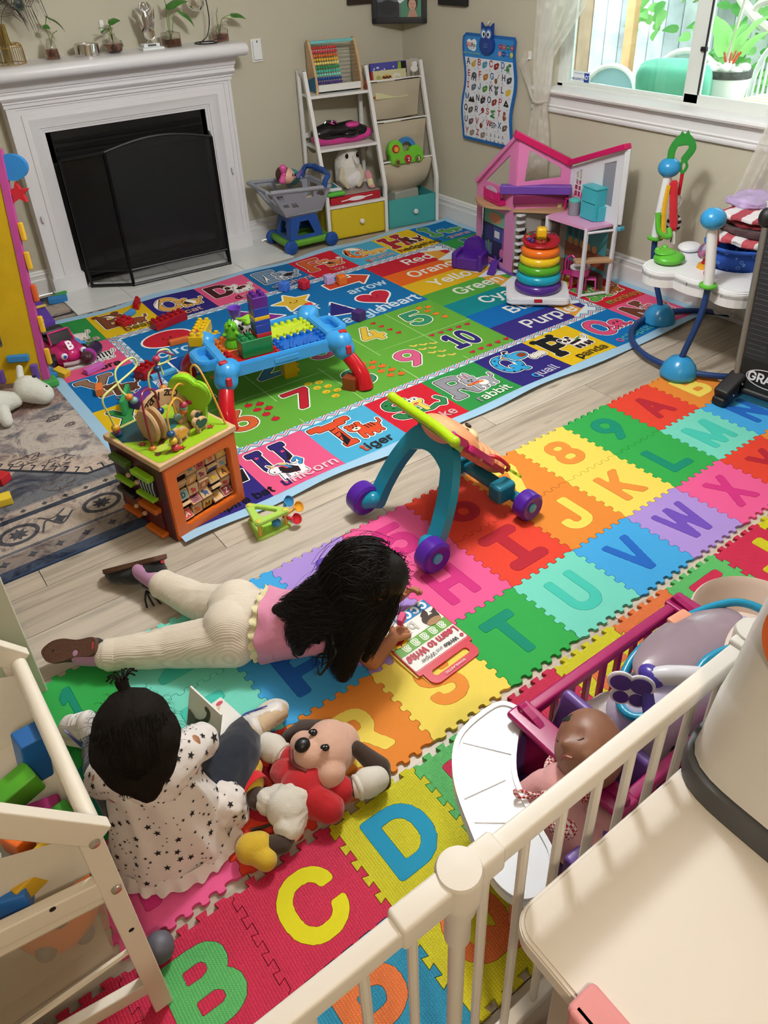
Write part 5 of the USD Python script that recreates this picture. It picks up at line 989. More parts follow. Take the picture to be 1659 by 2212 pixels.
obj(dh, 'door_frame', cat(beam((-.345, -2.045, .02), (-.21, -2.1, .02), .016, .012), beam((-.345, -2.045, .362), (-.21, -2.1, .362), .016, .012)), DW); obj(dh, 'counter', beam((-.36, -1.99, .20), (-.19, -2.10, .20), .05, .02), M('b8946e', .5))
obj(dh, 'blue_post', cat(beam((-.18, -2.125, .0), (-.18, -2.125, .39), .02, .02), cb(*D(-.18, -2.125, .37), .04, .02, .02, .004)), M('4aa6c6', .4)); obj(dh, 'corner_post', beam((-.185, -2.112, .39), (-.205, -2.125, .77), .03, .02), DW)
ld = obj(dh, 'stair_column', cat(beam((-.385, -1.602, .0), (-.385, -1.602, .39), .012, .018), beam((-.37, -1.575, .0), (-.37, -1.575, .40), .008, .012)), DW)
for i in range(9): obj(ld, 'rung', rrect(-.022, .022, -.016, .016, .012).buffer(0) and mv(ext(rrect(-.026, .026, -.018, .018, .012), .008), -.385-DX, -1.602-DY, .04+.04*i-.011), DW, smooth=False)
p = Paint(.0004)
p.add(sbox(0, 0, .24, .30), '2c2a52').add(sbox(.01, .2, .23, .29), '6fae9a').add(oval(.12, .24, .06, .03), 'c98a6a').add(sbox(.02, .10, .10, .19), '24346e').add(sbox(.11, .11, .2, .19), '3a4f90').add(sbox(.12, .13, .17, .17), 'c8ccd6').add(sbox(.03, .02, .1, .09), '4a6fa8').add(line([(.2, .02), (.21, .2)], .012), '8a4fa0').add(oval(.2, .05, .022, .03), 'c86a9a').add(sbox(.06, .03, .075, .1), '7a8a3a')
m, c = p.mesh(); pB, pA = np.array(D(*B_, .045)), np.array(D(*A_, .045)); obj(dh, 'room_print', frame(m, pA+(pB-pA)*.12+np.array((.012, 0, 0)), pB-pA, (0, 0, 1)), VC(.5), col=c)
p = Paint(.0004); p.add(sbox(0, .02, .30, .37), '9a948e').add(sbox(.15, .18, .2, .33), '5a5048').add(sbox(.21, .18, .26, .33), '5a5048').add(sbox(.03, .12, .07, .28), '2a2622').add(sbox(.04, .15, .06, .24), 'c9a27a').add(sbox(0, .02, .3, .1), '7a5a4a'); m, c = p.mesh(); pC = np.array(D(*C_, 0)); obj(dh, 'room_print', frame(mv(m, 0, 0, .0095), np.array(D(*B_, 0)), pC-np.array(D(*B_, 0)), (0, 0, 1)), VC(.5), col=c)
p = Paint(.0004); p.add(sbox(0, .0, .34, .37), '3f8a92').add([sbox(.02+.05*i, .24, .06+.05*i, .35) for i in range(3)], '2a5a66').add(sbox(.0, .12, .34, .2), '8a4a34').add([oval(.05+.05*i, .215, .02, .02) for i in range(5)], 'c98a4a').add(sbox(0, .0, .34, .1), '5a3a34'); m, c = p.mesh(); obj(dh, 'room_print', frame(mv(m, 0, 0, .002), pC, np.array(D(*E_, 0))-pC, (0, 0, 1)), VC(.5), col=c)
for s in range(9): obj(dh, 'rivet', cat(*[ell(*D(-.3515-.0*s, -1.222-.0*k-.30*k, .05+.038*s), .006, s=1) for k in (0, 1)]), DP, smooth=True)
obj(dh, 'base_deck', ext(Polygon([D(*q, 0)[:2] for q in (A_, (-.41, -1.557), (-.36, -1.62), (-.33, -1.75), (-.14, -1.72))]), .012), DPU, smooth=False)
# furniture of the doll house
DF = 'doll house furniture'
t = thing('toy_sofa', 'magenta ribbed doll sofa on the left wood floor of the doll house', 'doll furniture', (-.385, -1.395, .3895), 78); obj(t, 'seat', bx(-.085, .085, -.03, .03, 0, .03, .006), M('c2186a', .35)); obj(t, 'back', cat(*[bx(-.085+.0215*i, -.067+.0215*i, .02, .034, .02, .075, .005) for i in range(8)]), M('c2186a', .35)); obj(t, 'headboard', frame(ext(oval(0, 0, .06, .025).intersection(sbox(-1, 0, 1, 1)), .004), (0, .034, .07), (1, 0, 0), (0, 0, 1)), M('c9a9c4', .4), smooth=False)
t = thing('toy_plant', 'tiny potted toy plant in the middle of the doll house', 'doll furniture', (-.19, -1.70, .3915)); obj(t, 'pot', lathe([(0, 0), (.014, 0), (.019, .05), (0, .05)], 4), M('c9b48a', .5)); obj(t, 'leaves', cat(*[leaf((0, 0, .05), (.04*math.cos(a), .04*math.sin(a), .07+.01*(i % 2)), (0, 0, 1), .014) for i, a in enumerate(np.arange(0, 6.2, .9))]), M('2f6a44', .5), smooth=True)
t = thing('toy_fridge', 'turquoise toy refrigerator on the pink balcony of the doll house', 'doll furniture', (-.195, -1.955, .3895), -8); TQ = M('3fb0bd', .35)
obj(t, 'cabinet', bx(-.05, .05, -.055, .055, 0, .16, .004), TQ); obj(t, 'door', bx(-.056, -.05, -.053, .053, .003, .085, .002), TQ); obj(t, 'door', bx(-.056, -.05, -.053, .053, .09, .157, .002), TQ); obj(t, 'top', bx(-.054, .054, -.058, .058, .16, .17, .003), TQ); obj(t, 'side_panel', bx(-.03, .05, -.068, -.0555, 0, .075, .002), TQ)
t = thing('toy_bin', 'grey toy bin with teal lid on the pink balcony', 'doll furniture', (-.23, -1.842, .3895)); obj(t, 'bin', lathe([(0, 0), (.03, 0), (.032, .075), (0, .075)], 24), M('8a8690', .3)); obj(t, 'lid', lathe([(.033, .072), (.033, .08), (.02, .088), (0, .09)], 24), M('4fb0a8', .4))
def dchair(label, loc, rz, h):
    m = M(h, .35); t = thing('toy_chair', label, 'doll furniture', loc, rz); obj(t, 'seat', bx(-.03, .03, -.03, .03, .06, .068, .003), m)
    for sx in (-.026, .026):
        for sy in (-.026, .026): obj(t, 'leg', tube([(sx*1.15, sy*1.15, 0), (sx, sy, .062)], .005, 6), m)
    obj(t, 'back', cat(tube(spl([(-.028, .028, .06), (-.03, .032, .12), (0, .036, .15), (.03, .032, .12), (.028, .028, .06)], 5), .005, 6), *[tube([(x, .03, .066), (x*1.1, .034, .14-abs(x))], .003, 5) for x in (-.014, 0, .014)]), m)
dchair('magenta doll chair under the balcony of the doll house', (-.25, -1.86, .011), -70, 'c8257f'); dchair('magenta doll chair upstairs beside the grey bin', (-.185, -1.79, .3895), -100, 'c2186a'); dchair('pink doll chair behind the counter at the right of the doll house', (-.22, -2.0, .011), 40, 'd04a94')
t = thing('toy_table', 'white scalloped doll table with magenta legs under the balcony', 'doll furniture', (-.275, -1.965, .011)); obj(t, 'top', ext(oval(0, 0, .06, .05), .006, .13), DW, smooth=False); obj(t, 'apron', lathe([(.05, .09), (.056, .13), (.05, .13)], 24), M('d04a94', .4))
for a in (0.7, 2.3, 3.9, 5.5): obj(t, 'leg', tube([(.045*math.cos(a), .035*math.sin(a), 0), (.04*math.cos(a), .03*math.sin(a), .13)], .005, 6), M('d04a94', .4))
t = thing('toy_armchair', 'chunky purple doll armchair on the rug left of the doll house', 'doll furniture', (-.49, -1.31, .011), -62); PUR = M('4c1f8a', .3)
obj(t, 'seat', bx(-.07, .07, -.07, .05, 0, .075, .012), PUR); obj(t, 'back', frame(bev(unary_union([rrect(-.075, .075, 0, .10, .02), oval(0, .10, .062, .065)]), .05, .01), (0, .085, 0), (1, 0, 0), (0, 0, 1)), PUR, smooth=False)
for s in (-1, 1): obj(t, 'arm', bx(s*.078-.018, s*.078+.018, -.07, .06, 0, .10, .014), PUR)
t = thing('toy_lounger', 'purple doll deck chair tipped over beside the purple armchair', 'doll furniture', (-.43, -1.46, .011), 25)
obj(t, 'seat', rt(bx(-.02, .075, -.022, .022, .0, .012, .004), -38, (0, 1, 0), (0, 0, 0)).apply_translation((-.05, 0, .012)), PUR); obj(t, 'leg', tube([(.03, -.02, .005), (.06, .03, .07)], .005, 6), PUR); obj(t, 'leg', tube([(.0, .03, .006), (.05, -.02, .07)], .005, 6), PUR); obj(t, 'foot_rest', bx(-.075, -.03, -.022, .022, .002, .014, .005), PUR)

# ---------------------------------------------------------------- ring stacker
t = thing('ring_stacker', 'giant stacking ring toy on a white rocking base before the doll house', 'stacking toy', (-.535, -1.905, .011), -43)
bs = sbox(-.135, -.10, .135, .10).buffer(.03, 8)
obj(t, 'base', cat(bev(bs, .035, .01, .022), *[ext(bs.buffer(-.012-.03*(1-math.sqrt(k/5))), .0046, .0225-.0045*(5-k)) for k in range(1, 5)]), M('e3e3e6', .25), smooth=30)
o = obj(t, 'logo', frame(bev(rrect(-.022, .022, -.009, .009, .004), .003, .001), (-.0, -.129, .04), (1, 0, 0), (0, 0, 1)), M('b5202c', .35), smooth=False)
z = .082
for i, (h, R, r) in enumerate((('4f2a86', .098, .029), ('149ab5', .094, .028), ('4f9f24', .088, .027), ('e3bd1c', .083, .026), ('e8701e', .078, .026))):
    obj(t, 'ring', torus(R-.006, r*1.12, 48, 18, z=z, h=.93), M(h, .18), smooth=True); z += r*1.72
obj(t, 'ring', torus(.066, .027, 48, 14, z=z-.004, h=.5), M('bf1624', .2), 'red ring with a clear rattle dome'); obj(t, 'dome', lathe([(.094, z-.004), (.096, z+.012), (.088, z+.03), (.06, z+.036), (.032, z+.034), (.03, z+.01)], 40), M('f4f4f4', .03, transmission_weight=1., ior=1.15), smooth=True)
for i, h in enumerate(('3f9a3a', 'e27a2a', '5a3a9a', '5a3a9a', 'c22a3a', 'c22a3a')): a = 2.6+i*.45; obj(t, 'rattle_ball', ell(.066*math.cos(a), .066*math.sin(a), z+.016, .011, s=2), M(h, .3), smooth=True)
obj(t, 'peg', cat(lathe([(0, .05), (.026, .05), (.026, z), (0, z)], 24), bx(-.027, .027, -.027, .027, z, z+.075, .014)), M('e6b617', .25))

# ---------------------------------------------------------------- blocks with studs
_blk = {}
def studblock(nx, ny, h=.038, u=.032, stud=.011, top=True):
    w, d = nx*u, ny*u; ms = [bx(-w/2, w/2, -d/2, d/2, 0, h, .0025)]
    for i in range(nx):
        for j in range(ny): ms.append(lathe([(stud, h-.002), (stud, h+.010), (stud*.85, h+.0135), (stud*.4, h+.0155), (0, h+.016)], 14, (i-(nx-1)/2)*u, (j-(ny-1)/2)*u))
    return cat(ms[:1]), cat(ms[1:])
def block(label, loc, rz, h, nx, ny, hh=.038, u=.032, group=None, tilt=None):
    t = thing('building_block', label, 'building block', loc, rz, group); b, s = studblock(nx, ny, hh, u, u*.34); f = (lambda m: rt(m, *tilt)) if tilt else (lambda m: m)
    m = M(h, .22); obj(t, 'block', f(b), m); obj(t, 'studs', f(s), m); return t
BRED, BYEL, BBLU, BGRN, BPUR = 'b0141f', 'd9ad12', '173a9a', '1b7a3f', '4b2070'
# activity table
TX_, TY_ = -2.105, -1.815
t = thing('activity_table', 'light blue block play table with red splayed legs on the alphabet rug', 'play table', (TX_, TY_, .012), -7)
TB, TR = M('3a9bdc', .3), M('c01420', .18)
def shell_rim():
    o = rrect(-.27, .27, -.17, .17, .05); n = []
    g = o.difference(rrect(-.225, .225, -.145, .145, .015)); e = []
    for s in (-1, 1): e.append(rrect(min(s*.25, s*.33), max(s*.25, s*.33), -.085, .085, .05).difference(rrect(min(s*.262, s*.315), max(s*.262, s*.315), -.06, .06, .024)))
    return cat(bev(g, .055, .008, .165), bev(unary_union(e), .04, .008, .178), ext(rrect(-.23, .23, -.15, .15, .01), .008, .18))
obj(t, 'rim', shell_rim(), TB, smooth=30)
for s in (-1, 1): obj(t, 'side_tray', ext(rrect(min(s*.262, s*.316), max(s*.262, s*.316), -.061, .061, .024), .006, .178), TB, smooth=False)
for sx in (-1, 1):
    for sy in (-1, 1):
        c = obj(t, 'corner_housing', body([[((sx*.27, sy*.175, .165), .05), ((sx*.262, sy*.17, .20), .048)], [((sx*.262, sy*.17, .2), .05), ((sx*.24, sy*.15, .2), .045)]], .01, 8), TB, smooth=True)
        obj(c, 'clip', cat(bx(sx*.27-.017, sx*.27+.017, sy*.175-.012+.0*sy, sy*.175+.012, .235, .252, .004), rt(bx(-.013, .013, -.008, .008, -.02, .02, .006), 0).apply_translation((sx*.272, sy*.222, .178))), M('b8202c', .3))
        p0, p1 = np.array((sx*.272, sy*.178, .15)), np.array((sx*.315, sy*.275, .0)); ax = p1-p0
        pts = [p0+(p1-p0)*a+np.array((sx*.014, sy*.02, 0))*math.sin(PI*a) for a in np.linspace(0, 1, 8)]
        obj(t, 'leg', tube(pts, np.linspace(.030, .038, 8), 14), TR, smooth=40)
def plate(x0, x1, y0, y1, h, nm, us):
    o = obj(t, nm, bx(x0, x1, y0, y1, .186, .202, .004), M(h, .25)); st = []
    n = int((x1-x0)/.03); k = int((y1-y0)/.03)
    for i in range(n):
        for j in range(k):
            if us(i, j, n, k): st.append(lathe([(.0105, .2), (.0105, .212), (.008, .216), (0, .217)], 12, x0+.015+(x1-x0-.03)*i/max(1, n-1), y0+.015+(y1-y0-.03)*j/max(1, k-1)))
    obj(o, 'studs', cat(st), M(h, .22))
edge = lambda i, j, n, k: i in (0, n-1) or j in (0, k-1)
plate(-.222, -.002, .0, .142, 'd9701c', 'play_plate', lambda i, j, n, k: i == 0 or j == k-1); plate(-.222, -.002, -.142, -.002, 'b3161f', 'play_plate', lambda i, j, n, k: i == 0 or i == n-1)
plate(.002, .222, .0, .142, 'c3d62a', 'play_plate', edge); plate(.002, .222, -.142, -.002, '1461bd', 'play_plate', edge)
obj(t, 'road_groove', cat(*[tube([(.222-r*math.cos(a), -.142+.0+r*math.sin(a)*1.0, .2025) for a in np.linspace(.35, 1.35, 10)], .002, 4) for r in (.1, .115, .16, .175)]), M('0f52a8', .4)); obj(t, 'road_groove', cat(*[tube([(.2-r*math.cos(a), .01+r*math.sin(a), .2025) for a in np.linspace(.5, 2.2, 10)], .002, 4) for r in (.07, .085)]), M('a3b81e', .4)); obj(t, 'name_badge', bx(-.05, .06, -.1735, -.169, .178, .20, .001), TB)
aT = math.radians(-7)
def TL(x, y, z): return (TX_+x*math.cos(aT)-y*math.sin(aT), TY_+x*math.sin(aT)+y*math.cos(aT), z+.012)
g_ = 'building blocks on the play table'
block('large green block on the red corner of the play table, base of the tower', TL(-.095, -.075, .203), -7, BGRN, 4, 2, .075, .034, g_)
zt = .203+.075; tw = [(BRED, .018, 'thin red block at the bottom of the tower'), (BBLU, .037, 'lower blue block of the tower on the green block'), (BYEL, .016, 'thin yellow block in the middle of the tower'), (BBLU, .037, 'upper blue block of the tower under the purple one'), ('53207a', .046, 'purple block crowning the tower')]
zt += .0; 
BB = [(BBLU, .02, 'short blue block between the red and yellow blocks of the tower')]
zz_ = zt
for h, hh, lab in (tw[0], tw[1], BB[0], tw[2], tw[3], tw[4]):
    block(lab, TL(-.057, -.072, zz_), -7, h, 2, 2, hh, .033, g_) if lab == tw[4][2] else solo('building_block', mv(rt(bx(-.033, .033, -.033, .033, 0, hh, .002), -7), *TL(-.057, -.072, zz_)), M(h, .22), lab, 'building block', g_)
    zz_ += hh+.0004
t = thing('toy_bird', 'round green plastic bird on the orange corner of the play table', 'toy', TL(-.155, .035, .203), -30); GB = M('62b423', .2)
obj(t, 'base', lathe([(0, 0), (.034, 0), (.036, .012), (.026, .035), (.0, .04)], 28), GB); obj(t, 'body', body([[((0, 0, .055), .03), ((0, 0, .09), .028)], [((0, 0, .075), .015), ((.03, -.02, .065), .008)], [((0, 0, .075), .015), ((-.03, -.02, .065), .008)]], .006, 6), GB, smooth=True); obj(t, 'crest', tube(spl([(0, -.028, .11), (0, 0, .122), (0, .025, .1)], 5), [.006]*11, 8), GB)
for s in (-1, 1): obj(t, 'eye', ell(s*.014, -.026, .095, .008, .005, .009, 2), M('4f9a18', .2), smooth=True)
obj(t, 'feather_lines', cat(*[tube([(.0285*math.cos(a), .0285*math.sin(a), .032), (.037*math.cos(a), .037*math.sin(a), .008)], .002, 4) for a in np.arange(0, 6.2, .5)]), GB)
t = thing('toy_wagon', 'white and lime zebra wagon with red wheels and purple cup on the play table', 'toy vehicle', TL(-.075, .085, .203), 20)
obj(t, 'body', bx(-.05, .05, -.03, .03, .012, .07, .006), M('e4e4e2', .3)); obj(t, 'roof', cat(bx(-.02, .06, -.035, .035, .075, .084, .003), rt(bx(-.06, -.01, -.03, .03, .1, .108, .003), 25, (0, 1, 0), (-.03, 0, .1))), M('8fcf22', .3)); obj(t, 'stripes', cat(*[mv(rt(bx(-.003, .003, -.0315, -.03, .02, .055), 20*(i % 3-1), (0, 1, 0), (0, 0, .04)), -.04+.014*i) for i in range(6)]), M('141416', .4))
obj(t, 'head', ell(-.055, -.01, .085, .025, .022, .025, 2), M('e6e6e4', .3), smooth=True); obj(t, 'face', cat(ell(-.065, -.032, .09, .006, s=1), ell(-.045, -.032, .09, .006, s=1), ell(-.055, -.034, .075, .009, s=1)), M('161618', .3), smooth=True)
for x in (-.03, .035): obj(t, 'wheel', cat(mv(rt(lathe([(0, -.008), (.018, -.008), (.018, .008), (0, .008)], 20), 90, (1, 0, 0)), x, -.04, .018)), M('c01c28', .3))
solo('purple_cup', mv(lathe([(0, 0), (.018, 0), (.031, .045), (.03, .048), (.026, .045), (.015, .004), (0, .004)], 28), *TL(-.115, .075, .312)), M('6b3fb0', .25), 'purple toy cup perched on the zebra wagon', 'cup')
solo('purple_cup_stand', cyl(TL(-.115, .075, .203), TL(-.115, .075, .312), .012), M('7ac21f', .3), 'lime post carrying the purple cup', 'toy part')
t = block('long yellow block with yellow studs hanging over the far left corner of the play table', TL(-.245, .205, .20), 52, 'dab416', 6, 2, .045, .031, g_)
block('second yellow block under the long studded one behind the play table', TL(-.20, .20, .15), 52, 'd4a90f', 3, 2, .045, .031, g_)
g2_ = 'loose blocks on the alphabet rug'
block('yellow block lying on its side under the play table', (-2.05, -1.79, .045), -10, 'd8b012', 4, 2, .06, .032, g2_, tilt=(90, (0, 0, 1)) if False else (88, (0, 1, 0)))
solo('building_block', mv(rt(bx(-.03, .03, -.03, .03, 0, .06, .002), 30), -1.87, -2.085, .011), M('8a3a1c', .4), 'dark red-brown block behind the right table leg', 'building block', g2_)
block('long dark red block lying near the yellow studded one behind the table', (-2.22, -.90, .011), 12, 'a3141e', 6, 2, .04, .032, g2_)
block('small red block near the letter C of the rug', (-2.265, -.575, .011), 60, BRED, 3, 1, .035, .03, g2_)
block('red block with big round studs lying on the letter B', (-2.40, -.745, .011), 20, BRED, 2, 2, .025, .036, g2_)
block('dark red block standing between the letter Y and the rectangle', (-2.535, -1.375, .011), 25, 'a50f1c', 3, 2, .045, .032, g2_)
def softcube(label, x, y, h, rz, dig):
    t = thing('letter_cube', label, 'toy cube', (x, y, .011), rz, 'embossed squeeze cubes on the rug'); m = M(h, .5); s = .026
    obj(t, 'cube', bx(-s, s, -s, s, 0, 2*s, .006), m); g = affinity.scale(glyph(dig, .05), .026, .026, origin=(0, 0)); b = g.bounds; g = affinity.translate(g, -(b[0]+b[2])/2, -(b[1]+b[3])/2)
    e = cat(ext(g, .003)); obj(t, 'emboss', cat(frame(e, (0, -s+.0005, s), (1, 0, 0), (0, 0, 1)), frame(e, (-s+.0005, 0, s), (0, -1, 0), (0, 0, 1)), mv(e, 0, 0, 2*s-.0005)), m)
softcube('blue embossed cube above the star of the rug', -1.525, -.90, '4478d8', 25, '4'); softcube('red embossed cube between the blue and lilac cubes', -1.425, -.95, 'c41f36', 10, '2'); softcube('lilac embossed cube beside the orange cube', -1.275, -.98, 'b9aad8', -5, '8'); softcube('orange embossed cube on the red arrow', -1.222, -1.03, 'e8741c', -8, '6')
t = thing('cube_cup', 'small dark purple hollow cube lying by the word triangle', 'toy cube', (-1.43, -1.505, .011), 15); obj(t, 'shell', minus(bx(-.028, .028, -.028, .028, 0, .052, .004), bx(.0, .04, -.021, .021, .006, .046)), M('43246e', .35), smooth=False)
def foam_piece(label, x, y, rz, h, lx=.085, ly=.03, lz=.026, z=.011, tilt=0): return solo('foam_piece', mv(rt(rt(bx(-lx/2, lx/2, -ly/2, ly/2, 0, lz, .003), tilt, (0, 1, 0)), rz), x, y, z), M(h, .85, bump=.3, bscale=400), label, 'foam piece', 'loose foam house pieces')
foam_piece('sky blue foam strip on the letter B of the rug', -2.345, -.665, 35, '3b8fd0'); foam_piece('orange foam strip by the word circle', -2.275, -1.155, -8, 'd06a2c', .1, .03)
foam_piece('orange foam strip standing on the yak', -2.765, -1.40, 70, 'e07430', .07, .03, .035); foam_piece('pink foam strip beside the dark purple shaker', -2.71, -1.17, 20, 'c860b4', .1, .035); foam_piece('yellow foam strip beside the pink car', -2.845, -1.115, -60, 'd8b02a', .07, .04, .03, tilt=12)
foam_piece('light blue foam strip under the red block near the letter Y', -2.475, -1.43, 0, '58b0e0', .12, .03, .02); foam_piece('blue foam strip on the oriental rug behind the foam house', -2.58, -.20, -15, '2f7fc0', .10, .05, .03, .008); foam_piece('green foam strip under the blue one on the oriental rug', -2.55, -.13, 40, '3f9f50', .09, .04, .02, .008)
foam_piece('red foam strip on the oriental rug at the left edge', -3.32, -1.80, -55, 'c01f26', .14, .05, .035, .008); foam_piece('yellow foam strip on the oriental rug at the left edge', -3.335, -1.98, -5, 'dfc030', .08, .05, .03, .008)
foam_piece('green foam slab leaning behind the wooden activity cube', -2.715, -1.60, 60, '2f9f58', .16, .018, .07); solo('foam_piece', mv(rt(bx(-.06, .06, -.05, .05, 0, .05, .008), 30), -2.635, -1.63, .011), M('5a2a8a', .6), 'purple block beside the green foam slab behind the cube', 'foam piece', 'loose foam house pieces')
for lab, h, x, y, z, r in (('pink foam flower piece lying behind the pink car', 'd058a0', -2.755, -.79, .06, .055), ('blue foam flower piece leaning on the pink one', '3a8fd8', -2.70, -.84, .04, .05)): solo('foam_flower', mv(rt(ext(unary_union([oval(0, 0, r*.7, r*.7)]+[oval(r*.75*math.cos(a), r*.75*math.sin(a), r*.4, r*.4) for a in np.arange(0, 6.2, PI/3)]), .025), 15, (1, 0, 0)), x, y, z-.045), M(h, .85, bump=.3), lab, 'foam piece')
# pink car and shaker
t = thing('pink_car', 'pink toy convertible with eyes and a white letter B on the rug', 'toy car', (-2.775, -.91, .011), 8)
CP = M('c3246e', .25)
obj(t, 'body', body([[((0, -.11, .042), .042), ((0, -.02, .05), .045), ((0, .10, .05), .042)], [((-.045, -.10, .036), .034), ((-.05, .09, .045), .036)], [((.045, -.10, .036), .034), ((.05, .09, .045), .036)]], .01, 8), CP, smooth=True)
obj(t, 'cabin', cat(bx(-.055, .055, -.02, .09, .085, .10, .01)), M('121014', .3)); obj(t, 'windscreen_frame', tube([(-.058, -.045, .085), (-.05, -.015, .135), (.05, -.015, .135), (.058, -.045, .085)], .006, 8), CP); obj(t, 'windscreen', qpanel([(-.052, -.042, .088), (.052, -.042, .088), (.046, -.016, .13), (-.046, -.016, .13)], .002), M('2a2430', .1, transmission_weight=.6), smooth=False)
obj(t, 'folded_roof', cat(bx(-.056, .056, .045, .10, .10, .125, .012)), M('1c1a1e', .5)); obj(t, 'steering_wheel', rt(torus(.014, .003, 20, 8), 60, (1, 0, 0)).apply_translation((.02, .0, .112)), M('7a3f9a', .3))
for sx in (-.075, .075):
    for sy in (-.085, .085): obj(t, 'wheel', mv(rt(lathe([(0, -.012), (.028, -.012), (.032, 0), (.028, .012), (0, .012)], 20), 90, (0, 1, 0)), sx, sy, .032), M('1a181c', .4))
for s in (-1, 1): e = obj(t, 'eye', ell(s*.048, -.148, .062, .016, .010, .016, 2), M('dfe6f0', .2), smooth=True); obj(e, 'iris', cat(ell(s*.048, -.157, .062, .008, .004, .009, 2)), M('2a5aa8', .2), smooth=True)
g = affinity.scale(gtext('B', 0, -.5, 1, .08), .034, .04, origin=(0, 0)); obj(t, 'badge', frame(cat(ext(g, .003)), (0, -.118, .094), (1, 0, 0), (0, .55, .6)), M('f1dfe8', .4), smooth=False); obj(t, 'bumper', tube(spl([(-.06, -.142, .022), (0, -.158, .018), (.06, -.142, .022)], 6), .009, 8), M('b9a8ae', .3))
t = thing('shaker', 'dark purple and pink toy microphone lying by the car', 'toy', (-2.685, -1.055, .045), -40); ax_ = lambda m: rt(m, 90, (1, 0, 0))
obj(t, 'grip', ax_(lathe([(0, -.085), (.03, -.085), (.034, -.06), (.022, -.01), (.022, .0)], 28)), M('2c1a3c', .15)); obj(t, 'collar', ax_(lathe([(.022, -.002), (.036, .004), (.036, .018), (.022, .026)], 28)), M('a8359a', .3)); obj(t, 'head', ax_(lathe([(.03, .02), (.03, .045), (.02, .06), (0, .066)], 28)), M('4a2a34', .12))
# foam play house at the left edge
t = thing('foam_playhouse', 'yellow foam playhouse with pink edges and tabs at the left edge', 'playhouse', (-2.913, -1.175, .008))
FY, FPK, FPU, FGN = [M(h, .9, bump=.5, bscale=260, var=.06) for h in ('dcb40f', 'c8509c', '5a35a0', '3f9a48')]
d = np.array((-.2, .11, 0)); d /= np.linalg.norm(d); up = np.array((.09, .03, 1.))
P0 = np.array((0., 0, .01)); qp = lambda a, b, z0, z1, th, m, nm, off=0, hs=(): obj(t, nm, qpanel([P0+d*a+up*z0+np.array((0, 0, 0)), P0+d*b+up*z0, P0+d*b+up*z1, P0+d*a+up*z1], th, hs), m, smooth=False)
qp(.03, 1.0, .02, .95, .022, FY, 'wall_panel', hs=[unary_union([sbox(.16, .2, .4, .42)]).buffer(.02, 4)]); qp(.0, .028, .0, 1.0, .03, FPK, 'edge_strip')
nrm = np.cross(d, up); nrm /= np.linalg.norm(nrm); nrm = nrm if nrm[1] < 0 else -nrm
for i, (a, z, w, h, m) in enumerate(((.11, .14, .09, .03, M('3a86c8', .9)), (.05, .07, .028, .07, M('6a4aa0', .9)), (.20, .06, .028, .06, M('6a4aa0', .9)))): obj(t, 'tab', frame(cb(0, 0, 0, w, h, .03, .004), P0+d*a+up*z+nrm*.02, d, up), m)
for i, z in enumerate((.13, .28, .42, .56, .68)): obj(t, 'tab', frame(cb(0, 0, 0, .022, .075, .022, .006), P0-d*.012+up*z, d, up), M('e8b52c' if i != 2 else 'd9622c', .9))
obj(t, 'base_foot', bx(-.10, .03, -.035, .035, 0, .035, .008), FGN); obj(t, 'base_foot', bx(-.06, .05, .05, .12, 0, .03, .008), M('2f7fc0', .9)); obj(t, 'roof_disc', frame(ext(oval(0, 0, .06, .05), .03), P0+d*(-.02)+up*.93, d, up), M('2f86cc', .9), smooth=False); obj(t, 'roof_star', frame(ext(star(0, 0, .045), .03), P0-d*.025+up*.83, d, up), M('c8242c', .9), smooth=False)
F3 = lambda x, y, z: np.array((x+2.913, y+1.175, z-.008))
obj(t, 'awning', qpanel([F3(-2.86, -.80, .125), F3(-2.735, -.74, .11), F3(-2.70, -.20, .105), F3(-2.80, -.28, .12)], .028), FPU, smooth=False); obj(t, 'awning_front', qpanel([F3(-2.86, -.86, .012), F3(-2.80, -.76, .03), F3(-2.735, -.745, .098), F3(-2.86, -.805, .11)], .02), FY, smooth=False)
for a, b in ((.3, .2), (.85, .6)): q = F3(-2.86+.06*a*2+.0, -.80+.5*b*.9, .139); obj(t, 'slot_tab', cb(q[0]+.02, q[1], q[2]-.006, .05, .018, .01, .002), M('e0c060', .9))
t = thing('lamb_plush', 'white plush lamb lying on its side at the left edge of the oriental rug', 'plush toy', (-3.03, -1.30, .008), 10)
obj(t, 'head', noisy(body([[((0, 0, .075), .06), ((.035, -.055, .055), .045)]], .008, 8), .002, 60), F('d9d9cf', bump=1., bscale=200), smooth=True); obj(t, 'body', noisy(body([[((-.07, .0, .05), .035), ((-.16, .0, .07), .06), ((-.28, .03, .07), .065)], [((-.14, -.03, .05), .03), ((-.16, -.11, .03), .025)]], .008, 8), .003, 50), F('d6d6cc', bump=1., bscale=200), smooth=True)
obj(t, 'ear', body([[((.0, .05, .11), .016), ((.02, .085, .14), .014)]], .005, 5), F('d9d9cf'), smooth=True)
for q in ((.035, -.012, .125), (.052, -.075, .093)): obj(t, 'eye', ell(*q, *((.009, .006, .007) if q[1] > -.05 else (.004, .004, .004)), 2), M('101012', .1), smooth=True)

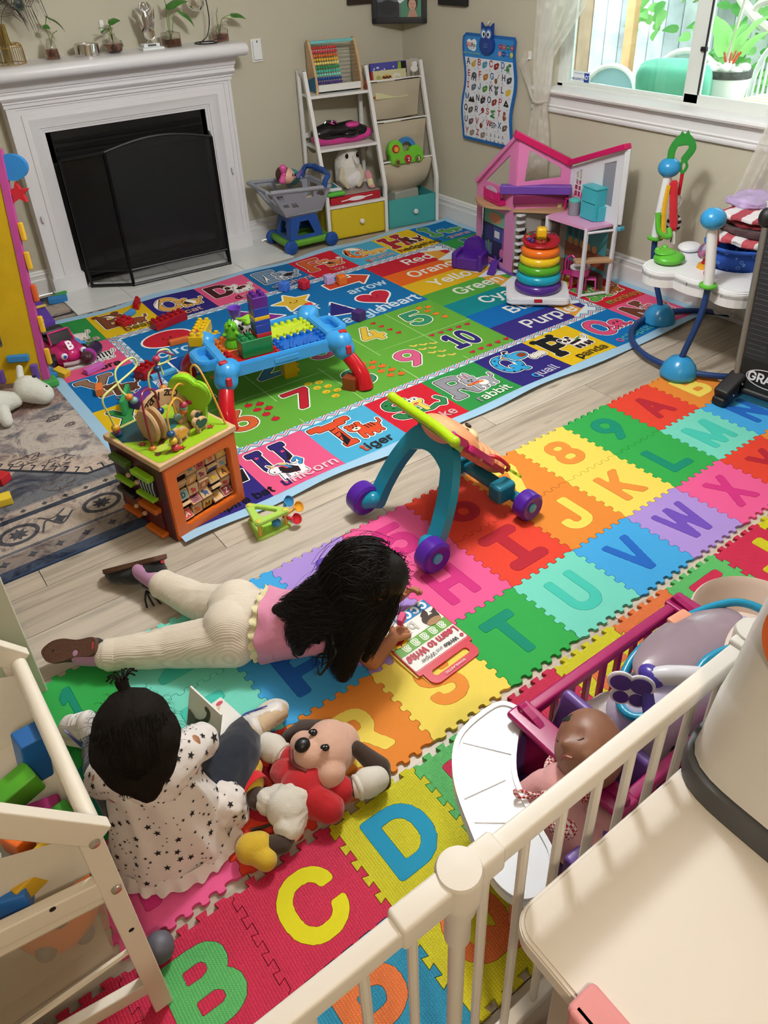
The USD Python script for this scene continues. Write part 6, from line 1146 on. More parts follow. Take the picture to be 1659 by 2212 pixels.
# ---------------------------------------------------------------- wooden activity cube
t = thing('activity_cube', 'wooden activity cube with bead wires on top and orange frame front', 'activity cube', (-2.914, -2.575, .001), 13.2)
N_ = .295; OR, MAR = M('d0641a', .35), M('4a1220', .4, var=.15, vscale=12); WOOD = M('c9a67a', .5, var=.12, vscale=16)
obj(t, 'carcass', cat(bx(.008, N_-.008, .05, N_-.008, .0, N_), bx(0, .006, 0.02, N_, 0, N_)), M('3a1a1c', .6), smooth=False)
obj(t, 'side_panel', bx(-.004, .006, .0, N_, 0, N_, .003), MAR, smooth=False)
g = rrect(0, N_, 0, N_, .012).difference(rrect(.045, N_-.035, .045, N_-.045, .012)); obj(t, 'front_frame', frame(bev(g, .02, .004), (0, .012, 0), (1, 0, 0), (0, 0, 1)), OR, smooth=False)
tp = obj(t, 'top_tray', cat(bx(-.012, N_+.008, -.012, N_+.008, N_, N_+.022, .004)), WOOD, smooth=False)
p = Paint(.0004); gg = rrect(.0, N_-.004, .0, N_-.004, .02); p.add(gg, '8fb81c').add(Polygon([(0, .2), (.09, .12), (.12, .2), (.13, N_-.01), (.01, N_-.01)]), '123c44').add(line(spl([(.03, .05), (.1, .11), (.2, .1), (.25, .2)], 6), .02), '5a3a24').add(line(spl([(.05, .03), (.15, .06), (.2, .13), (.13, .2)], 6), .012), '8a6a3a').add(oval(.06, .07, .03, .02), 'b5c84a').add(oval(.15, .18, .05, .04), '1f6a70').add([star(*q, .018, 6) for q in ((.035, .14), (.1, .02), (.24, .05), (.26, .16), (.12, .25))], '7a2a1c').add([star(*q, .009, 6) for q in ((.035, .14), (.1, .02), (.24, .05), (.26, .16))], 'c8382c')
m, c = p.mesh(); obj(tp, 'painted_scene', mv(m, 0, 0, N_+.0222), VC(.4), col=c)
cols = ['c23a3a', '1d4a78', 'd99a2c', 'c86a26', '6f9a94', '8f2a3a', 'd8b43a']
rr = np.random.default_rng(11)
for j in range(5):
    zz0 = .045+(N_-.09)*(j+.5)/5
    o = obj(t, 'tile_rod', cyl((.04, .025, zz0), (N_-.03, .025, zz0), .003, n=6), M('8a6a4a', .5))
    for i in range(5):
        x = .045+(N_-.08)*(i+.5)/5; an = rr.uniform(-60, 60); b = mv(rt(bx(-.0195, .0195, -.006, .006, -.0185, .0185, .0012), an, (1, 0, 0)), x, .022, zz0)
        k = obj(t, 'picture_block', b, WOOD, smooth=False); p = Paint(.0003); hh = cols[(i*3+j*2) % 7]
        if (i+j) % 2 == 0: p.add(rrect(-.0165, .0165, -.0155, .0155, .003), hh).add(gtext('ABDOCLSQEZM'[(i*5+j) % 11], 0, -.009, .018, .04), '2a1a1a' if (i+j) % 4 else 'e6d8c0')
        else: p.add(unary_union([oval(0, -.002, .009, .007), oval(-.007, .006, .006, .005), line([(-.006, -.006), (-.007, -.012)], .003), line([(.006, -.006), (.007, -.012)], .003)]), hh).add(oval(-.008, .007, .0015, .0015), '1a1414')
        m, c = p.mesh(); obj(k, 'print', mv(rt(frame(m, (0, -.0064, 0), (1, 0, 0), (0, 0, 1)), an, (1, 0, 0)), x, .022, zz0), VC(.5), col=c)
LG = M('8cc41c', .35)
for i, (y0, y1, z0, z1, h, op) in enumerate(((.17, .26, .17, .26, '4a6a20', 1), (.05, .14, .16, .25, '8cc41c', 0), (.17, .26, .04, .13, '1c1014', 0), (.05, .14, .03, .12, 'c8641c', 0))):
    pan = obj(t, 'door_panel', bx(-.012, -.003, y0, y1, z0, z1, .002), M(('1a1416', '17181c', '7a3a18', '5a1418')[i], .5, var=.3, vscale=40), smooth=False)
    obj(pan, 'door_ledge', cat(bx(-.032, -.004, y0-.004, y1+.004, z1-.016, z1+.004, .004)), M(h, .35)); 
    if i < 3: obj(pan, 'door_ledge', cat(bx(-.03, -.004, y0-.002, y1+.002, z0-.006, z0+.008, .003)), M(('8cc41c', '8cc41c', 'c8641c')[i], .35))
    obj(pan, 'knob', ell(-.018, y0+.015 if i % 2 == 0 else y1-.0, (z0+z1)/2-.01, .009, s=2), M('c9a582', .4), smooth=True)
p = Paint(.0003); p.add([line(spl([(.055+.018*k, .172), (.06+.018*k, .20), (.052+.018*k, .228)], 4), .007) for k in range(5)], 'b8c4cc'); m, c = p.mesh(); obj(t, 'zebra_print', frame(m, (-.0125, 0, 0), (0, 1, 0), (0, 0, 1)), VC(.5), col=c)
obj(t, 'foot_bar', bx(-.03, .0, .04, .14, .006, .022, .005), M('d9701c', .35))
TZ = N_+.022
ar = unary_union([sbox(-.085, 0, .085, .07), oval(0, .07, .085, .075)]).difference(unary_union([sbox(-.04, -.1, .04, .05), oval(0, .05, .04, .045)]))
o = obj(t, 'wooden_arch', frame(bev(ar, .022, .003), (.15, .17, TZ), (1, -.1, 0), (0, 0, 1)), WOOD, smooth=False); p = Paint(.0003)
for i, l in enumerate('zany zoo'):
    a = 2.45-.225*i; 
    if l != ' ': g = affinity.rotate(affinity.scale(gtext(l, 0, 0, 1, .02), .028, .028, origin=(0, 0)), math.degrees(a)-90, origin=(0, 0)); p.add(affinity.translate(g, .058*math.cos(a)*1.05, .072+.055*math.sin(a)), '1c1410', lift=False)
m, c = p.mesh(); obj(o, 'lettering', frame(mv(m, 0, 0, .0225), (.15, .17, TZ), (1, -.1, 0), (0, 0, 1)), VC(.5), col=c)
tr = unary_union([oval(-.01, .13, .05, .045), oval(.03, .10, .05, .05), oval(-.04, .10, .03, .04), Polygon([(-.01, 0), (.05, 0), (.06, .08), (-.01, .08)])]).difference(oval(-.015, .085, .014, .018))
obj(t, 'green_tree', frame(bev(tr, .03, .005), (.245, .14, TZ), (.55, -.8, 0), (0, 0, 1)), LG, smooth=False)
for k in (0, 1): obj(t, 'wooden_wheel', mv(rt(lathe([(0, -.007), (.055, -.007), (.06, 0), (.055, .007), (0, .007)], 36), 90, (0, 1, 0)), .07+.028*k, .14, TZ+.055), WOOD)
for (x, y, h, s) in ((.13, .06, 'd99a3c', 1), (.21, .06, '1d4a44', 1.1), (.24, .10, '1d3a44', 1.2)): o = obj(t, 'wooden_animal', frame(bev(unary_union([oval(0, .03, .028*s, .018*s), oval(-.02*s, .045, .014*s, .013*s), sbox(-.02*s, 0, -.01*s, .03), sbox(.01*s, 0, .02*s, .03)]), .014, .002), (x, y, TZ), (1, .25, 0), (0, 0, 1)), WOOD, smooth=False); obj(o, 'animal_print', frame(ext(unary_union([oval(0, .03, .022*s, .013*s), oval(-.019*s, .045, .01*s, .009*s)]), .001), (x+.25*.0, y-.0005, TZ), (1, .25, 0), (0, 0, 1)).apply_translation((.0035, -.0005, 0)) if False else frame(mv(ext(unary_union([oval(0, .03, .022*s, .013*s), oval(-.019*s, .045, .01*s, .009*s)]), .001), 0, 0, .014), (x, y, TZ), (1, .25, 0), (0, 0, 1)), M(h, .4))
def wire(pts, h, beads):
    q = spl([(a, b, TZ+c) for a, b, c in pts], 10); o = obj(t, 'bead_wire', tube(q, .0035, 8), M(h, .3))
    for i, bh in beads: pt = q[int(i*(len(q)-1))]; obj(o, 'bead', ell(*pt, .0135, .0135, .0125, 2), M(bh, .3), smooth=True)
wire([(.02, .25, 0), (.0, .24, .09), (-.01, .235, .16), (.06, .25, .18), (.15, .27, .2), (.14, .27, .235), (.07, .26, .22), (.06, .24, .16), (.09, .22, .11)], 'd3d98a', ((.02, '1d3a68'), (.04, 'a8323a'), (.06, 'c99a2c'), (.95, 'c8782c'), (.99, '6f9a94')))
wire([(.2, .28, 0), (.19, .285, .12), (.22, .285, .16), (.28, .28, .165), (.29, .285, .2), (.25, .29, .2), (.25, .285, .12)], 'd3d98a', ())
wire([(.08, .02, 0), (.08, .03, .12), (.13, .05, .16), (.17, .07, .12), (.165, .075, .07)], 'd9a23c', ((.03, 'c23a4a'), (.08, 'd8b43a'), (.13, '1d4a78'), (.92, 'c86a26'), (.86, '6f9a94'), (.80, 'a83248')))
wire([(.04, .09, 0), (.045, .10, .15), (.07, .12, .19), (.12, .14, .16), (.13, .15, .06)], '8a2438', ((.02, 'c8782c'), (.95, '1d3a68')))
wire([(.16, .1, .04), (.16, .11, .13), (.2, .12, .16), (.235, .13, .12), (.23, .12, .07)], 'd9a23c', ((.95, 'a8283c'), (.88, 'c99a2c'), (.8, '1d3a68'), (.05, '6f9a94')))
wire([(.2, .16, .1), (.23, .16, .17), (.27, .15, .15), (.27, .14, .09)], 'd9a23c', ((.95, 'c8782c'), (.85, '6f9a94')))
wire([(.23, .26, .02), (.225, .27, .17), (.25, .275, .21), (.3, .27, .18)], '8a2c5a', ((.15, 'c8782c'), (.3, '1d3a68'), (.45, 'a8324a')))
wire([(.285, .02, 0), (.275, .06, .13), (.27, .1, .2), (.265, .13, .19), (.265, .14, .14)], 'd9a23c', ())
# lime rattle
t = thing('rolling_rattle', 'lime green triangular rolling rattle with coloured spoons on the floor', 'baby toy', (-2.635, -2.70, .001), -8)
LM = M('a9cf5a', .35); tri_ = Polygon([(-.04, .055), (-.045, -.045), (.055, -.03)]).buffer(.014, 6)
hole = Polygon([(-.025, .03), (-.022, -.02), (.025, -.018)]).buffer(.006)
obj(t, 'base', bev(tri_, .012, .003), LM, smooth=False); obj(t, 'top', bev(tri_.difference(hole), .012, .003, .062), LM, smooth=False)
for x, y in ((-.04, .055), (-.045, -.045), (.055, -.03)): obj(t, 'post', cyl((x, y, .01), (x, y, .064), .006), M('e0a83c', .35)); obj(t, 'cap', ell(x, y, .074, .011, .011, .004, 2), M('c9c04a', .35), smooth=True)
obj(t, 'ball', ell(.018, -.035, .035, .016, s=2), M('2f7fb0', .3), smooth=True); obj(t, 'inner_disc', lathe([(0, .012), (.026, .012), (.02, .026), (0, .03)], 24, -.01, -.01), M('9fd83a', .35))
for i, (h, x, y, z) in enumerate((('2f7fb0', .075, .012, .07), ('e0a02c', .10, -.012, .052), ('c0202c', .075, -.05, .035))): obj(t, 'spoon', cat(tube([(.05, -.02, .04), (x, y, z)], .006, 8), mv(rt(lathe([(0, -.008), (.014, -.006), (.02, .004), (.018, .005), (.012, -.003), (0, -.005)], 20), 50, (1, .4, 0)), x+.01, y, z)), M(h, .3))
# baby walker
t = thing('push_walker', 'teal push-along walker with purple wheels and an orange lion panel', 'baby walker', (-2.12, -3.03, .0108))
TE, TED, PW, OP = M('128aa5', .28), M('0d6f86', .35), M('4f1f96', .22), M('eda070', .35)
def wheel(x, y, r, w, side):
    o = obj(t, 'wheel', mv(rt(lathe([(0, -w*.5), (r*.8, -w*.5), (r*.97, -w*.38), (r, 0), (r*.97, w*.38), (r*.8, w*.5), (.5*r, w*.42), (0, w*.42)], 40), 90*-side, (1, 0, 0)), x, y, r), PW); obj(o, 'hub', mv(rt(lathe([(0, w*.42), (r*.33, w*.42), (r*.3, w*.5), (0, w*.52)], 24), -90*-side if False else 90*-side*1, (1, 0, 0)), x, y, r), M('3aa9c0', .3))
wheel(-.215, -.195, .058, .06, 1 if False else -1); wheel(-.215, .185, .058, .06, 1); wheel(.2, -.195, .053, .055, -1); wheel(.2, .175, .053, .055, 1)
def arch_sheet():
    """one moulded arch: leg, crown, leg; swept section lying in the leaning plane"""
    o = np.array((-.215, 0, .055)); upv = np.array((.17, 0, .33)); L = np.linalg.norm(upv); upv /= L; g = unary_union([LineString(spl([(-.155, 0), (-.15, .08), (-.125, .19), (-.075, .29), (0, .325), (.075, .29), (.125, .19), (.15, .08), (.155, 0)], 8)).buffer(.028, 8), Polygon(spl([(-.13, .17), (-.085, .30), (-.07, .36), (.07, .36), (.085, .30), (.13, .17), (.09, .23), (0, .265), (-.09, .23)], 6, True)).buffer(.004)])
    pk = Polygon(spl([(-.10, .235), (-.06, .33), (.06, .33), (.10, .235), (0, .28)], 6, True)).buffer(0)
    return frame(bev(g, .045, .012), o+np.array((.02, 0, 0)), (0, 1, 0), upv) , frame(mv(ext(pk.buffer(-.006), .003), 0, 0, 0), o+np.array((-.028, 0, .0)), (0, 1, 0), upv)
a1, a2 = arch_sheet(); a1 = frame(mv(a1, 0, 0, 0), (0, 0, 0), (1, 0, 0), (0, 1, 0)); obj(t, 'arch', a1, TE, smooth=30)
for s in (-1, 1): obj(t, 'axle_boss', body([[((-.20, s*.15, .065), .03), ((-.215, s*.165, .058), .03)]], .008, 6), TE, smooth=True); obj(t, 'front_bracket', cat(bx(.12, .2, s*.11-.03, s*.11+.03, .05, .12, .012), cyl((.2, s*.13, .053), (.2, s*.17, .053), .02)), TED)
hx = obj(t, 'handle', cat(tube(spl([(-.095, .155, .425), (-.092, .05, .42), (-.092, -.05, .418), (-.095, -.15, .41)], 6), .017, 12), ell(-.095, .158, .425, .018, s=2), ell(-.095, -.153, .41, .018, s=2)), M('a8cc12', .25)); obj(t, 'handle_bracket', cat(qpanel([(-.09, -.12, .405), (-.09, .12, .415), (-.03, .10, .36), (-.03, -.12, .34)], .03)), M('9cbf12', .3), smooth=False)
o0, dv = np.array((-.07, 0, .385)), np.array((.28, 0, -.27)); LN = np.linalg.norm(dv); dv /= LN; nv = np.array((.27, 0, .28)); nv /= np.linalg.norm(nv)
fr_ = lambda m, off=0: frame(m, o0+nv*off, dv, (0, 1, 0)) if np.cross(dv, (0, 1, 0))[2] > 0 else frame(m, o0+nv*off, dv, (0, 1, 0))
pl_ = unary_union([oval(.12, 0, .13, .125), rrect(.18, .40, -.07, .07, .03)])
obj(t, 'panel_back', fr_(bev(pl_.buffer(.004), .02, .004), -.01), M('b0164a', .3), smooth=False); obj(t, 'lion_face', fr_(mv(sc(_ico[4], .115, .105, .05), .115, 0, .008)), OP, smooth=True)
for k in range(4): obj(t, 'body_rib', fr_(ell(.225+.05*k, 0, .008, .034, .075-.004*k, .038, 3)), OP, smooth=True)
for s in (-1, 1):
    obj(t, 'ear', fr_(bev(oval(.04+.0, s*.10, .05, .028), .024, .008), .0), M('cf2a78', .3), smooth=False); obj(t, 'cheek_flap', fr_(bev(oval(.15, s*.125, .075, .022), .02, .006), .0), M('cf2a78', .3), smooth=False); obj(t, 'eye', fr_(ell(.13, s*.035, .052, .012, .006, .005, 2)), M('1a1214', .2), smooth=True)
obj(t, 'muzzle', fr_(ell(.185, 0, .045, .035, .045, .022, 3)), M('e8cf9a', .4), smooth=True); obj(t, 'nose', fr_(ell(.165, 0, .068, .010, .014, .006, 2)), M('2a1618', .3), smooth=True)
obj(t, 'red_loop', fr_(tube(spl([(.25, -.078, .02), (.27, -.10, .03), (.34, -.10, .025), (.37, -.085, .01)], 6), .007, 8)), M('c81a28', .3)); obj(t, 'toy_key', fr_(bev(unary_union([oval(.385, -.09, .02, .02), rrect(.38, .43, -.10, -.08, .006), rrect(.41, .425, -.115, -.07, .004)]).difference(oval(.385, -.09, .008, .008)), .01, .003), .012), M('a8c424', .3), smooth=False); obj(t, 'front_axle', bx(.15, .2, -.12, .12, .06, .095, .01), TED)

# ---------------------------------------------------------------- activity jumper by the window wall
t = thing('activity_jumper', 'baby activity jumper with navy tube frame, light blue feet and white toy tray', 'baby jumper', (-.33, -2.83, 0))
J = lambda x, y, z: np.array((x+.33, y+2.83, z))
NVY, SKYB, JW, JGR = M('17386e', .35), M('2f8fc6', .25), M('e3e4e6', .3), M('57b032', .3)
ft = [(-.29, -2.515), (-.685, -2.925), (-.08, -3.08)]
rg = [(-.33+.355*math.cos(a), -2.83+.355*math.sin(a), .035) for a in np.linspace(0, 2*PI, 61)[:-1]]
obj(t, 'floor_ring', tube([J(*q) for q in rg], .014, 10, True), NVY)
for x, y in ft: obj(t, 'foot', lathe([(0, .012), (.078, .012), (.08, .03), (.07, .065), (.045, .095), (.02, .105), (0, .107)], 36, x+.33, y+2.83, 0), SKYB, smooth=True)
tops = [(-.285, -2.43, .75), (-.625, -2.91, .695), (.0-.02, -3.02, .72)]
for (x, y), tp in zip(ft, tops):
    m_ = ((x+tp[0])/2-.03*np.sign(x+.33), (y+tp[1])/2+.03*np.sign(y+2.83), .36)
    q = spl([J(x, y, .09), J(*m_), J(*tp)], 10); obj(t, 'pole', tube(q, .0135, 12), NVY)
    k = q[12]; obj(t, 'pole_sleeve', tube(q[12:20], .021, 12), JW); obj(t, 'green_collar', mv(lathe([(.014, -.008), (.036, -.006), (.038, 0), (.036, .006), (.014, .008)], 24), *k), JGR)
    dr = J(-.33, -2.83, tp[2])-J(*tp); dr /= np.linalg.norm(dr); s0 = J(*tp)+dr*.04
    obj(t, 'spring_cover', noisy(tube(spl([s0-np.array((0, 0, .05)), s0+dr*.02-np.array((0, 0, .16)), s0+dr*.045-np.array((0, 0, .27))], 10), [.012, *[.019]*19, .012], 12), .004, 70), F('c41a26')); obj(t, 'strap', tube([s0+dr*.045-np.array((0, 0, .26)), s0+dr*.06-np.array((0, 0, .33))], .008, 6), M('d9d6cf', .7))
    obj(t, 'top_ball', ell(*J(*tp), .052, .05, .044), SKYB, smooth=True)
ZT = .40
tray = unary_union([oval(0, 0, .27, .24, 48), oval(-.2, .16, .11, .1), oval(-.14, -.17, .13, .11), oval(.2, .1, .1, .1)]).buffer(-.02).buffer(.02)
obj(t, 'tray', cat(bev(tray.difference(oval(.06, -.02, .135, .125)), .035, .012, ZT-.02), ext(tray.difference(tray.buffer(-.012)), .05, ZT-.055)), JW, smooth=30); obj(t, 'under_bowl', lathe([(0, .30), (.10, .31), (.16, .345), (.18, .38)], 32, .05, -.05), M('2a7f8a', .4), smooth=True)
obj(t, 'seat_sling', wrap(lambda u, v: (.06+(.15+.012*math.sin(v*6*PI))*math.cos(2*PI*u)*(1-.5*(1-v)**2), -.02+(.14+.01*math.sin(v*5))*math.sin(2*PI*u)*(1-.5*(1-v)**2), ZT-.13+.235*v), 40, 14), raw('jumper_cloth', {'g': ('geometry', {}), 'v': ('voronoi_texture', {'scale': 34., 'feature': 'f1'}), 'r': ('rgb_ramp', {'ramp': [(.18, lin('1a4aa8')), (.22, lin('6f9ad8')), (.27, lin('6f9ad8')), (.31, lin('1a4aa8'))]}), 'p': ('principled_bsdf', {'roughness': .8})}, [('g.position', 'v.vector'), ('v.distance', 'r.fac'), ('r.color', 'p.base_color')]), smooth=True)
obj(t, 'seat_rim', tube([(.06+.155*math.cos(a), -.02+.145*math.sin(a), ZT+.105) for a in np.linspace(0, 2*PI, 41)[:-1]], .008, 8, True), M('2458b8', .8))
q = J(-.50, -2.655, ZT+.015); obj(t, 'frog_toy', cat(ell(*q+np.array((0, 0, .02)), .075, .065, .028), ell(*q+np.array((-.01, .02, .045)), .05, .045, .012), *[ell(*q+np.array((-.03+.05*s, .045, .05)), .014, s=2) for s in (0, 1)]), JGR, smooth=True)
q = J(-.44, -2.80, ZT+.02); sp = obj(t, 'seahorse_spinner', lathe([(0, -.01), (.035, -.008), (.03, .012), (0, .014)], 24).apply_translation(q), M('e0a02c', .35)); obj(sp, 'red_arm', tube(spl([q+np.array((0, 0, .01)), q+np.array((.02, .0, .05)), q+np.array((.045, .0, .10)), q+np.array((.03, .01, .15))], 6), .017, 10), M('c01a24', .25)); obj(sp, 'green_arm', noisy(tube(spl([q+np.array((.035, .015, .10)), q+np.array((.04, .02, .15)), q+np.array((.055, .02, .205))], 6), .022, 10), .003, 60), JGR); obj(sp, 'clear_rattle', ell(*q+np.array((-.012, .012, .07)), .032, .02, .034), M('e8e0ee', .05, transmission_weight=.9, ior=1.2), smooth=True); obj(sp, 'rattle_bead', ell(*q+np.array((-.012, .012, .06)), .013, s=2), M('c86a9a', .3))
q = J(-.26, -3.0, ZT+.03); obj(t, 'spinning_top', cat(lathe([(0, -.02), (.035, -.015), (.02, .0)], 24).apply_translation(q)), M('2f86b8', .3)); obj(t, 'orange_dome', lathe([(.02, .0), (.05, .012), (.045, .024), (.01, .05), (0, .05)], 28).apply_translation(q), M('df7a28', .35)); obj(t, 'blue_antenna', cyl(q+np.array((0, 0, .05)), q+np.array((.07, -.02, .14)), .006), M('3aa0cc', .3))
obj(t, 'tray_knob', ell(*J(-.30, -2.62, ZT+.03), .06, .05, .02), JW, smooth=True)
# hanging toys on pole A
q = J(-.285, -2.43, .79)
hk = unary_union([LineString(spl([(0, -.02), (.0, .04), (.025, .085), (.06, .09), (.085, .05), (.06, .0)], 6)).buffer(.016), Polygon([(0, .05), (.03, .12), (.045, .105), (.055, .125), (.07, .10), (.10, .06), (.05, .06)]), line(spl([(.055, -.0), (.048, -.03), (.06, -.06), (.075, -.03), (.06, 0)], 5), .012)])
obj(t, 'green_hook', frame(bev(hk, .014, .004), q, (.55, -.65, 0), (0, 0, 1)), M('2f8f3a', .3), smooth=False)
e1 = q+np.array((.055*.65, -.065*.76, -.06)); hg = obj(t, 'red_link', cat(tube([e1, e1+np.array((0, 0, -.10))], .008, 8)), M('c01a24', .3)); obj(t, 'white_ring', rt(torus(.028, .005, 28, 8), 90, (1, 0, 0)).apply_translation(e1+np.array((0, 0, -.135))), JW)
sb = e1+np.array((0, 0, -.235))
for i in range(9): a0 = -.9+.2*i; a1 = a0+.2; obj(t, 'stripe_band', lathe([(.034*math.cos(a), .045*math.sin(a)) for a in np.linspace(a0*1.7, min(a1*1.7, 1.56), 4)], 24).apply_translation(sb), M('141416' if i % 2 else 'e6e4de', .8), smooth=True)
obj(t, 'cord', cat(tube([e1+np.array((0, 0, -.16)), sb+np.array((0, 0, .04))], .003, 6), tube([sb+np.array((0, 0, -.04)), sb+np.array((0, 0, -.09))], .003, 6)), M('1a1a1c', .6))
obj(t, 'yellow_ruler', tube(spl([J(-.31, -2.46, .68), J(-.33, -2.47, .58), J(-.345, -2.50, .45)], 6), .011, 6), M('d9a520', .4)); obj(t, 'crocodile_clip', cat(tube(spl([J(-.345, -2.45, .56), J(-.355, -2.48, .48), J(-.33, -2.52, .46), J(-.31, -2.50, .49)], 6), .013, 8)), JGR)
# laundry heaped on the seat
def cloth(label, x, y, z, rx, ry, rz, h, seed, var=.15, stripes=None):
    m = noisy(noisy(mv(sc(cushion(1, 1, 1), rx, ry, rz), x, y, z), .016, 16, seed), .006, 45, seed)
    mt = F(h, var=var, vscale=14) if not stripes else raw('knit_%d' % seed, {'g': ('geometry', {}), 'w': ('wave_texture', {'bands_direction': 'y', 'scale': 3.2, 'distortion': 2.}), 'r': ('rgb_ramp', {'interpolate': False, 'ramp': [(0, lin(h)), (.5, lin(stripes))]}), 'n': ('noise_texture', {'scale': 300.}), 'b': ('bump', {'strength': .6, 'distance': .003}), 'p': ('principled_bsdf', {'roughness': .95})}, [('g.position', 'w.vector'), ('w.fac', 'r.fac'), ('r.color', 'p.base_color'), ('g.position', 'n.vector'), ('n.fac', 'b.height'), ('b.normal', 'p.normal')])
    return solo('folded_cloth', m, mt, label, 'clothes', 'clothes heaped on the jumper seat', smooth=True)
cloth('white and dusty red folded knit at the bottom of the clothes pile', -.22, -2.87, .535, .17, .13, .022, 'b8505a', 1, stripes='d9d6d8'); cloth('dark lace garment in the middle of the clothes pile', -.20, -2.87, .568, .16, .12, .02, '4a3034', 2, .5); cloth('dark red folded garment under the striped top', -.19, -2.86, .595, .14, .11, .016, '8a1f2c', 3); cloth('white and dusty red striped top near the top of the clothes pile', -.19, -2.86, .622, .16, .12, .02, 'a84450', 4, stripes='dedadc'); cloth('lilac patterned garment on top of the clothes pile', -.14, -2.79, .655, .11, .09, .022, 'b9a3cf', 5, .25); cloth('pale mint and white garment on top right of the clothes pile', -.10, -2.93, .655, .09, .08, .02, 'd3ded4', 6, .3)
# folding playpen at the right edge
t = thing('playpen', 'black mesh folding playpen with grey tube frame at the right edge', 'playpen', (-.73, -3.19, .0))
MESH = raw('playpen_mesh', {'t': ('transparent_bsdf', {}), 'd': ('principled_bsdf', {'base_color': (.018, .018, .02), 'roughness': .7}), 'x': ('mix_closure', {'fac': .82})}, [('t.BSDF', 'x.closure1'), ('d.BSDF', 'x.closure2')], 'x.closure')
PBK = M('141416', .5); tube_ = M('8d8a84', .35, metallic=.6)
q0, q1 = np.array((.055, -.0, .05)), np.array((.135, .075, .74)); ey = np.array((.12, -1, 0.)); ey /= np.linalg.norm(ey)
obj(t, 'corner_tube', tube([q0, q1], .0135, 12), tube_); obj(t, 'corner_foot', cat(rt(bx(-.045, .09, -.035, .035, .0, .075, .012), -25, (0, 1, 0), (0, 0, .0)).apply_translation((.02, 0, .03)), bx(-.055, .02, -.03, .03, .011, .05, .01), bx(.02, .10, -.035, .03, .03, .11, .012)), PBK)
for k in range(2): obj(t, 'rivet', ell(-.005+.05*k, -.037, .06+.035*k-.02*0, .006, .004, .006, 1), M('c9c9cc', .2, metallic=1.))
obj(t, 'top_joint', cat(ell(*q1, .032, .032, .04), tube([q1, q1+ey*.8], .022, 10)), PBK, smooth=True)
pt = lambda a, z: q0+(q1-q0)*((z-.05)/.69)+ey*a
obj(t, 'side_fabric', qpanel([pt(.014, .07), pt(.9, .07), pt(.9, .2), pt(.014, .2)], .006), PBK, smooth=False); obj(t, 'side_band', cat(qpanel([pt(.014, .2), pt(.10, .2), pt(.10, .70), pt(.014, .70)], .005)), M('222226', .8), smooth=False); obj(t, 'mesh_panel', qpanel([pt(.10, .2), pt(.9, .2), pt(.9, .70), pt(.10, .70)], .003), MESH, smooth=False)
obj(t, 'mesh_ribs', cat(*[tube([pt(.018, .22+.02*i), pt(.098, .22+.02*i)], .003, 5) for i in range(24)]), PBK); obj(t, 'lower_bar', tube([pt(.02, .062), pt(.9, .062)], .014, 10), PBK)
p = Paint(.0004); L_ = oval(.0, 0, .09, .034, 40); p.add(L_.buffer(.005).difference(L_.buffer(.001)), 'cfcfd2').add(gtext('GRACO', 0, -.017, .036, .05), 'dcdce0'); m, c = p.mesh(); nn = np.cross(ey, q1-q0); s_ = ey if nn[0] < 0 else -ey
obj(t, 'logo', frame(m, pt(.135, .135)+np.array((-.006, -.001, .001)), ey, (q1-q0)), VC(.4), col=c)

# ---------------------------------------------------------------- baby gate, white table, tub
GW = M('dcd8cf', .4)
t = thing('baby_gate', 'white metal baby gate with round capped posts in the foreground', 'baby gate', (-3.157, -4.29, .0))
rail = lambda a, b, z0=.695, z1=.73, w=.014: bx(a, b, -w, w, z0, z1, .005)
obj(t, 'top_rail', rail(.055, .60), GW); obj(t, 'top_rail', rail(-.75, -.085), GW); obj(t, 'rail_joint', cat(bx(.02, .065, -.018, .018, .69, .738, .006), bx(-.10, -.02, -.018, .018, .69, .738, .006)), GW); obj(t, 'rail_joint', bx(.585, .625, -.018, .018, .69, .738, .006), GW)
for x in (0., .63):
    o = obj(t, 'post', cat(lathe([(.012, .02), (.012, .56), (.018, .57), (.018, .63), (.024, .65), (.028, .69), (.028, .70)], 24, x), bx(x-.018, x+.018, -.018, .018, .0, .03, .003)), GW); obj(o, 'cap', lathe([(.03, .685), (.031, .735), (.028, .742), (0, .743)], 32, x), GW, smooth=40)
for x in [.045+.0735*i for i in range(8)]+[-.075-.0735*i for i in range(9)]: obj(t, 'bar', cyl((x, 0, .08), (x, 0, .70), .0075, n=10), GW)
obj(t, 'bottom_rail', bx(-.75, .63, -.012, .012, .05, .082, .004), GW)
t = thing('white_table', 'cream white cabinet with rounded tabletop in the lower right corner', 'table', (-3.10, -4.325, 0)); TWH = M('dcd6cc', .38)
obj(t, 'tabletop', bev(sbox(.04, -.9, 1.2, -.04).buffer(.04, 8), .03, .007, .57), TWH, smooth=30); obj(t, 'cabinet', bx(.055, 1.15, -.9, -.05, .0, .569, .006), M('b9aca0', .5))
for z in (.53, .46): obj(t, 'worn_spot', cb(.0545, -.13-.05*(z < .5), z-.12*(z < .5), .002, .008, .03, .0008), M('3a2a24', .9))
solo('corner_guard', cat(bx(-3.118, -3.068, -4.52, -4.445, .585, .612, .008), bx(-3.12, -3.10, -4.52, -4.45, .55, .612, .006)), M('d98f90', .7), 'pink soft corner guard on the cream tabletop', 'corner guard')
t = thing('white_tub', 'tapered white plastic canister with dark grey base band on the cream tabletop', 'canister', (-2.61, -4.46, .6005))
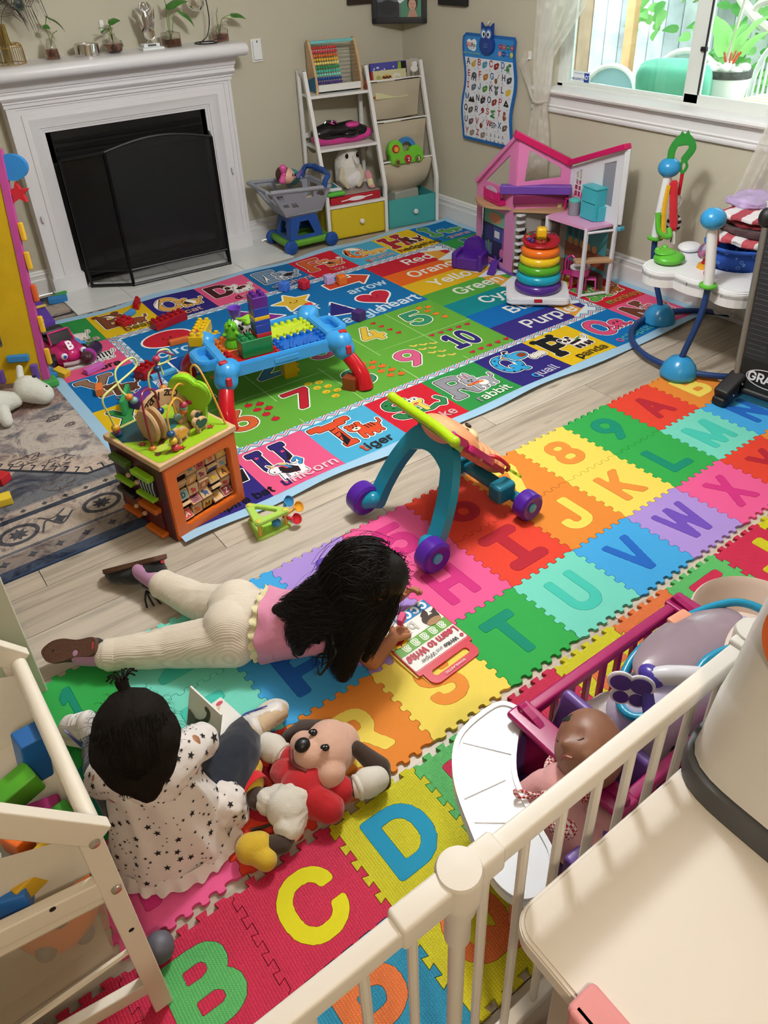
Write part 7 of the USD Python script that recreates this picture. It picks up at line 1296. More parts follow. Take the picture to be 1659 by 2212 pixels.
def loft(rows, n=48):
    v, f = [], []
    for half, z in rows:
        for a in np.arange(n)*2*PI/n: c, s = math.cos(a), math.sin(a); k = (abs(c)**4+abs(s)**4)**-.25; v.append((half*c*k, half*s*k, z))
    for i in range(len(rows)-1):
        for q in range(n): s = (q+1) % n; f += [(i*n+q, i*n+s, (i+1)*n+s), (i*n+q, (i+1)*n+s, (i+1)*n+q)]
    v += [(0, 0, rows[0][1]), (0, 0, rows[-1][1])]; a, b = len(v)-2, len(v)-1
    for q in range(n): s = (q+1) % n; f += [(a, s, q), (b, (len(rows)-1)*n+q, (len(rows)-1)*n+s)]
    return trimesh.Trimesh(np.array(v), f, process=False)
obj(t, 'body', loft([(.138, .045), (.142, .05), (.14, .06), (.134, .16), (.128, .20), (.127, .205), (.12, .30), (.119, .305), (.105, .45), (.1, .46)]), M('dddbd6', .35), smooth=40); obj(t, 'base_band', loft([(.146, 0), (.152, .004), (.153, .03), (.15, .044), (.14, .047)]), M('4a4c4e', .5), smooth=40)
p = Paint(.0006); p.add(rrect(-.05, .06, -.06, .05, .004), 'e2e0de').add(line([(-.02+.07*math.cos(a), .02+.07*math.sin(a)) for a in np.linspace(2.4, 4.2, 14)], .012, 'flat'), 'd9662c').add([sbox(-.03+.0*i, -.05+.006*i, .02-.004*(i % 3), -.047+.006*i) for i in range(7)], '9a9a9c'); m, c = p.mesh(); obj(t, 'paper_label', frame(m, (-.1165, -.01, .34), (0, -1, 0), (.13, 0, 1)), VC(.5), col=c)

# ---------------------------------------------------------------- doll cradle, doll chair, dolls
t = thing('doll_cradle', 'magenta plastic doll cradle with slatted sides behind the baby gate', 'doll cradle', (-2.39, -4.07, .0115)); MG = M('a3185f', .28)
for s in (-1, 1):
    y = .135*s; obj(t, 'side_rail', cat(bx(-.265, .265, y-.014, y+.014, .245, .272, .006)), MG); obj(t, 'bottom_rail', bx(-.26, .26, y-.01, y+.01, .04, .065, .004), MG)
    for i in range(9): x = -.22+.055*i; obj(t, 'slat', rt(bx(x-.008, x+.008, y-.006, y+.006, .06, .25, .002), 0), MG)
for s in (-1, 1):
    o = obj(t, 'end_panel', frame(bev(Polygon(spl([(-.15, 0), (-.15, .24), (-.12, .265), (0, .24), (.12, .265), (.15, .24), (.15, 0)], 5)), .02, .005), (s*.265+(.01 if s > 0 else -.01)*0-.01, 0, .02), (0, 1, 0), (0, 0, 1)), MG, smooth=False); obj(t, 'end_cap', cat(bx(s*.27-.03, s*.27+.03, -.155, .155, .258, .276, .006)), MG)
    for k in (-1, 1): obj(o, 'bolt', ell(s*.27, .135*k, .278, .007, .007, .004, 1), M('c9bfc4', .2, metallic=.8))
obj(t, 'base_board', bx(-.26, .26, -.13, .13, .03, .045), MG); obj(t, 'mattress', bx(-.25, .25, -.12, .12, .046, .09, .02), F('5a3a8a'))
t = thing('toy_carrier', 'white and lilac toy cot with blue trim in the magenta cradle', 'toy', (-2.28, -4.09, .13), -4)
obj(t, 'shell', noisy(body([[((-.14, 0, .10), .085), ((0, 0, .11), .095), ((.15, 0, .13), .085)]], .012, 8), .0, 1), M('cfc4dc', .35), smooth=True); obj(t, 'blue_trim', tube(spl([(-.2, .03, .16), (-.10, .085, .185), (.06, .09, .205), (.2, .05, .215), (.23, -.03, .21), (.12, -.05, .225), (.0, -.03, .22), (-.1, -.05, .19), (-.2, -.03, .165)], 6, True), .010, 8, True), M('1f93b8', .25))
obj(t, 'top_lid', mv(sc(_ico[3], .17, .075, .03), .02, .03, .20), M('c9b3bd', .08, transmission_weight=.5), smooth=True); obj(t, 'seat_pad', mv(sc(_ico[3], .11, .06, .04), .14, -.045, .195), M('e0cfc4', .25), smooth=True); obj(t, 'peach_tab', cb(.05, .09, .215, .06, .03, .014, .006), M('e59a7a', .4))
obj(t, 'play_arm', tube(spl([(.02, -.11, .1), (-.02, -.12, .2), (-.08, -.10, .27), (-.15, -.05, .285), (-.185, -.02, .275)], 8), np.linspace(.03, .018, 33), 12), M('dedce2', .3)); obj(t, 'purple_hub', cat(ell(-.18, -.02, .275, .022, .03, .02), tube([(-.20, -.02, .275), (-.23, -.07, .235)], .014, 10)), M('4a3a9c', .25), smooth=True)
bf = unary_union([oval(-.02, .02, .022, .018), oval(.02, .02, .022, .018), oval(-.016, -.014, .016, .014), oval(.016, -.014, .016, .014)])
o = obj(t, 'butterfly', frame(bev(bf.buffer(.006), .006, .002), (-.235, -.015, .26), (.5, -.6, 0), (.3, 0, 1)), M('e2dfe8', .4), smooth=False); obj(o, 'wings', frame(mv(ext(bf, .002), 0, 0, .006), (-.235, -.015, .26), (.5, -.6, 0), (.3, 0, 1)), M('4a2f8a', .3), smooth=False); obj(t, 'clear_charm', frame(bev(rrect(-.014, .014, -.05, .03, .012), .005, .002), (-.245, -.07, .20), (.6, -.6, 0), (0, 0, 1)), M('e4d8e0', .1, transmission_weight=.6), smooth=False)
solo('white_cloth', noisy(mv(sc(cushion(1, 1, 1), .12, .10, .05), -2.47, -4.05, .15), .02, 14, 3), F('cfc8c4'), 'crumpled white doll clothing in the magenta cradle', 'cloth', smooth=True); solo('dark_cloth', noisy(mv(sc(cushion(1, 1, 1), .12, .08, .05), -2.27, -4.17, .17), .02, 14, 4), F('3a3430'), 'crumpled dark clothing at the far end of the magenta cradle', 'cloth', smooth=True)
t = thing('toy_basin', 'cream round toy basin on the foam tiles behind the cradle', 'basin', (-1.85, -4.02, .0115)); obj(t, 'basin', lathe([(0, .012), (.12, .012), (.15, .09), (.165, .11), (.17, .105), (.16, .085), (.125, 0), (0, 0)], 44), M('dccabb', .35), smooth=30); obj(t, 'purple_grip', cb(.02, -.155, .11, .04, .04, .03, .01), M('4a3a9c', .3)); obj(t, 'bottle_parts', cat(*[tube([(.0+.02*i, -.06, .02), (.03+.02*i, -.09, .06)], .008, 8) for i in range(3)]), M('e6e6e6', .3))
# doll chair with a curved tray
t = thing('doll_chair', 'purple doll chair with large white crescent tray before the cradle', 'doll chair', (-2.74, -4.075, .0115)); PU2 = M('6f4f9c', .35)
q_ = lambda x, y: (x+2.74, y+4.075)
cres = Polygon(spl([q_(-2.70, -3.865), q_(-2.80, -3.88), q_(-2.87, -3.95), q_(-2.915, -4.05), q_(-2.945, -4.15), q_(-2.93, -4.21), q_(-2.875, -4.225), q_(-2.825, -4.19), q_(-2.80, -4.12), q_(-2.765, -4.03), q_(-2.70, -3.965), q_(-2.645, -3.93), q_(-2.655, -3.88)], 6, True)).buffer(0)
tr_ = obj(t, 'tray', cat(bev(cres, .03, .006, .215), ext(cres.difference(cres.buffer(-.011)), .006, .243)), M('dcdfe4', .3), smooth=30); obj(tr_, 'tray_seams', cat(*[tube([(*a, .2455), (*b, .2455)], .0015, 4) for a, b in ((q_(-2.885, -4.0), q_(-2.79, -4.02)), (q_(-2.90, -4.05), q_(-2.80, -4.13)), (q_(-2.80, -3.9), q_(-2.735, -3.99)))]), M('e8eaee', .3))
obj(t, 'seat', cat(bx(-.03, .14, -.13, .12, .05, .09, .015), rt(bx(.10, .13, -.12, .12, .05, .30, .012), 18, (0, 1, 0), (.11, 0, .05))), PU2); obj(t, 'arm_support', cat(*[bx(-.06, .08, y-.015, y+.015, .05, .215, .008) for y in (-.13, .13)]), PU2); obj(t, 'leg', cat(*[bx(x-.015, x+.015, y-.015, y+.015, 0, .06, .004) for x in (-.04, .12) for y in (-.12, .12)]), PU2); obj(t, 'tray_stem', bx(-.15, -.11, -.11, -.07, 0, .215, .01), M('c86f7c', .4))
t = thing('baby_doll', 'brown vinyl baby doll in a pink gingham outfit in the doll chair', 'doll', (-2.68, -4.10, .13)); DS = M('8a5f48', .45, subsurface_weight=.08)
hc = np.array((.035, -.005, .20)); fx = np.array((-.62, .30, .60)); fx /= np.linalg.norm(fx); upd = np.array((.62, .55, .35)); sd_ = np.cross(fx, upd); sd_ /= np.linalg.norm(sd_); upd = np.cross(sd_, fx)
hd = _ico[4].copy(); v = hd.vertices; v = v*np.array((.070, .066, .078)); 
def bump_(c, r, a): global v; d_ = np.linalg.norm(v-np.array(c), axis=1); v = v+np.outer(np.exp(-(d_/r)**2), (a, 0, 0))
for c, r, a in (((.068, 0, -.012), .013, .014), ((.055, .028, -.026), .024, .008), ((.055, -.028, -.026), .024, .008), ((.062, 0, -.036), .012, .007), ((.06, .024, .006), .013, -.005), ((.06, -.024, .006), .013, -.005), ((.05, 0, -.06), .018, .006)): bump_(c, r, a)
hd.vertices = v
toH = lambda m: frame(m, hc, fx, -sd_) if np.dot(np.cross(fx, -sd_), upd) > 0 else frame(m, hc, fx, sd_)
o = obj(t, 'head', toH(hd), DS, smooth=True)
obj(o, 'lips', toH(tube(spl([(.068, -.014, -.037), (.074, 0, -.034), (.068, .014, -.037)], 5), .0032, 8)), M('8a4638', .4)); 
for s in (-1, 1): obj(o, 'eyelid_line', toH(tube(spl([(.060, s*.034, .002), (.065, s*.024, -.003), (.066, s*.014, .001)], 5), .0014, 6)), M('2a1a14', .5)); obj(o, 'ear', toH(ell(.0, s*.066, -.008, .012, .008, .018, 2)), DS, smooth=True)
p = Paint(.0003); o2 = obj(o, 'ink_mark', toH(frame(mv(ext(unary_union([oval(0, 0, .009, .006), oval(.006, .006, .006, .004), oval(-.007, -.003, .006, .005), oval(.004, -.006, .005, .004)]), .0015), 0, 0, 0), (.055, -.012, .045), (0, 1, 0), (-.55, 0, .8))), M('18261f', .5), smooth=False)
PKC = F('d9a0a0'); GH = raw('gingham', {'g': ('geometry', {}), 'c': ('checker_texture', {'color1': lin('e8d8d4'), 'color2': lin('b03a44'), 'scale': 170.}), 'p': ('principled_bsdf', {'roughness': .9})}, [('g.position', 'c.vector'), ('c.color', 'p.base_color')])
obj(t, 'body', noisy(body([[((-.03, .0, .12), .05), ((-.05, -.03, .07), .062), ((-.045, -.08, .05), .058)], [((-.05, .03, .12), .028), ((-.085, .05, .09), .024)], [((-.01, -.06, .10), .03), ((.02, -.12, .08), .027)], [((-.05, -.08, .05), .036), ((-.06, -.14, .05), .03)]], .01, 8), .002, 40), PKC, smooth=True)
obj(t, 'hand', cat(ell(.028, -.14, .078, .02, .018, .015, 2), ell(-.10, .062, .082, .018, .016, .014, 2)), DS, smooth=True); obj(t, 'collar', noisy(rt(torus(.048, .010, 28, 8, h=.6), -35, (0, 1, 0)).apply_translation((-.01, .0, .145)), .003, 60), GH, smooth=True); obj(t, 'bib', noisy(ell(-.075, -.045, .105, .03, .035, .02), .002, 50), GH, smooth=True); obj(t, 'cuff', cat(rt(torus(.025, .005, 20, 6), 60, (1, 0, 0)).apply_translation((.018, -.115, .08))), GH); obj(t, 'ribbon_bow', cat(*[tube(spl([(-.085, .01, .135), (-.10-.02*s, .02+.02*s, .15), (-.115, .035*s, .13), (-.085, .01, .135)], 5), .004, 6) for s in (-1, 1)]), GH)

# ---------------------------------------------------------------- toy organiser at the lower left
t = thing('toy_organizer', 'white wooden toy organiser with canvas bins and a mesh bin at the lower left', 'toy organiser', (-3.49, -3.85, .0108))
OW, OC = M('ded6c6', .5), F('dcd5c6', bump=.3, bscale=600)
def plank(p, q, w, th=.02, ax=(0, 1, 0)):
    p, q = np.array(p, float), np.array(q, float); L = np.linalg.norm(q-p); return frame(cb(L/2, 0, 0, L, w, th, .003), p, q-p, np.cross(ax, q-p))
for y, s in ((0, 1), (.43, 0)):
    obj(t, 'front_leg', cat(bx(-.035, .0, y-.011, y+.011, 0, .585, .003)), OW); obj(t, 'slope_rail', plank((0, y-.001, .565), (-.42, y-.001, 1.12), .042, .022), OW); obj(t, 'cross_rail', plank((-.01, y, .44), (-.42, y, .53), .04, .02), OW); obj(t, 'cross_rail', plank((-.01, y, .09), (-.42, y, .19), .035, .02), OW); obj(t, 'rear_leg', bx(-.44, -.41, y-.011, y+.011, 0, 1.12, .003), OW)
obj(t, 'front_rod', tube([(-.008, .0, .57), (-.008, .43, .57)], .014, 12), OW)
for z, x in ((.565, -.014), (.43, -.012)): obj(t, 'screw', rt(lathe([(0, -.002), (.009, -.002), (.008, .003), (0, .004)], 16), 90, (1, 0, 0)).apply_translation((x, -.0125, z)), M('b9b3aa', .25, metallic=.9))
for z, x in ((.475, -.10), (.30, -.016)): obj(t, 'peg_hole', rt(lathe([(0, 0), (.005, 0), (0, .001)], 12), 90, (1, 0, 0)).apply_translation((x, -.0112, z)), M('141210', .9))
def bin_(nm, x0, x1, z0a, za, zb, y0, y1, mt, sag=.03):
    def fn(u, v):
        a = 2*PI*u; c = [(x1, y0), (x1, y1), (x0, y1), (x0, y0)]; k = u*4 % 4; i = int(k) % 4; f = k-int(k); p = np.array(c[i])*(1-f)+np.array(c[(i+1) % 4])*f; cx, cy = (x0+x1)/2, (y0+y1)/2
        top = np.interp(p[0], (x0, x1), (zb, za)); q = (p-np.array((cx, cy)))*(.86+.14*v)+np.array((cx, cy)); return (*q, z0a+(top-z0a)*v)
    m = wrap(fn, 49, 10); fl_ = qpanel([(x0*.93+x1*.07, y0*.93+y1*.07, z0a), (x1*.93+x0*.07, y0*.93+y1*.07, z0a), (x1*.93+x0*.07, y1*.93+y0*.07, z0a), (x0*.93+x1*.07, y1*.93+y0*.07, z0a)], .004)
    return obj(t, nm, cat(m, fl_), mt, smooth=30)
bin_('canvas_bin', -.20, -.005, .42, .545, .64, .02, .41, OC); bin_('canvas_bin', -.42, -.215, .55, .76, .92, .02, .41, OC)
MB_ = raw('bin_mesh', {'t': ('transparent_bsdf', {}), 'd': ('principled_bsdf', {'base_color': lin('b5a78f'), 'roughness': .8}), 'x': ('mix_closure', {'fac': .45})}, [('t.BSDF', 'x.closure1'), ('d.BSDF', 'x.closure2')], 'x.closure')
bin_('mesh_bin', -.40, -.03, .17, .40, .46, .014, .41, MB_)
obj(t, 'mesh_rim', cat(tube([(-.03, .006, .405), (-.40, .006, .475)], .011, 8), tube([(-.035, .008, .215), (-.40, .008, .20)], .006, 6), tube([(-.03, .006, .40), (-.03, .41, .40)], .009, 8)), M('cfc6b4', .7))
OB = lambda x, y, z: (-3.49+x, -3.85+y, z+.0108)
gB = 'toy blocks in the organiser bins'
def obk(label, x, y, z, lx, ly, lz, rz, h, tilt=0): return solo('toy_block', mv(rt(rt(cb(0, 0, 0, lx, ly, lz, .004), tilt, (0, 1, 0)), rz), *OB(x, y, z)), M(h, .4), label, 'toy block', gB)
obk('green wedge block in the front canvas bin', -.115, .20, .50, .13, .045, .045, 12, '4f9f24', -8); obk('tall blue block in the corner of the front canvas bin', -.045, .25, .515, .045, .045, .10, 8, '175a9c', 8); obk('magenta block under the green one in the front bin', -.075, .155, .475, .08, .04, .04, -12, 'a3246c'); obk('orange block at the near side of the front bin', -.105, .125, .49, .045, .05, .05, 25, 'd9641c'); obk('small green block by the front rod', -.035, .10, .485, .03, .07, .05, 10, '3f9a2c'); obk('sky blue block low in the front bin', -.15, .05, .48, .07, .05, .05, -20, '2a6fc0'); obk('yellow rounded block in the near corner of the front bin', -.105, .055, .49, .08, .04, .04, 20, 'c9a022')
obk('pink roof-shaped block in the rear canvas bin', -.30, .22, .68, .12, .05, .05, 15, 'b03a90', -10); obk('deep blue block in the rear canvas bin', -.235, .22, .665, .055, .06, .075, -10, '14508a'); obk('red notched block in the rear canvas bin', -.33, .13, .66, .06, .10, .06, 20, 'c01c28'); obk('orange block at the back of the rear canvas bin', -.33, .30, .69, .07, .05, .05, 40, 'd9601c'); obk('navy block under the pink one in the rear bin', -.28, .15, .645, .07, .07, .05, 35, '1c2a6a'); obk('green strip block in the rear canvas bin', -.255, .13, .65, .05, .035, .03, 0, '4a9a34')
solo('pretend_food', noisy(ell(*OB(-.06, .09, .495), .03, .012, .022, 2), .004, 40), M('d9b878', .6), 'tan pretend food piece in the front bin', 'toy', smooth=True); solo('pretend_food', noisy(ell(*OB(-.165, .11, .50), .028, .02, .012, 2), .002, 40), M('cfd0c4', .5), 'pale round toy lid in the front bin', 'toy', smooth=True)
t2 = thing('rattle_ball', 'orange ball with grey dimples seen through the mesh bin', 'ball', OB(-.11, .12, .285)); obj(t2, 'ball', ell(0, 0, 0, .075), M('d9702c', .4), smooth=True)
for i in range(14): a, b = i*2.4, math.acos(1-2*(i+.5)/14); d_ = np.array((math.sin(b)*math.cos(a), math.sin(b)*math.sin(a), math.cos(b))); obj(t2, 'dimple', ell(*d_*.071, .018, .018, .018, 2), M('5a6068', .5), smooth=True)
solo('blue_box_toy', mv(rt(cb(0, 0, 0, .12, .10, .10, .01), 25), *OB(-.30, .11, .25)), M('4a6fa8', .5), 'blue toy box seen through the mesh bin', 'toy'); solo('yellow_green_toy', ell(*OB(-.225, .22, .26), .05), M('9aa832', .5), 'yellow-green toy ball at the back of the mesh bin', 'toy', smooth=True)
solo('grey_ball', ell(-3.475, -3.77, .042, .03, s=3), M('5a5c66', .5), 'dark grey toy wheel on the tiles behind the front leg of the organiser', 'toy', smooth=True)

# ---------------------------------------------------------------- the two children
SKIN = M('a9714e', .5, var=.06, vscale=20, subsurface_weight=.12, subsurface_scale=.01)
HAIRM = raw('black_hair', {'p': ('principled_bsdf', {'base_color': (.006, .0045, .004), 'roughness': .55, 'specular_ior_level': .3})}, [])
HAIRB = raw('brown_black_hair', {'p': ('principled_bsdf', {'base_color': (.009, .0065, .005), 'roughness': .8, 'specular_ior_level': .12})}, [])
def strands(parent, name, curves, w, mat):
    pts = np.vstack(curves); c = UsdGeom.BasisCurves.Define(stage, num(path_of(parent), name))
    c.CreateTypeAttr('linear'); c.CreatePointsAttr(Vt.Vec3fArray.FromNumpy(pts.astype(np.float32))); c.CreateCurveVertexCountsAttr(Vt.IntArray([len(q) for q in curves]))
    ws = np.concatenate([np.linspace(w, w*.45, len(q)) for q in curves]); c.CreateWidthsAttr(Vt.FloatArray.FromNumpy(ws.astype(np.float32))); c.SetWidthsInterpolation('vertex')
    UsdShade.MaterialBindingAPI.Apply(c.GetPrim()).Bind(mat); return c.GetPrim()
def guide_hair(guides, n, seed, wave=.006, out=(.9, 1.12), k=18, freq=9):
    """strands follow bundles: each guide is a list of (point, radius)"""
    rr = np.random.default_rng(seed); cs = []
    wts = np.array([sum(r for _, r in g) for g in guides]); wts = wts/wts.sum()
    for _ in range(n):
        g = guides[rr.choice(len(guides), p=wts)]; p = np.array([q for q, _ in g], float); r = np.array([x for _, x in g]); s = spl(np.c_[p, r], 8); s = s[np.linspace(0, len(s)-1, k).astype(int)]
        e0 = rr.uniform(0, .22); e1 = rr.uniform(.75, 1); idx = np.linspace(e0, e1, k)*(k-1); s = np.stack([np.interp(idx, np.arange(k), s[:, j]) for j in range(4)], 1)
        t = np.gradient(s[:, :3], axis=0); t /= np.linalg.norm(t, axis=1, keepdims=True)+1e-9
        d = rr.normal(size=3); d /= np.linalg.norm(d); off = d-t*(t@d)[:, None]; off /= np.linalg.norm(off, axis=1, keepdims=True)+1e-9; m = rr.uniform(*out); u = np.linspace(0, 1, k); ph = rr.uniform(0, 6.28); sd = np.cross(t, off)
        c = s[:, :3]+off*(s[:, 3]*m)[:, None]+(sd*np.sin(freq*u+ph)[:, None]+off*np.cos(freq*u+ph)[:, None]*.5)*(wave*(.3+u))[:, None]; c[:, 2] = np.maximum(c[:, 2], .004); cs.append(c)
    return cs
def hand(w, d, n, s, L=.045, curl=.5, spread=.25, cl2=None):
    """palm and five fingers as joint chains: w wrist, d direction of the fingers, n palm normal, s side of the thumb"""
    w, d, n, s = [np.array(q, float) for q in (w, d, n, s)]; d /= np.linalg.norm(d); n -= d*(n@d); n /= np.linalg.norm(n); s = np.cross(n, d)*np.sign(np.cross(n, d)@s)
    ch = [[(w, .0155), (w+d*L*.55+s*.006, .0155)], [(w+d*L*.3+s*.011, .012), (w+d*L*.85+s*.016, .0085)], [(w+d*L*.3-s*.008, .0115), (w+d*L*.8-s*.016, .008)]]
    for i, (o, l, sp) in enumerate(((.016, .86, .25), (.0055, .98, .06), (-.0055, .92, -.1), (-.016, .72, -.3))):
        b = w+d*L*(.95-.05*abs(i-1))+s*o; f = d+s*sp*spread*2; f /= np.linalg.norm(f); q = [(w+d*L*.5+s*o*.7, .008), (b, .0068)]; a = curl*(.8+.12*i)
        for j in range(3): f2 = f*math.cos(a*(j+.6))+n*math.sin(a*(j+.6)); b = b+f2*L*l*(.40, .30, .26)[j]; q.append((b, (.0062, .0057, .005)[j]))
        ch.append(q)
    tb = w+d*L*.25+s*.014; t1 = tb+(s*.8+d*.5+n*.3)*L*.42; t2 = t1+(d*.85+s*.25+n*.35)*L*.34; ch.append([(tb, .0095), (t1, .0075), (t2+0*n, .006)]); return ch
def shoe(parent, heel, toe, up, w, upper, sole, h=.05, nm='shoe', lbl=None):
    heel, toe, up = [np.array(q, float) for q in (heel, toe, up)]; L = np.linalg.norm(toe-heel); sx = L/.16
    f = lambda m: frame(m, heel, toe-heel, np.cross(up, toe-heel))
    o = obj(parent, nm, f(sc(body([[((.022, 0, .034), .03), ((.035, 0, .055), .026)], [((.02, 0, .024), .026), ((.08, 0, .026), .027), ((.125, .002, .018), .026), ((.142, .002, .012), .018)], [((.04, 0, .045), .022), ((.1, 0, .03), .022)]], .008, 8), sx, w/.056, h/.05)), upper, lbl, smooth=True)
    g = Polygon(spl([(-.012, 0), (-.002, .022), (.05, .021), (.10, .029), (.14, .024), (.166, .003), (.14, -.025), (.10, -.029), (.05, -.022), (-.002, -.022)], 6, True)); obj(o, 'sole', f(sc(mv(bev(g, .016, .003), 0, 0, -.008), sx, w/.056, 1)), sole, smooth=False); return o, f
# girl lying on her front
gx, gy, gz = -2.9, -3.2, .0106
girl = thing('person', 'girl with long black hair in pink top and cream trousers lying on foam tiles', 'person', (gx, gy, gz))
A = lambda x, y, z: np.array((x-gx, y-gy, z-gz))
hN, kN, aN = A(-3.0, -3.17, .09), A(-3.14, -3.065, .062), A(-3.30, -2.972, .058)
hF, kF, aF = A(-2.925, -3.085, .09), A(-3.0, -2.945, .056), A(-3.062, -2.792, .06)
pel, wst, cst, nek, hed = A(-2.955, -3.13, .10), A(-2.875, -3.215, .10), A(-2.785, -3.305, .13), A(-2.725, -3.345, .20), A(-2.678, -3.382, .262)
shN, elN, wrN = A(-2.765, -3.385, .145), A(-2.715, -3.432, .035), A(-2.628, -3.412, .048)
shF, elF, wrF = A(-2.70, -3.265, .15), A(-2.60, -3.235, .035), A(-2.525, -3.293, .05)
fd = np.array((.62, -.22, -.75)); fd /= np.linalg.norm(fd); hu = np.array((.45, -.35, .5)); hu -= fd*(hu@fd); hu /= np.linalg.norm(hu); hs = np.cross(hu, fd)
H_ = lambda f, u, s: hed+fd*f+hu*u+hs*s
ch = [[(pel, .085), (wst, .07), (cst, .072)], [(cst, .065), (shN, .036)], [(cst, .065), (shF, .036)], [(cst, .05), (nek, .036), (hed, .045)], [(shN, .033), (elN, .026), (wrN, .0165)], [(shF, .033), (elF, .026), (wrF, .0165)], [(pel, .07), (hN, .06), (kN, .04), (aN, .028)], [(pel, .07), (hF, .06), (kF, .04), (aF, .028)],
      [(H_(-.005, .012, 0), .078), (H_(-.02, .02, 0), .078)], [(H_(.03, -.02, 0), .055), (H_(.045, -.05, 0), .03)], [(H_(.06, -.012, 0), .022), (H_(.083, -.016, 0), .010)], [(H_(.05, -.03, .028), .02), (H_(.05, -.03, -.028), .02)], [(H_(0, -.01, .076), .014), (H_(-.01, 0, .08), .012)], [(H_(0, -.01, -.076), .014), (H_(-.01, 0, -.08), .012)]]
ch += hand(wrN, (.8, .15, -.1), (.1, .2, -1), (0, 1, .5), .046, .75, .15)+hand(wrF, (.75, -.35, .55), (.2, -1, -.35), (-.3, -.1, 1), .046, .55, .4)
bd_ = obj(girl, 'body', body(ch, .0062, 7), SKIN, smooth=True)
for s in (-1, 1): obj(bd_, 'eye', ell(*H_(.068, .0, s*.028), .011, .011, .008, 2), M('efe9e2', .2), smooth=True); obj(bd_, 'iris', ell(*H_(.076, -.004, s*.027), .0055, .0055, .005, 1), M('1a100c', .15), smooth=True); obj(bd_, 'eyebrow', tube([H_(.074, .018, s*.014), H_(.075, .024, s*.028), H_(.068, .02, s*.042)], .0022, 6), HAIRM)
obj(bd_, 'lips', tube(spl([H_(.066, -.042, -.016), H_(.075, -.040, 0), H_(.066, -.042, .016)], 5), .0038, 8), M('8f4a40', .4))
RIB = raw('ribbed_cotton', {'c': ('texture_coordinate', {}), 'g': ('geometry', {}), 'mp': ('mapping', {'rotation': (0, 0, 0.62)}), 'w': ('wave_texture', {'bands_direction': 'y', 'scale': 75., 'distortion': .8, 'detail': 1.}), 'b': ('bump', {'strength': .3, 'distance': .002}), 'r': ('rgb_ramp', {'ramp': [(0, lin('d0c4b2')), (.55, lin('ddd2c0'))]}), 'p': ('principled_bsdf', {'roughness': .95, 'sheen_weight': .2})},
          [('g.position', 'mp.vector'), ('mp.vector', 'w.vector'), ('w.fac', 'b.height'), ('w.fac', 'r.fac'), ('r.color', 'p.base_color'), ('b.normal', 'p.normal')])
buN, buF = A(-2.99, -3.155, .115), A(-2.945, -3.095, .118)
tw_ = wst+(pel-wst)*.25
pants = body([[(tw_, .088), (pel, .095)], [(pel, .085), (buN, .082)], [(pel, .085), (buF, .080)], [(buN, .08), (hN, .078), ((hN+kN)/2, .068), (kN, .058), ((kN+aN)/2, .05), (aN+(kN-aN)*.1, .043)], [(buF, .078), (hF, .076), ((hF+kF)/2, .064), (kF, .055), ((kF+aF)/2, .049), (aF+(kF-aF)*.12, .042)]], .009, 10)
wr_ = meshkit.fbm(pants.vertices*np.array((26, 26, 20)), 3, 2)-.5; fold = np.maximum(0, np.sin((pants.vertices@np.array((.8, .55, 0)))*75+6*meshkit.noise(pants.vertices*14, 5)))**4
nearj = np.exp(-(np.linalg.norm(pants.vertices-kN, axis=1)/.05)**2)+np.exp(-(np.linalg.norm(pants.vertices-kF, axis=1)/.05)**2)+.6*np.exp(-(np.linalg.norm(pants.vertices-hN, axis=1)/.06)**2)
pants.vertices = pants.vertices+pants.vertex_normals*(wr_*.008+fold*nearj*.006)[:, None]; pants.vertices[:, 2] = np.maximum(pants.vertices[:, 2], .001)
pn = obj(girl, 'trousers', pants, RIB, smooth=True)
for k_, a_ in ((kN, aN), (kF, aF)): dd = (a_-k_)/np.linalg.norm(a_-k_); obj(pn, 'cuff', frame(lathe([(.040, -.028), (.0455, -.026), (.0455, .0), (.043, .006), (.034, .006), (.036, -.02)], 28), k_+(a_-k_)*.93, np.cross(dd, (0, 0, 1)), np.cross(dd, np.cross(dd, (0, 0, 1)))), RIB, smooth=40)
SOCK = F('b583a8')
for k_, a_, hp in ((kN, aN, A(-3.345, -2.935, .06)), (kF, aF, A(-3.085, -2.72, .07))): obj(girl, 'sock', body([[(k_+(a_-k_)*.9, .031), (a_, .031), (hp, .03)]], .007, 6), SOCK, smooth=True)
BSH, SOL = F('101012', bscale=300), M('5a3a28', .7, bump=1., bscale=180)
s1, f1 = shoe(girl, A(-3.315, -2.965, .098), A(-3.425, -2.855, .052), (.45, .15, -.62), .062, BSH, SOL, .055); obj(s1, 'heel_label', f1(cb(-.004, 0, -.004, .006, .02, .012, .002)), M('b53038', .4))
s2, f2 = shoe(girl, A(-3.03, -2.745, .108), A(-3.168, -2.602, .028), (.35, -.9, -.25), .075, BSH, SOL, .055); obj(s2, 'heel_label', f2(cb(-.008, 0, .012, .006, .016, .012, .002)), M('b53038', .4)); obj(s2, 'lace_bow', cat(*[tube(spl([A(-3.10, -2.775, .035), A(-3.115+.012*i, -2.80, .03), A(-3.12+.02*i, -2.815-.006*i, .006)], 5), .003, 6) for i in range(3)]), M('0c0c0e', .7))
PNK_ = F('d58aa8', bump=.5, bscale=500)
ruf = obj(girl, 'undershirt', noisy(body([[(tw_+(wst-tw_)*.0, .092), (wst, .088)]], .008, 8), .004, 60), F('e2ddcc'), smooth=True)
dW = (wst-pel)/np.linalg.norm(wst-pel); e1_ = np.cross(dW, (0, 0, 1)); e1_ /= np.linalg.norm(e1_); e2_ = np.cross(e1_, dW)
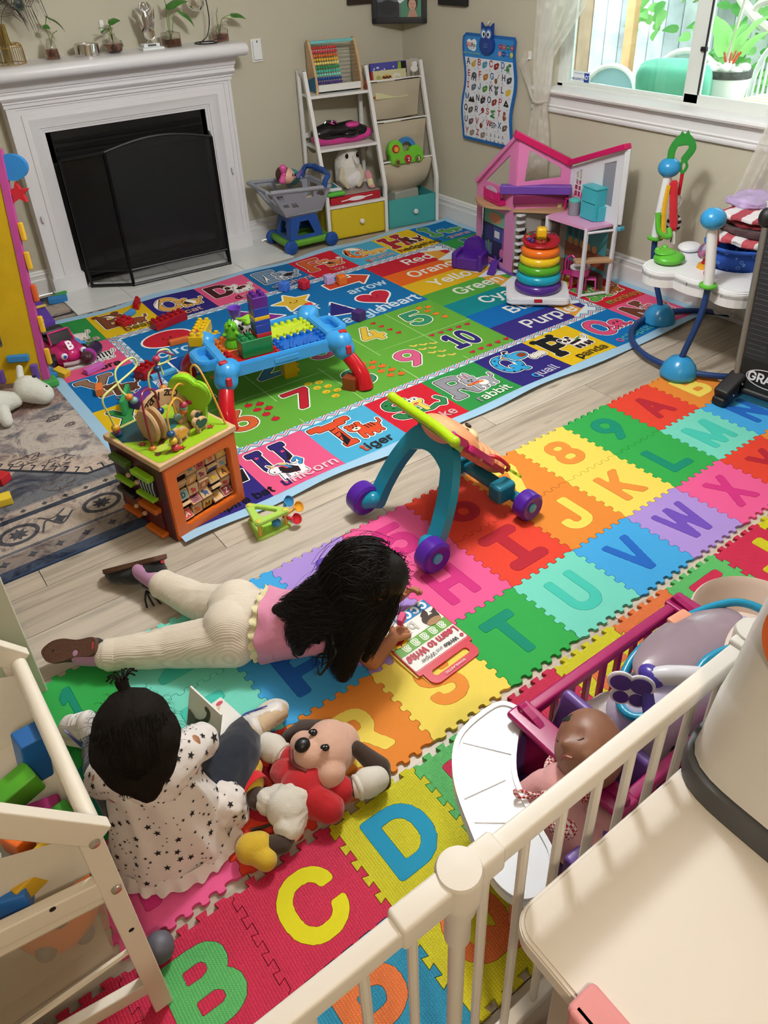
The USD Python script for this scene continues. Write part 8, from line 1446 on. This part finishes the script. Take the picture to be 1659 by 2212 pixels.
def frill(c, r0, r1, ln, n, amp, dz=(0, 0, 0)): return wrap(lambda u, v: c-dW*ln*v+(e1_*math.cos(2*PI*u)+e2_*math.sin(2*PI*u))*(r0+(r1-r0)*v+amp*v*math.sin(n*2*PI*u))+dW*amp*.7*v*math.cos(n*2*PI*u), 160, 6)
obj(ruf, 'frill', frill(tw_+dW*.012, .090, .104, .034, 18, .006), F('ddd6a8'), smooth=True)
shirt = body([[(wst-dW*.008, .099), (wst+(cst-wst)*.4, .094), (cst, .088)], [(cst, .082), (shN, .048)], [(cst, .082), (shF, .048)], [(cst, .06), (nek-(nek-cst)*.35, .046)], [(shN, .046), (shN+(elN-shN)*.38, .043)], [(shF, .046), (shF+(elF-shF)*.4, .042)]], .009, 8)
shirt.vertices += shirt.vertex_normals*((meshkit.fbm(shirt.vertices*22, 3, 8)-.5)*.012)[:, None]; shirt.vertices[:, 2] = np.maximum(shirt.vertices[:, 2], .001); obj(girl, 'shirt', shirt, PNK_, smooth=True); obj(girl, 'shirt_hem', frill(wst+dW*.006, .098, .107, .04, 7, .005), PNK_, smooth=True)
# her hair
hb = hed-fd*.018+hu*.016
gd = [[(hb+hu*.02, .088), (hb-fd*.035, .086), (A(-2.745, -3.345, .245), .078), (A(-2.79, -3.325, .225), .066), (A(-2.84, -3.29, .205), .045), (A(-2.885, -3.25, .19), .022)],
      [(hb, .085), (A(-2.72, -3.395, .235), .07), (A(-2.765, -3.41, .18), .055), (A(-2.80, -3.425, .11), .036), (A(-2.815, -3.435, .045), .018)],
      [(hb+hu*.01, .085), (A(-2.755, -3.37, .23), .07), (A(-2.82, -3.345, .20), .055), (A(-2.86, -3.33, .17), .042), (A(-2.885, -3.34, .12), .022)],
      [(hb+fd*.02+hu*.02, .08), (A(-2.665, -3.42, .26), .05), (A(-2.69, -3.435, .20), .038), (A(-2.72, -3.44, .14), .024), (A(-2.745, -3.445, .08), .012)],
      [(hb+fd*.02+hu*.03, .08), (A(-2.63, -3.375, .27), .05), (A(-2.622, -3.375, .21), .034), (A(-2.635, -3.385, .15), .02)],
      [(hb, .085), (A(-2.70, -3.31, .25), .06), (A(-2.74, -3.27, .20), .04), (A(-2.80, -3.24, .18), .022)]]
hm = body([[(q, r*.86) for q, r in g] for g in gd], .011, 10); hm.vertices += hm.vertex_normals*((meshkit.fbm(hm.vertices*np.array((40, 40, 16)), 3, 4)-.5)*.014)[:, None]
hr = obj(girl, 'hair', hm, HAIRM, smooth=True); strands(hr, 'hair_strands', guide_hair(gd, 4200, 21, .012, (.78, 1.10), 22, 11), .0018, HAIRM); strands(hr, 'flyaway_hair', guide_hair(gd, 220, 22, .014, (.95, 1.35), 18, 8), .0009, HAIRM)
lk = []
rr = np.random.default_rng(5)
for i in range(16): b = A(-2.80+rr.uniform(-.05, .03), -3.33+rr.uniform(-.09, .06), .20+rr.uniform(-.05, .0)); e = b+np.array((rr.uniform(-.11, -.02), rr.uniform(-.05, .09), -.06)); pth = spl([b, b+(e-b)*.35+rr.uniform(-.02, .02, 3), b+(e-b)*.7+rr.uniform(-.03, .03, 3), e+rr.uniform(-.02, .02, 3)], 8); pth[:, 2] = np.maximum(pth[:, 2], .03); lk.append(tube(pth, np.linspace(.007, .001, len(pth)), 6))
obj(hr, 'curled_locks', cat(*lk), HAIRM)
solo('pink_eraser', frame(cb(0, 0, 0, .034, .024, .018, .003), (-2.588, -3.398, .088), (.8, .5, .1), (0, 0, 1)), M('d9467c', .6), 'pink eraser held in the hand of the girl over the book', 'eraser')
# write-and-wipe book under her hands
bo = np.array((-2.452, -3.325, .024)); bxa = np.array((-1, -.08, .02)); bya = np.array((.16, -1, -.05))
BKW, BKH = .205, .205
t = thing('activity_book', 'red, white and green writing book with a handle under the hands of the girl', 'book', bo)
fb_ = lambda m: frame(m, (0, 0, 0), bxa, bya)
yel = unary_union([rrect(-.002, BKW+.002, -.002, BKH+.002, .006), rrect(.012, BKW-.012, BKH-.02, BKH+.052, .025)]).difference(rrect(.035, BKW-.035, BKH+.006, BKH+.030, .011))
red = unary_union([rrect(0, BKW, 0, BKH, .004), rrect(.012, BKW-.012, BKH-.02, BKH+.05, .024)]).difference(rrect(.035, BKW-.035, BKH+.006, BKH+.028, .011))
sg = -1 if np.cross(bxa, bya)[2] < 0 else 1
lay = lambda m, off: fb_(mv(m, 0, 0, off)) if sg > 0 else fb_(sc(mv(m, 0, 0, off), 1, 1, -1))
obj(t, 'back_board', lay(ext(at(yel, .004, -.004), .008), -.012), M('d9b64a', .5), smooth=False); obj(t, 'cover_board', lay(ext(red, .005), -.003), M('c41c34', .35), smooth=False)
p = Paint(.0002); p.add(rrect(.003, BKW-.003, .0, BKH-.018, .003), 'e9e7e2').add([sbox(.008+.006*i, BKH-.0155, .011+.006*i, BKH-.014) for i in range(32)], 'f2e9e6').add(sbox(.003, .092, BKW-.003, .128), '5f9a34').add([gtext('a', .03+.034*i, .099, .030, .07) for i in range(5)], 'eef2e6').add([gtext('a', .03+.034*i, .099, .030, -.028) for i in range(5)], '5f9a34').add(sbox(.003, .002, BKW*.62, .036), '2a80bc').add([gtext('c', .022+.03*i, .006, .032, .06) for i in range(4)], 'eef4fa').add([gtext('b', .10+.028*i, .046, .032, .04) for i in range(3)], '9a9a8a').add([gtext('b', .10+.028*i, .046, .032, -.02) for i in range(3)], 'e2e0d6')
p.add(unary_union([oval(.036, .070, .03, .022), Polygon([(.01, .085), (.002, .045), (.025, .055)]), Polygon([(.03, .06), (.03, .03), (.055, .045), (.06, .07)])]), '3a2a20').add(Polygon([(.02, .06), (.028, .045), (.036, .06)]), 'e8e4de').add(oval(.036, .085, .026, .012), 'a07a50').add(oval(.17, .068, .036, .032), 'dcb02c').add(oval(.17, .066, .026, .024), 'a51e34').add(line([(.17, .09), (.174, .098)], .003), '4a2a14')
p.add(gbox('Learn to Write', .008, .134, BKW-.018, .026, .05), 'b3163a').add(gbox('Write', .030, .168, .052, .014, .04), '1a1a1c').add(gbox('and', .088, .168, .022, .011, .0), '4a4a4e').add(gbox('Wipe', .116, .165, .05, .017, .0), '2a2a2e').add([oval(.014, .175, .006, .006), oval(.192, .152, .006, .006)], 'b32a44').add(gbox('SCHOLASTIC', .07, BKH+.036, .075, .007, .02), 'eadfe0')
m, c = p.mesh(); obj(t, 'cover_print', lay(m, .0024), VC(.3), col=c)
# toddler sitting with her back to us
tx, ty, tz = -3.33, -3.58, .0106
tod = thing('person', 'toddler with short dark hair in a white star-print tunic sitting on foam tiles', 'person', (tx, ty, tz))
A = lambda x, y, z: np.array((x-tx, y-ty, z-tz))
pel, cst, nek, hed = A(-3.345, -3.56, .095), A(-3.352, -3.565, .215), A(-3.36, -3.565, .315), A(-3.362, -3.562, .405)
hR, kR, aR = A(-3.255, -3.55, .075), A(-3.165, -3.505, .085), A(-3.095, -3.435, .058); hL, kL, aL = A(-3.385, -3.50, .075), A(-3.415, -3.36, .085), A(-3.412, -3.255, .062)
sR, eR, wR = A(-3.278, -3.572, .285), A(-3.215, -3.50, .20), A(-3.245, -3.425, .125); sL, eL, wL = A(-3.435, -3.53, .285), A(-3.44, -3.46, .20), A(-3.37, -3.41, .125)
fd = np.array((.30, .90, -.42)); fd /= np.linalg.norm(fd); hu = np.array((.1, .35, .9)); hu -= fd*(hu@fd); hu /= np.linalg.norm(hu); hs = np.cross(hu, fd)
H_ = lambda f, u, s: hed+(fd*f+hu*u+hs*s)*.86
ch = [[(pel, .09), (cst, .075)], [(cst, .07), (sR, .034)], [(cst, .07), (sL, .034)], [(cst, .05), (nek, .034), (hed, .05)], [(sR, .03), (eR, .024), (wR, .017)], [(sL, .03), (eL, .024), (wL, .017)], [(pel, .07), (hR, .055), (kR, .042), (aR, .03)], [(pel, .07), (hL, .055), (kL, .042), (aL, .03)],
      [(H_(0, .01, 0), .067), (H_(-.012, .016, 0), .067)], [(H_(.03, -.025, 0), .052), (H_(.042, -.045, 0), .032)], [(H_(.06, -.018, 0), .02), (H_(.079, -.02, 0), .009)], [(H_(.045, -.034, .03), .022), (H_(.045, -.034, -.03), .022)], [(H_(0, -.012, .074), .014), (H_(-.008, 0, .078), .011)], [(H_(0, -.012, -.074), .014), (H_(-.008, 0, -.078), .011)]]
ch += hand(wR, (.1, .9, -.4), (-.6, .2, -.7), (-.7, .3, .6), .038, .5)+hand(wL, (.4, .9, -.4), (.6, .2, -.7), (.7, .3, .6), .038, .5)
bd_ = obj(tod, 'body', body(ch, .0065, 7), SKIN, smooth=True)
for s in (-1, 1): obj(bd_, 'eye', ell(*H_(.066, -.004, s*.028), .011, .008, .011, 2), M('efe9e2', .2), smooth=True); obj(bd_, 'iris', ell(*H_(.074, -.006, s*.027), .005, .005, .0055, 1), M('1a100c', .15), smooth=True)
obj(bd_, 'lips', tube(spl([H_(.068, -.044, -.014), H_(.074, -.042, 0), H_(.068, -.044, .014)], 5), .0036, 8), M('8f4a40', .4))
NAVYF = F('18202e', bump=.5)
pants = body([[(pel, .10), (hR, .078), ((hR+kR)/2, .07), (kR, .06), (aR+(kR-aR)*.2, .042)], [(pel, .10), (hL, .075), (kL, .058), (aL+(kL-aL)*.1, .042)]], .009, 8); pants.vertices += pants.vertex_normals*((meshkit.fbm(pants.vertices*24, 3, 3)-.5)*.012)[:, None]; pants.vertices[:, 2] = np.maximum(pants.vertices[:, 2], .001); pn = obj(tod, 'trousers', pants, NAVYF, smooth=True)
obj(pn, 'rib_cuff', cat(body([[(aR+(kR-aR)*.28, .041), (aR, .036)]], .007, 5), body([[(aL+(kL-aL)*.28, .041), (aL, .036)]], .007, 5)), F('3a3c46'), smooth=True)
SNW, SNT, SNS = M('d6d3d0', .5), M('c3ab8c', .8), M('ddd8ce', .5)
for hl_, te, up_, lo in ((A(-3.103, -3.408, .04), A(-2.982, -3.428, .05), (.08, -.75, .62), 1), (A(-3.408, -3.228, .035), A(-3.462, -3.122, .035), (.25, -.25, 1), 0)):
    s1, f1 = shoe(tod, hl_, te, up_, .062, SNW, SNS, .06, 'sneaker'); kx = np.linalg.norm(te-hl_)/.16
    if lo: obj(s1, 'toe_panel', f1(sc(body([[((.10, 0, .036), .019), ((.135, .0, .022), .021)], [((.05, 0, .058), .02), ((.09, 0, .044), .019)]], .006, 6), kx, 1.1, 1.15)), SNT, smooth=True); obj(s1, 'tongue', f1(sc(body([[((.045, 0, .066), .017), ((.03, 0, .085), .014)]], .006, 5), kx, 1.2, 1)), M('c9b79c', .9), smooth=True)
    for i in range(4): obj(s1, 'lace', f1(sc(tube(spl([(.055+.018*i, -.02, .062-.008*i), (.06+.018*i, 0, .074-.009*i), (.052+.018*i, .02, .062-.008*i)], 4), .0028, 6), kx, 1.1, 1.15)), M('dccfb8' if lo else 'e0ddd8', .8))
    sw = Polygon(spl([(.0, .028), (.012, .012), (.035, .018), (.085, .046), (.04, .030), (.014, .026), (.012, .044)], 6, True)).buffer(0)
    for sd in (1, -1): obj(s1, 'swoosh_mark', f1(sc(frame(ext(at(sw, .012, .002), .0022), (0, sd*.0305, 0), (1, 0, 0), (0, 0, 1)), kx, 1.08, 1)), M('3a3f9c', .4), smooth=False)
# tunic: flared, gathered, ruffled hem
c0, c1 = A(-3.352, -3.56, .01), A(-3.358, -3.566, .30)
def tun(u, v):
    a = 2*PI*u; q = 1-v; rx = .079+.066*q**1.1+.005*q*math.sin(9*a+1)+.003*q*math.sin(17*a)+.006*math.sin(5*a+7*v); ry = .066+.052*q**1.1+.004*q*math.sin(11*a)+.004*math.sin(6*a+5*v)
    if v > .84: k = (v-.84)/.16; rx *= 1-.5*k*k; ry *= 1-.42*k*k
    z = c0[2]+(c1[2]-c0[2]+.012)*v+(.006*math.sin(14*a) if v < .1 else 0)*(1-v/.1)+.0
    c = c0+(c1-c0)*v; x, y = rx*math.cos(a), ry*math.sin(a); an = -.28; return (c[0]+x*math.cos(an)-y*math.sin(an), c[1]+x*math.sin(an)+y*math.cos(an), max(z, .001))
tn = wrap(tun, 121, 40); shoul = body([[(cst+np.array((0, 0, .05)), .078), (sR+np.array((-.012, 0, -.004)), .046), (eR*.55+sR*.45, .043)], [(cst+np.array((0, 0, .05)), .078), (sL+np.array((.012, 0, -.004)), .046), (eL*.55+sL*.45, .043)], [(cst+np.array((0, 0, .06)), .07), (nek+np.array((0, 0, -.008)), .046)]], .008, 8)
shoul = noisy(shoul, .006, 26); skirt = body([[(A(-3.25, -3.565, .06), .052), (A(-3.215, -3.575, .045), .042)], [(A(-3.245, -3.60, .10), .05), (A(-3.22, -3.60, .035), .034)]], .008, 8); skirt = noisy(skirt, .012, 30); skirt.vertices[:, 2] = np.maximum(skirt.vertices[:, 2], .001)
TUN = F('dcd6d2', bump=.35, bscale=500); tnp = obj(tod, 'tunic', cat(tn, shoul, skirt), TUN, smooth=True)
hem = wrap(lambda u, v: (lambda a, an: (c0[0]+(.136+.016*v+.005*v*math.sin(26*a))*math.cos(a)*math.cos(an)-(.112+.016*v+.005*v*math.sin(23*a))*math.sin(a)*math.sin(an), c0[1]+(.136+.016*v+.005*v*math.sin(26*a))*math.cos(a)*math.sin(an)+(.112+.016*v+.005*v*math.sin(23*a))*math.sin(a)*math.cos(an), .038-.03*v+.004*v*math.sin(31*a)))(2*PI*u, -.28), 181, 5); obj(tnp, 'hem_ruffle', hem, TUN, smooth=True)
rr = np.random.default_rng(17); sm_v, sm_f, n0 = [], [], 0; SV, SF = star(0, 0, 1, 5, .42), None
tv, tf = trimesh.creation.triangulate_polygon(SV, engine='earcut'); src = cat(tn, shoul, skirt); P_, fi = trimesh.sample.sample_surface(src, 1300, seed=3); kept = []; bowl = trimesh.proximity.ProximityQuery(shoul) if False else None
for pt, n in zip(P_, src.face_normals[fi]):
    ctr = np.array((c0[0], c0[1], pt[2])); n = n if n@(pt-ctr) > 0 else -n; big = rr.random()
    r = .0135 if big > .9 else .0085 if big > .6 else .0045 if big > .3 else .0026
    if any(np.linalg.norm(pt-q) < (r+s)*1.35 for q, s in kept) or n@(pt-ctr) < .02*np.linalg.norm(pt-ctr): continue
    kept.append((pt, r)); e = np.cross(n, (0, 0, 1) if abs(n[2]) < .9 else (1, 0, 0)); e /= np.linalg.norm(e); g = np.cross(n, e); a = rr.uniform(0, 6.28); e, g = e*math.cos(a)+g*math.sin(a), -e*math.sin(a)+g*math.cos(a)
    sm_v.append(pt+n*.0016+tv[:, :1]*r*e+tv[:, 1:]*r*g); sm_f.append(tf+n0); n0 += len(tv)
obj(tnp, 'printed_stars', trimesh.Trimesh(np.vstack(sm_v), np.vstack(sm_f), process=False), M('17161a', .8), smooth=False)
# toddler's hair
crown = hed-fd*.05+hu*.072; hmass = body([[(H_(-.012, .016, 0), .076), (H_(-.035, -.005, 0), .074)], [(H_(-.03, -.01, .02), .07), (H_(-.045, -.055, .015), .056)], [(H_(-.03, -.01, -.02), .07), (H_(-.045, -.055, -.015), .056)], [(H_(-.045, -.05, 0), .055), (H_(-.06, -.10, -.005), .034)]], .009, 10)
hmass.vertices += hmass.vertex_normals*((meshkit.fbm(hmass.vertices*np.array((50, 50, 22)), 3, 6)-.5)*.008)[:, None]
hr = obj(tod, 'hair', hmass, HAIRB, smooth=True)
gd = [[(H_(-.012, .02, 0), .075), (H_(-.03, -.005, 0), .075), (H_(-.042, -.045, s*.4), .065), (H_(-.05, -.085, s*.7), .042), (H_(-.06, -.12, s), .028)] for s in (-.02, 0, .02)]
strands(hr, 'hair_strands', guide_hair(gd, 1700, 31, .003, (.92, 1.06), 14, 5), .0013, HAIRB)
fly = []
for i in range(160):
    a, b = rr.uniform(0, 2*PI), rr.uniform(.1, 2.2); d = np.array((math.sin(b)*math.cos(a), math.sin(b)*math.sin(a), math.cos(b))); p0 = H_(-.02, .008, 0)+d*.072; tdir = np.array((0, 0, -1.))+d*.9+rr.normal(size=3)*.3; tdir /= np.linalg.norm(tdir); fly.append(np.array([p0+tdir*q*.03*rr.uniform(.8, 1.2)+d*.010*math.sin(q*3) for q in np.linspace(0, 1, 6)]))
strands(hr, 'flyaway_hair', fly, .0007, HAIRB)
obj(hr, 'topknot', cat(body([[(H_(.012, .098, 0), .011), (H_(.02, .115, .004), .013)]], .005, 4), *[tube(spl([H_(.018, .115, 0), H_(.02+.02*math.cos(a), .135, .02*math.sin(a)), H_(.02+.035*math.cos(a), .13, .035*math.sin(a))], 4), .0018, 5) for a in np.arange(0, 6.2, .6)]), HAIRB, smooth=True)
t = thing('board_book', 'open white board book with an elephant page before the toddler', 'book', (-3.19, -3.365, .0108), 10)
obj(t, 'page', cat(bx(.0, .11, -.05, .08, 0, .006, .002)), M('e4e2dc', .5), smooth=False); pg = obj(t, 'page', qpanel([(.0, -.055, .003), (.0, .075, .003), (.035, .075, .12), (.035, -.055, .12)], .005), M('dedcd6', .5), 'raised page with an elephant picture')
p = Paint(.0003); p.add(line(spl([(.01, .03), (.05, .045), (.075, .07), (.08, .095), (.07, .1)], 6), .014), '4a3028').add(oval(.0, .03, .035, .025).intersection(sbox(0, 0, 1, 1)), '6a4638').add(oval(.03, .012, .016, .012).intersection(sbox(0, 0, 1, 1)), '8fae2a').add(sbox(.06, .035, .09, .037), '8a8a8a'); m, c = p.mesh(); obj(pg, 'page_print', frame(m, (-.0028, .07, .006), (0, -1, 0), (.035, 0, .117)), VC(.5), col=c)
p = Paint(.0003); p.add(line([(.05, .02), (.09, .06)], .008), 'c9b79c').add(oval(.094, .064, .01, .006), 'c04a5a').add(oval(.05, .02, .014, .01), 'd98a2c').add(sbox(.06, -.02, .09, -.018), '8a8a8a'); m, c = p.mesh(); obj(t, 'page_print', mv(m, 0, 0, .0063), VC(.5), col=c)
# plush dog doll lying on its back
t = thing('plush_dog', 'plush dog with long brown ears, red top and yellow shoes beside the toddler', 'plush toy', (-3.06, -3.65, .0106)); A = lambda x, y, z: np.array((x+3.06, y+3.65, z))
BLKF, TANF, WHF, YLF, RDF = F('3a2a20'), F('cfa590'), F('d3cfc4'), F('c9a82a'), F('b0141e')
hp = A(-2.99, -3.63, .075); hd = obj(t, 'head', noisy(body([[(hp, .064), (hp+np.array((.02, .015, .0)), .058)], [(hp, .05), (hp+np.array((-.045, -.0, .03)), .035)], [(hp+np.array((-.02, -.05, -.0)), .036), (hp, .05)], [(hp+np.array((-.03, .05, -.0)), .034), (hp, .05)]], .008, 8), .0015, 60), TANF, smooth=True)
obj(hd, 'skullcap', body([[(hp+np.array((.045, .01, -.012)), .05), (hp+np.array((.03, .01, -.02)), .056)]], .008, 6), TANF, smooth=True)
for q, e in ((A(-2.955, -3.575, .085), A(-2.985, -3.515, .035)), (A(-2.925, -3.665, .075), A(-2.895, -3.715, .03))): obj(hd, 'ear', sc(body([[(q, .018), ((q+e)/2, .022), (e, .026), (e+(e-q)*.45+np.array((-.02, 0, -.008)), .018)]], .008, 8), 1, 1, 1), BLKF, smooth=True)
obj(hd, 'nose', ell(*(hp+np.array((-.052, .008, .066))), .019, .017, .015), M('0b0b0d', .4), smooth=True)
for s in (-1, 1): c_ = hp+np.array((-.012, .006+s*.026-.008, .062)); obj(hd, 'eye', ell(*c_, .009, .009, .006, 2), M('17100c', .2), smooth=True); obj(hd, 'pupil', ell(*(c_+np.array((-.005, .002, .005))), .007, .006, .003, 2), M('0c0c0e', .2), smooth=True)
obj(hd, 'mouth', tube(spl([hp+np.array((-.072, .034, .035)), hp+np.array((-.085, .0, .035)), hp+np.array((-.07, -.034, .03))], 6), .0045, 8), M('6a2420', .6))
bodyc = A(-3.085, -3.665, .055); obj(t, 'bloomers', noisy(body([[(A(-3.09, -3.672, .05), .05), (A(-3.125, -3.68, .048), .05)], [(A(-3.12, -3.66, .045), .04), (A(-3.15, -3.635, .04), .032)], [(A(-3.12, -3.69, .045), .04), (A(-3.145, -3.715, .04), .034)]], .008, 8), .004, 60), WHF, smooth=True)
obj(t, 'top', noisy(body([[(A(-3.03, -3.645, .055), .048), (A(-3.075, -3.66, .055), .052)], [(A(-3.03, -3.61, .05), .03), (A(-3.055, -3.575, .045), .03)], [(A(-3.02, -3.68, .05), .03), (A(-3.0, -3.715, .04), .03)], [(A(-3.08, -3.62, .055), .04), (A(-3.09, -3.595, .05), .03)], [(A(-3.07, -3.70, .05), .04), (A(-3.05, -3.735, .04), .034)]], .008, 8), .003, 45), RDF, smooth=True); obj(t, 'collar', noisy(rt(torus(.04, .012, 28, 8, h=.5), -60, (0, 1, 0)).apply_translation(A(-3.03, -3.64, .075)), .003, 50), WHF, smooth=True)
for a, b, c, fs in ((A(-3.045, -3.59, .05), A(-3.065, -3.555, .045), A(-3.075, -3.52, .045), (-.4, 1)), (A(-2.995, -3.705, .045), A(-2.975, -3.73, .04), A(-2.945, -3.735, .04), (1, -.25))):
    obj(t, 'arm', body([[(a, .021), (b, .02)]], .006, 5), BLKF, smooth=True); d_ = np.array((*fs, 0)); obj(t, 'paw', noisy(body([[(b+(c-b)*.35, .027), (c, .035), (c+d_*.022, .03)], [(c, .025), (c+d_*.018, .022)]], .006, 7), .001, 50), WHF, smooth=True); obj(t, 'cuff', frame(torus(.024, .007, 24, 8), b+(c-b)*.2, (0, 0, 1), np.cross(c-b, (0, 0, 1))), WHF, smooth=True)
for a, b, c in ((A(-3.145, -3.635, .04), A(-3.17, -3.615, .04), A(-3.165, -3.57, .045)), (A(-3.14, -3.715, .035), A(-3.175, -3.735, .03), A(-3.22, -3.71, .03))):
    obj(t, 'leg', body([[(a, .023), (b, .022), (b+(c-b)*.5, .022)]], .006, 6), BLKF, smooth=True)
    obj(t, 'plush_shoe', body([[(c, .034), (c+(c-b)*.35, .033)], [(c+(c-b)*.3, .028), (c+np.array((.0, -.035, .0)) if c[1] < -.02 else c+np.array((.025, .03, .005)), .024)]], .007, 7), YLF, smooth=True)
obj(t, 'red_band', frame(lathe([(.036, -.012), (.039, -.012), (.039, .012), (.036, .012)], 28), A(-3.165, -3.585, .045), (0, 0, 1), (1, .2, 0)), F('c8141c')); obj(t, 'tail', tube(spl([A(-3.14, -3.66, .012), A(-3.17, -3.665, .006), A(-3.21, -3.65, .006)], 6), .004, 8), BLKF)
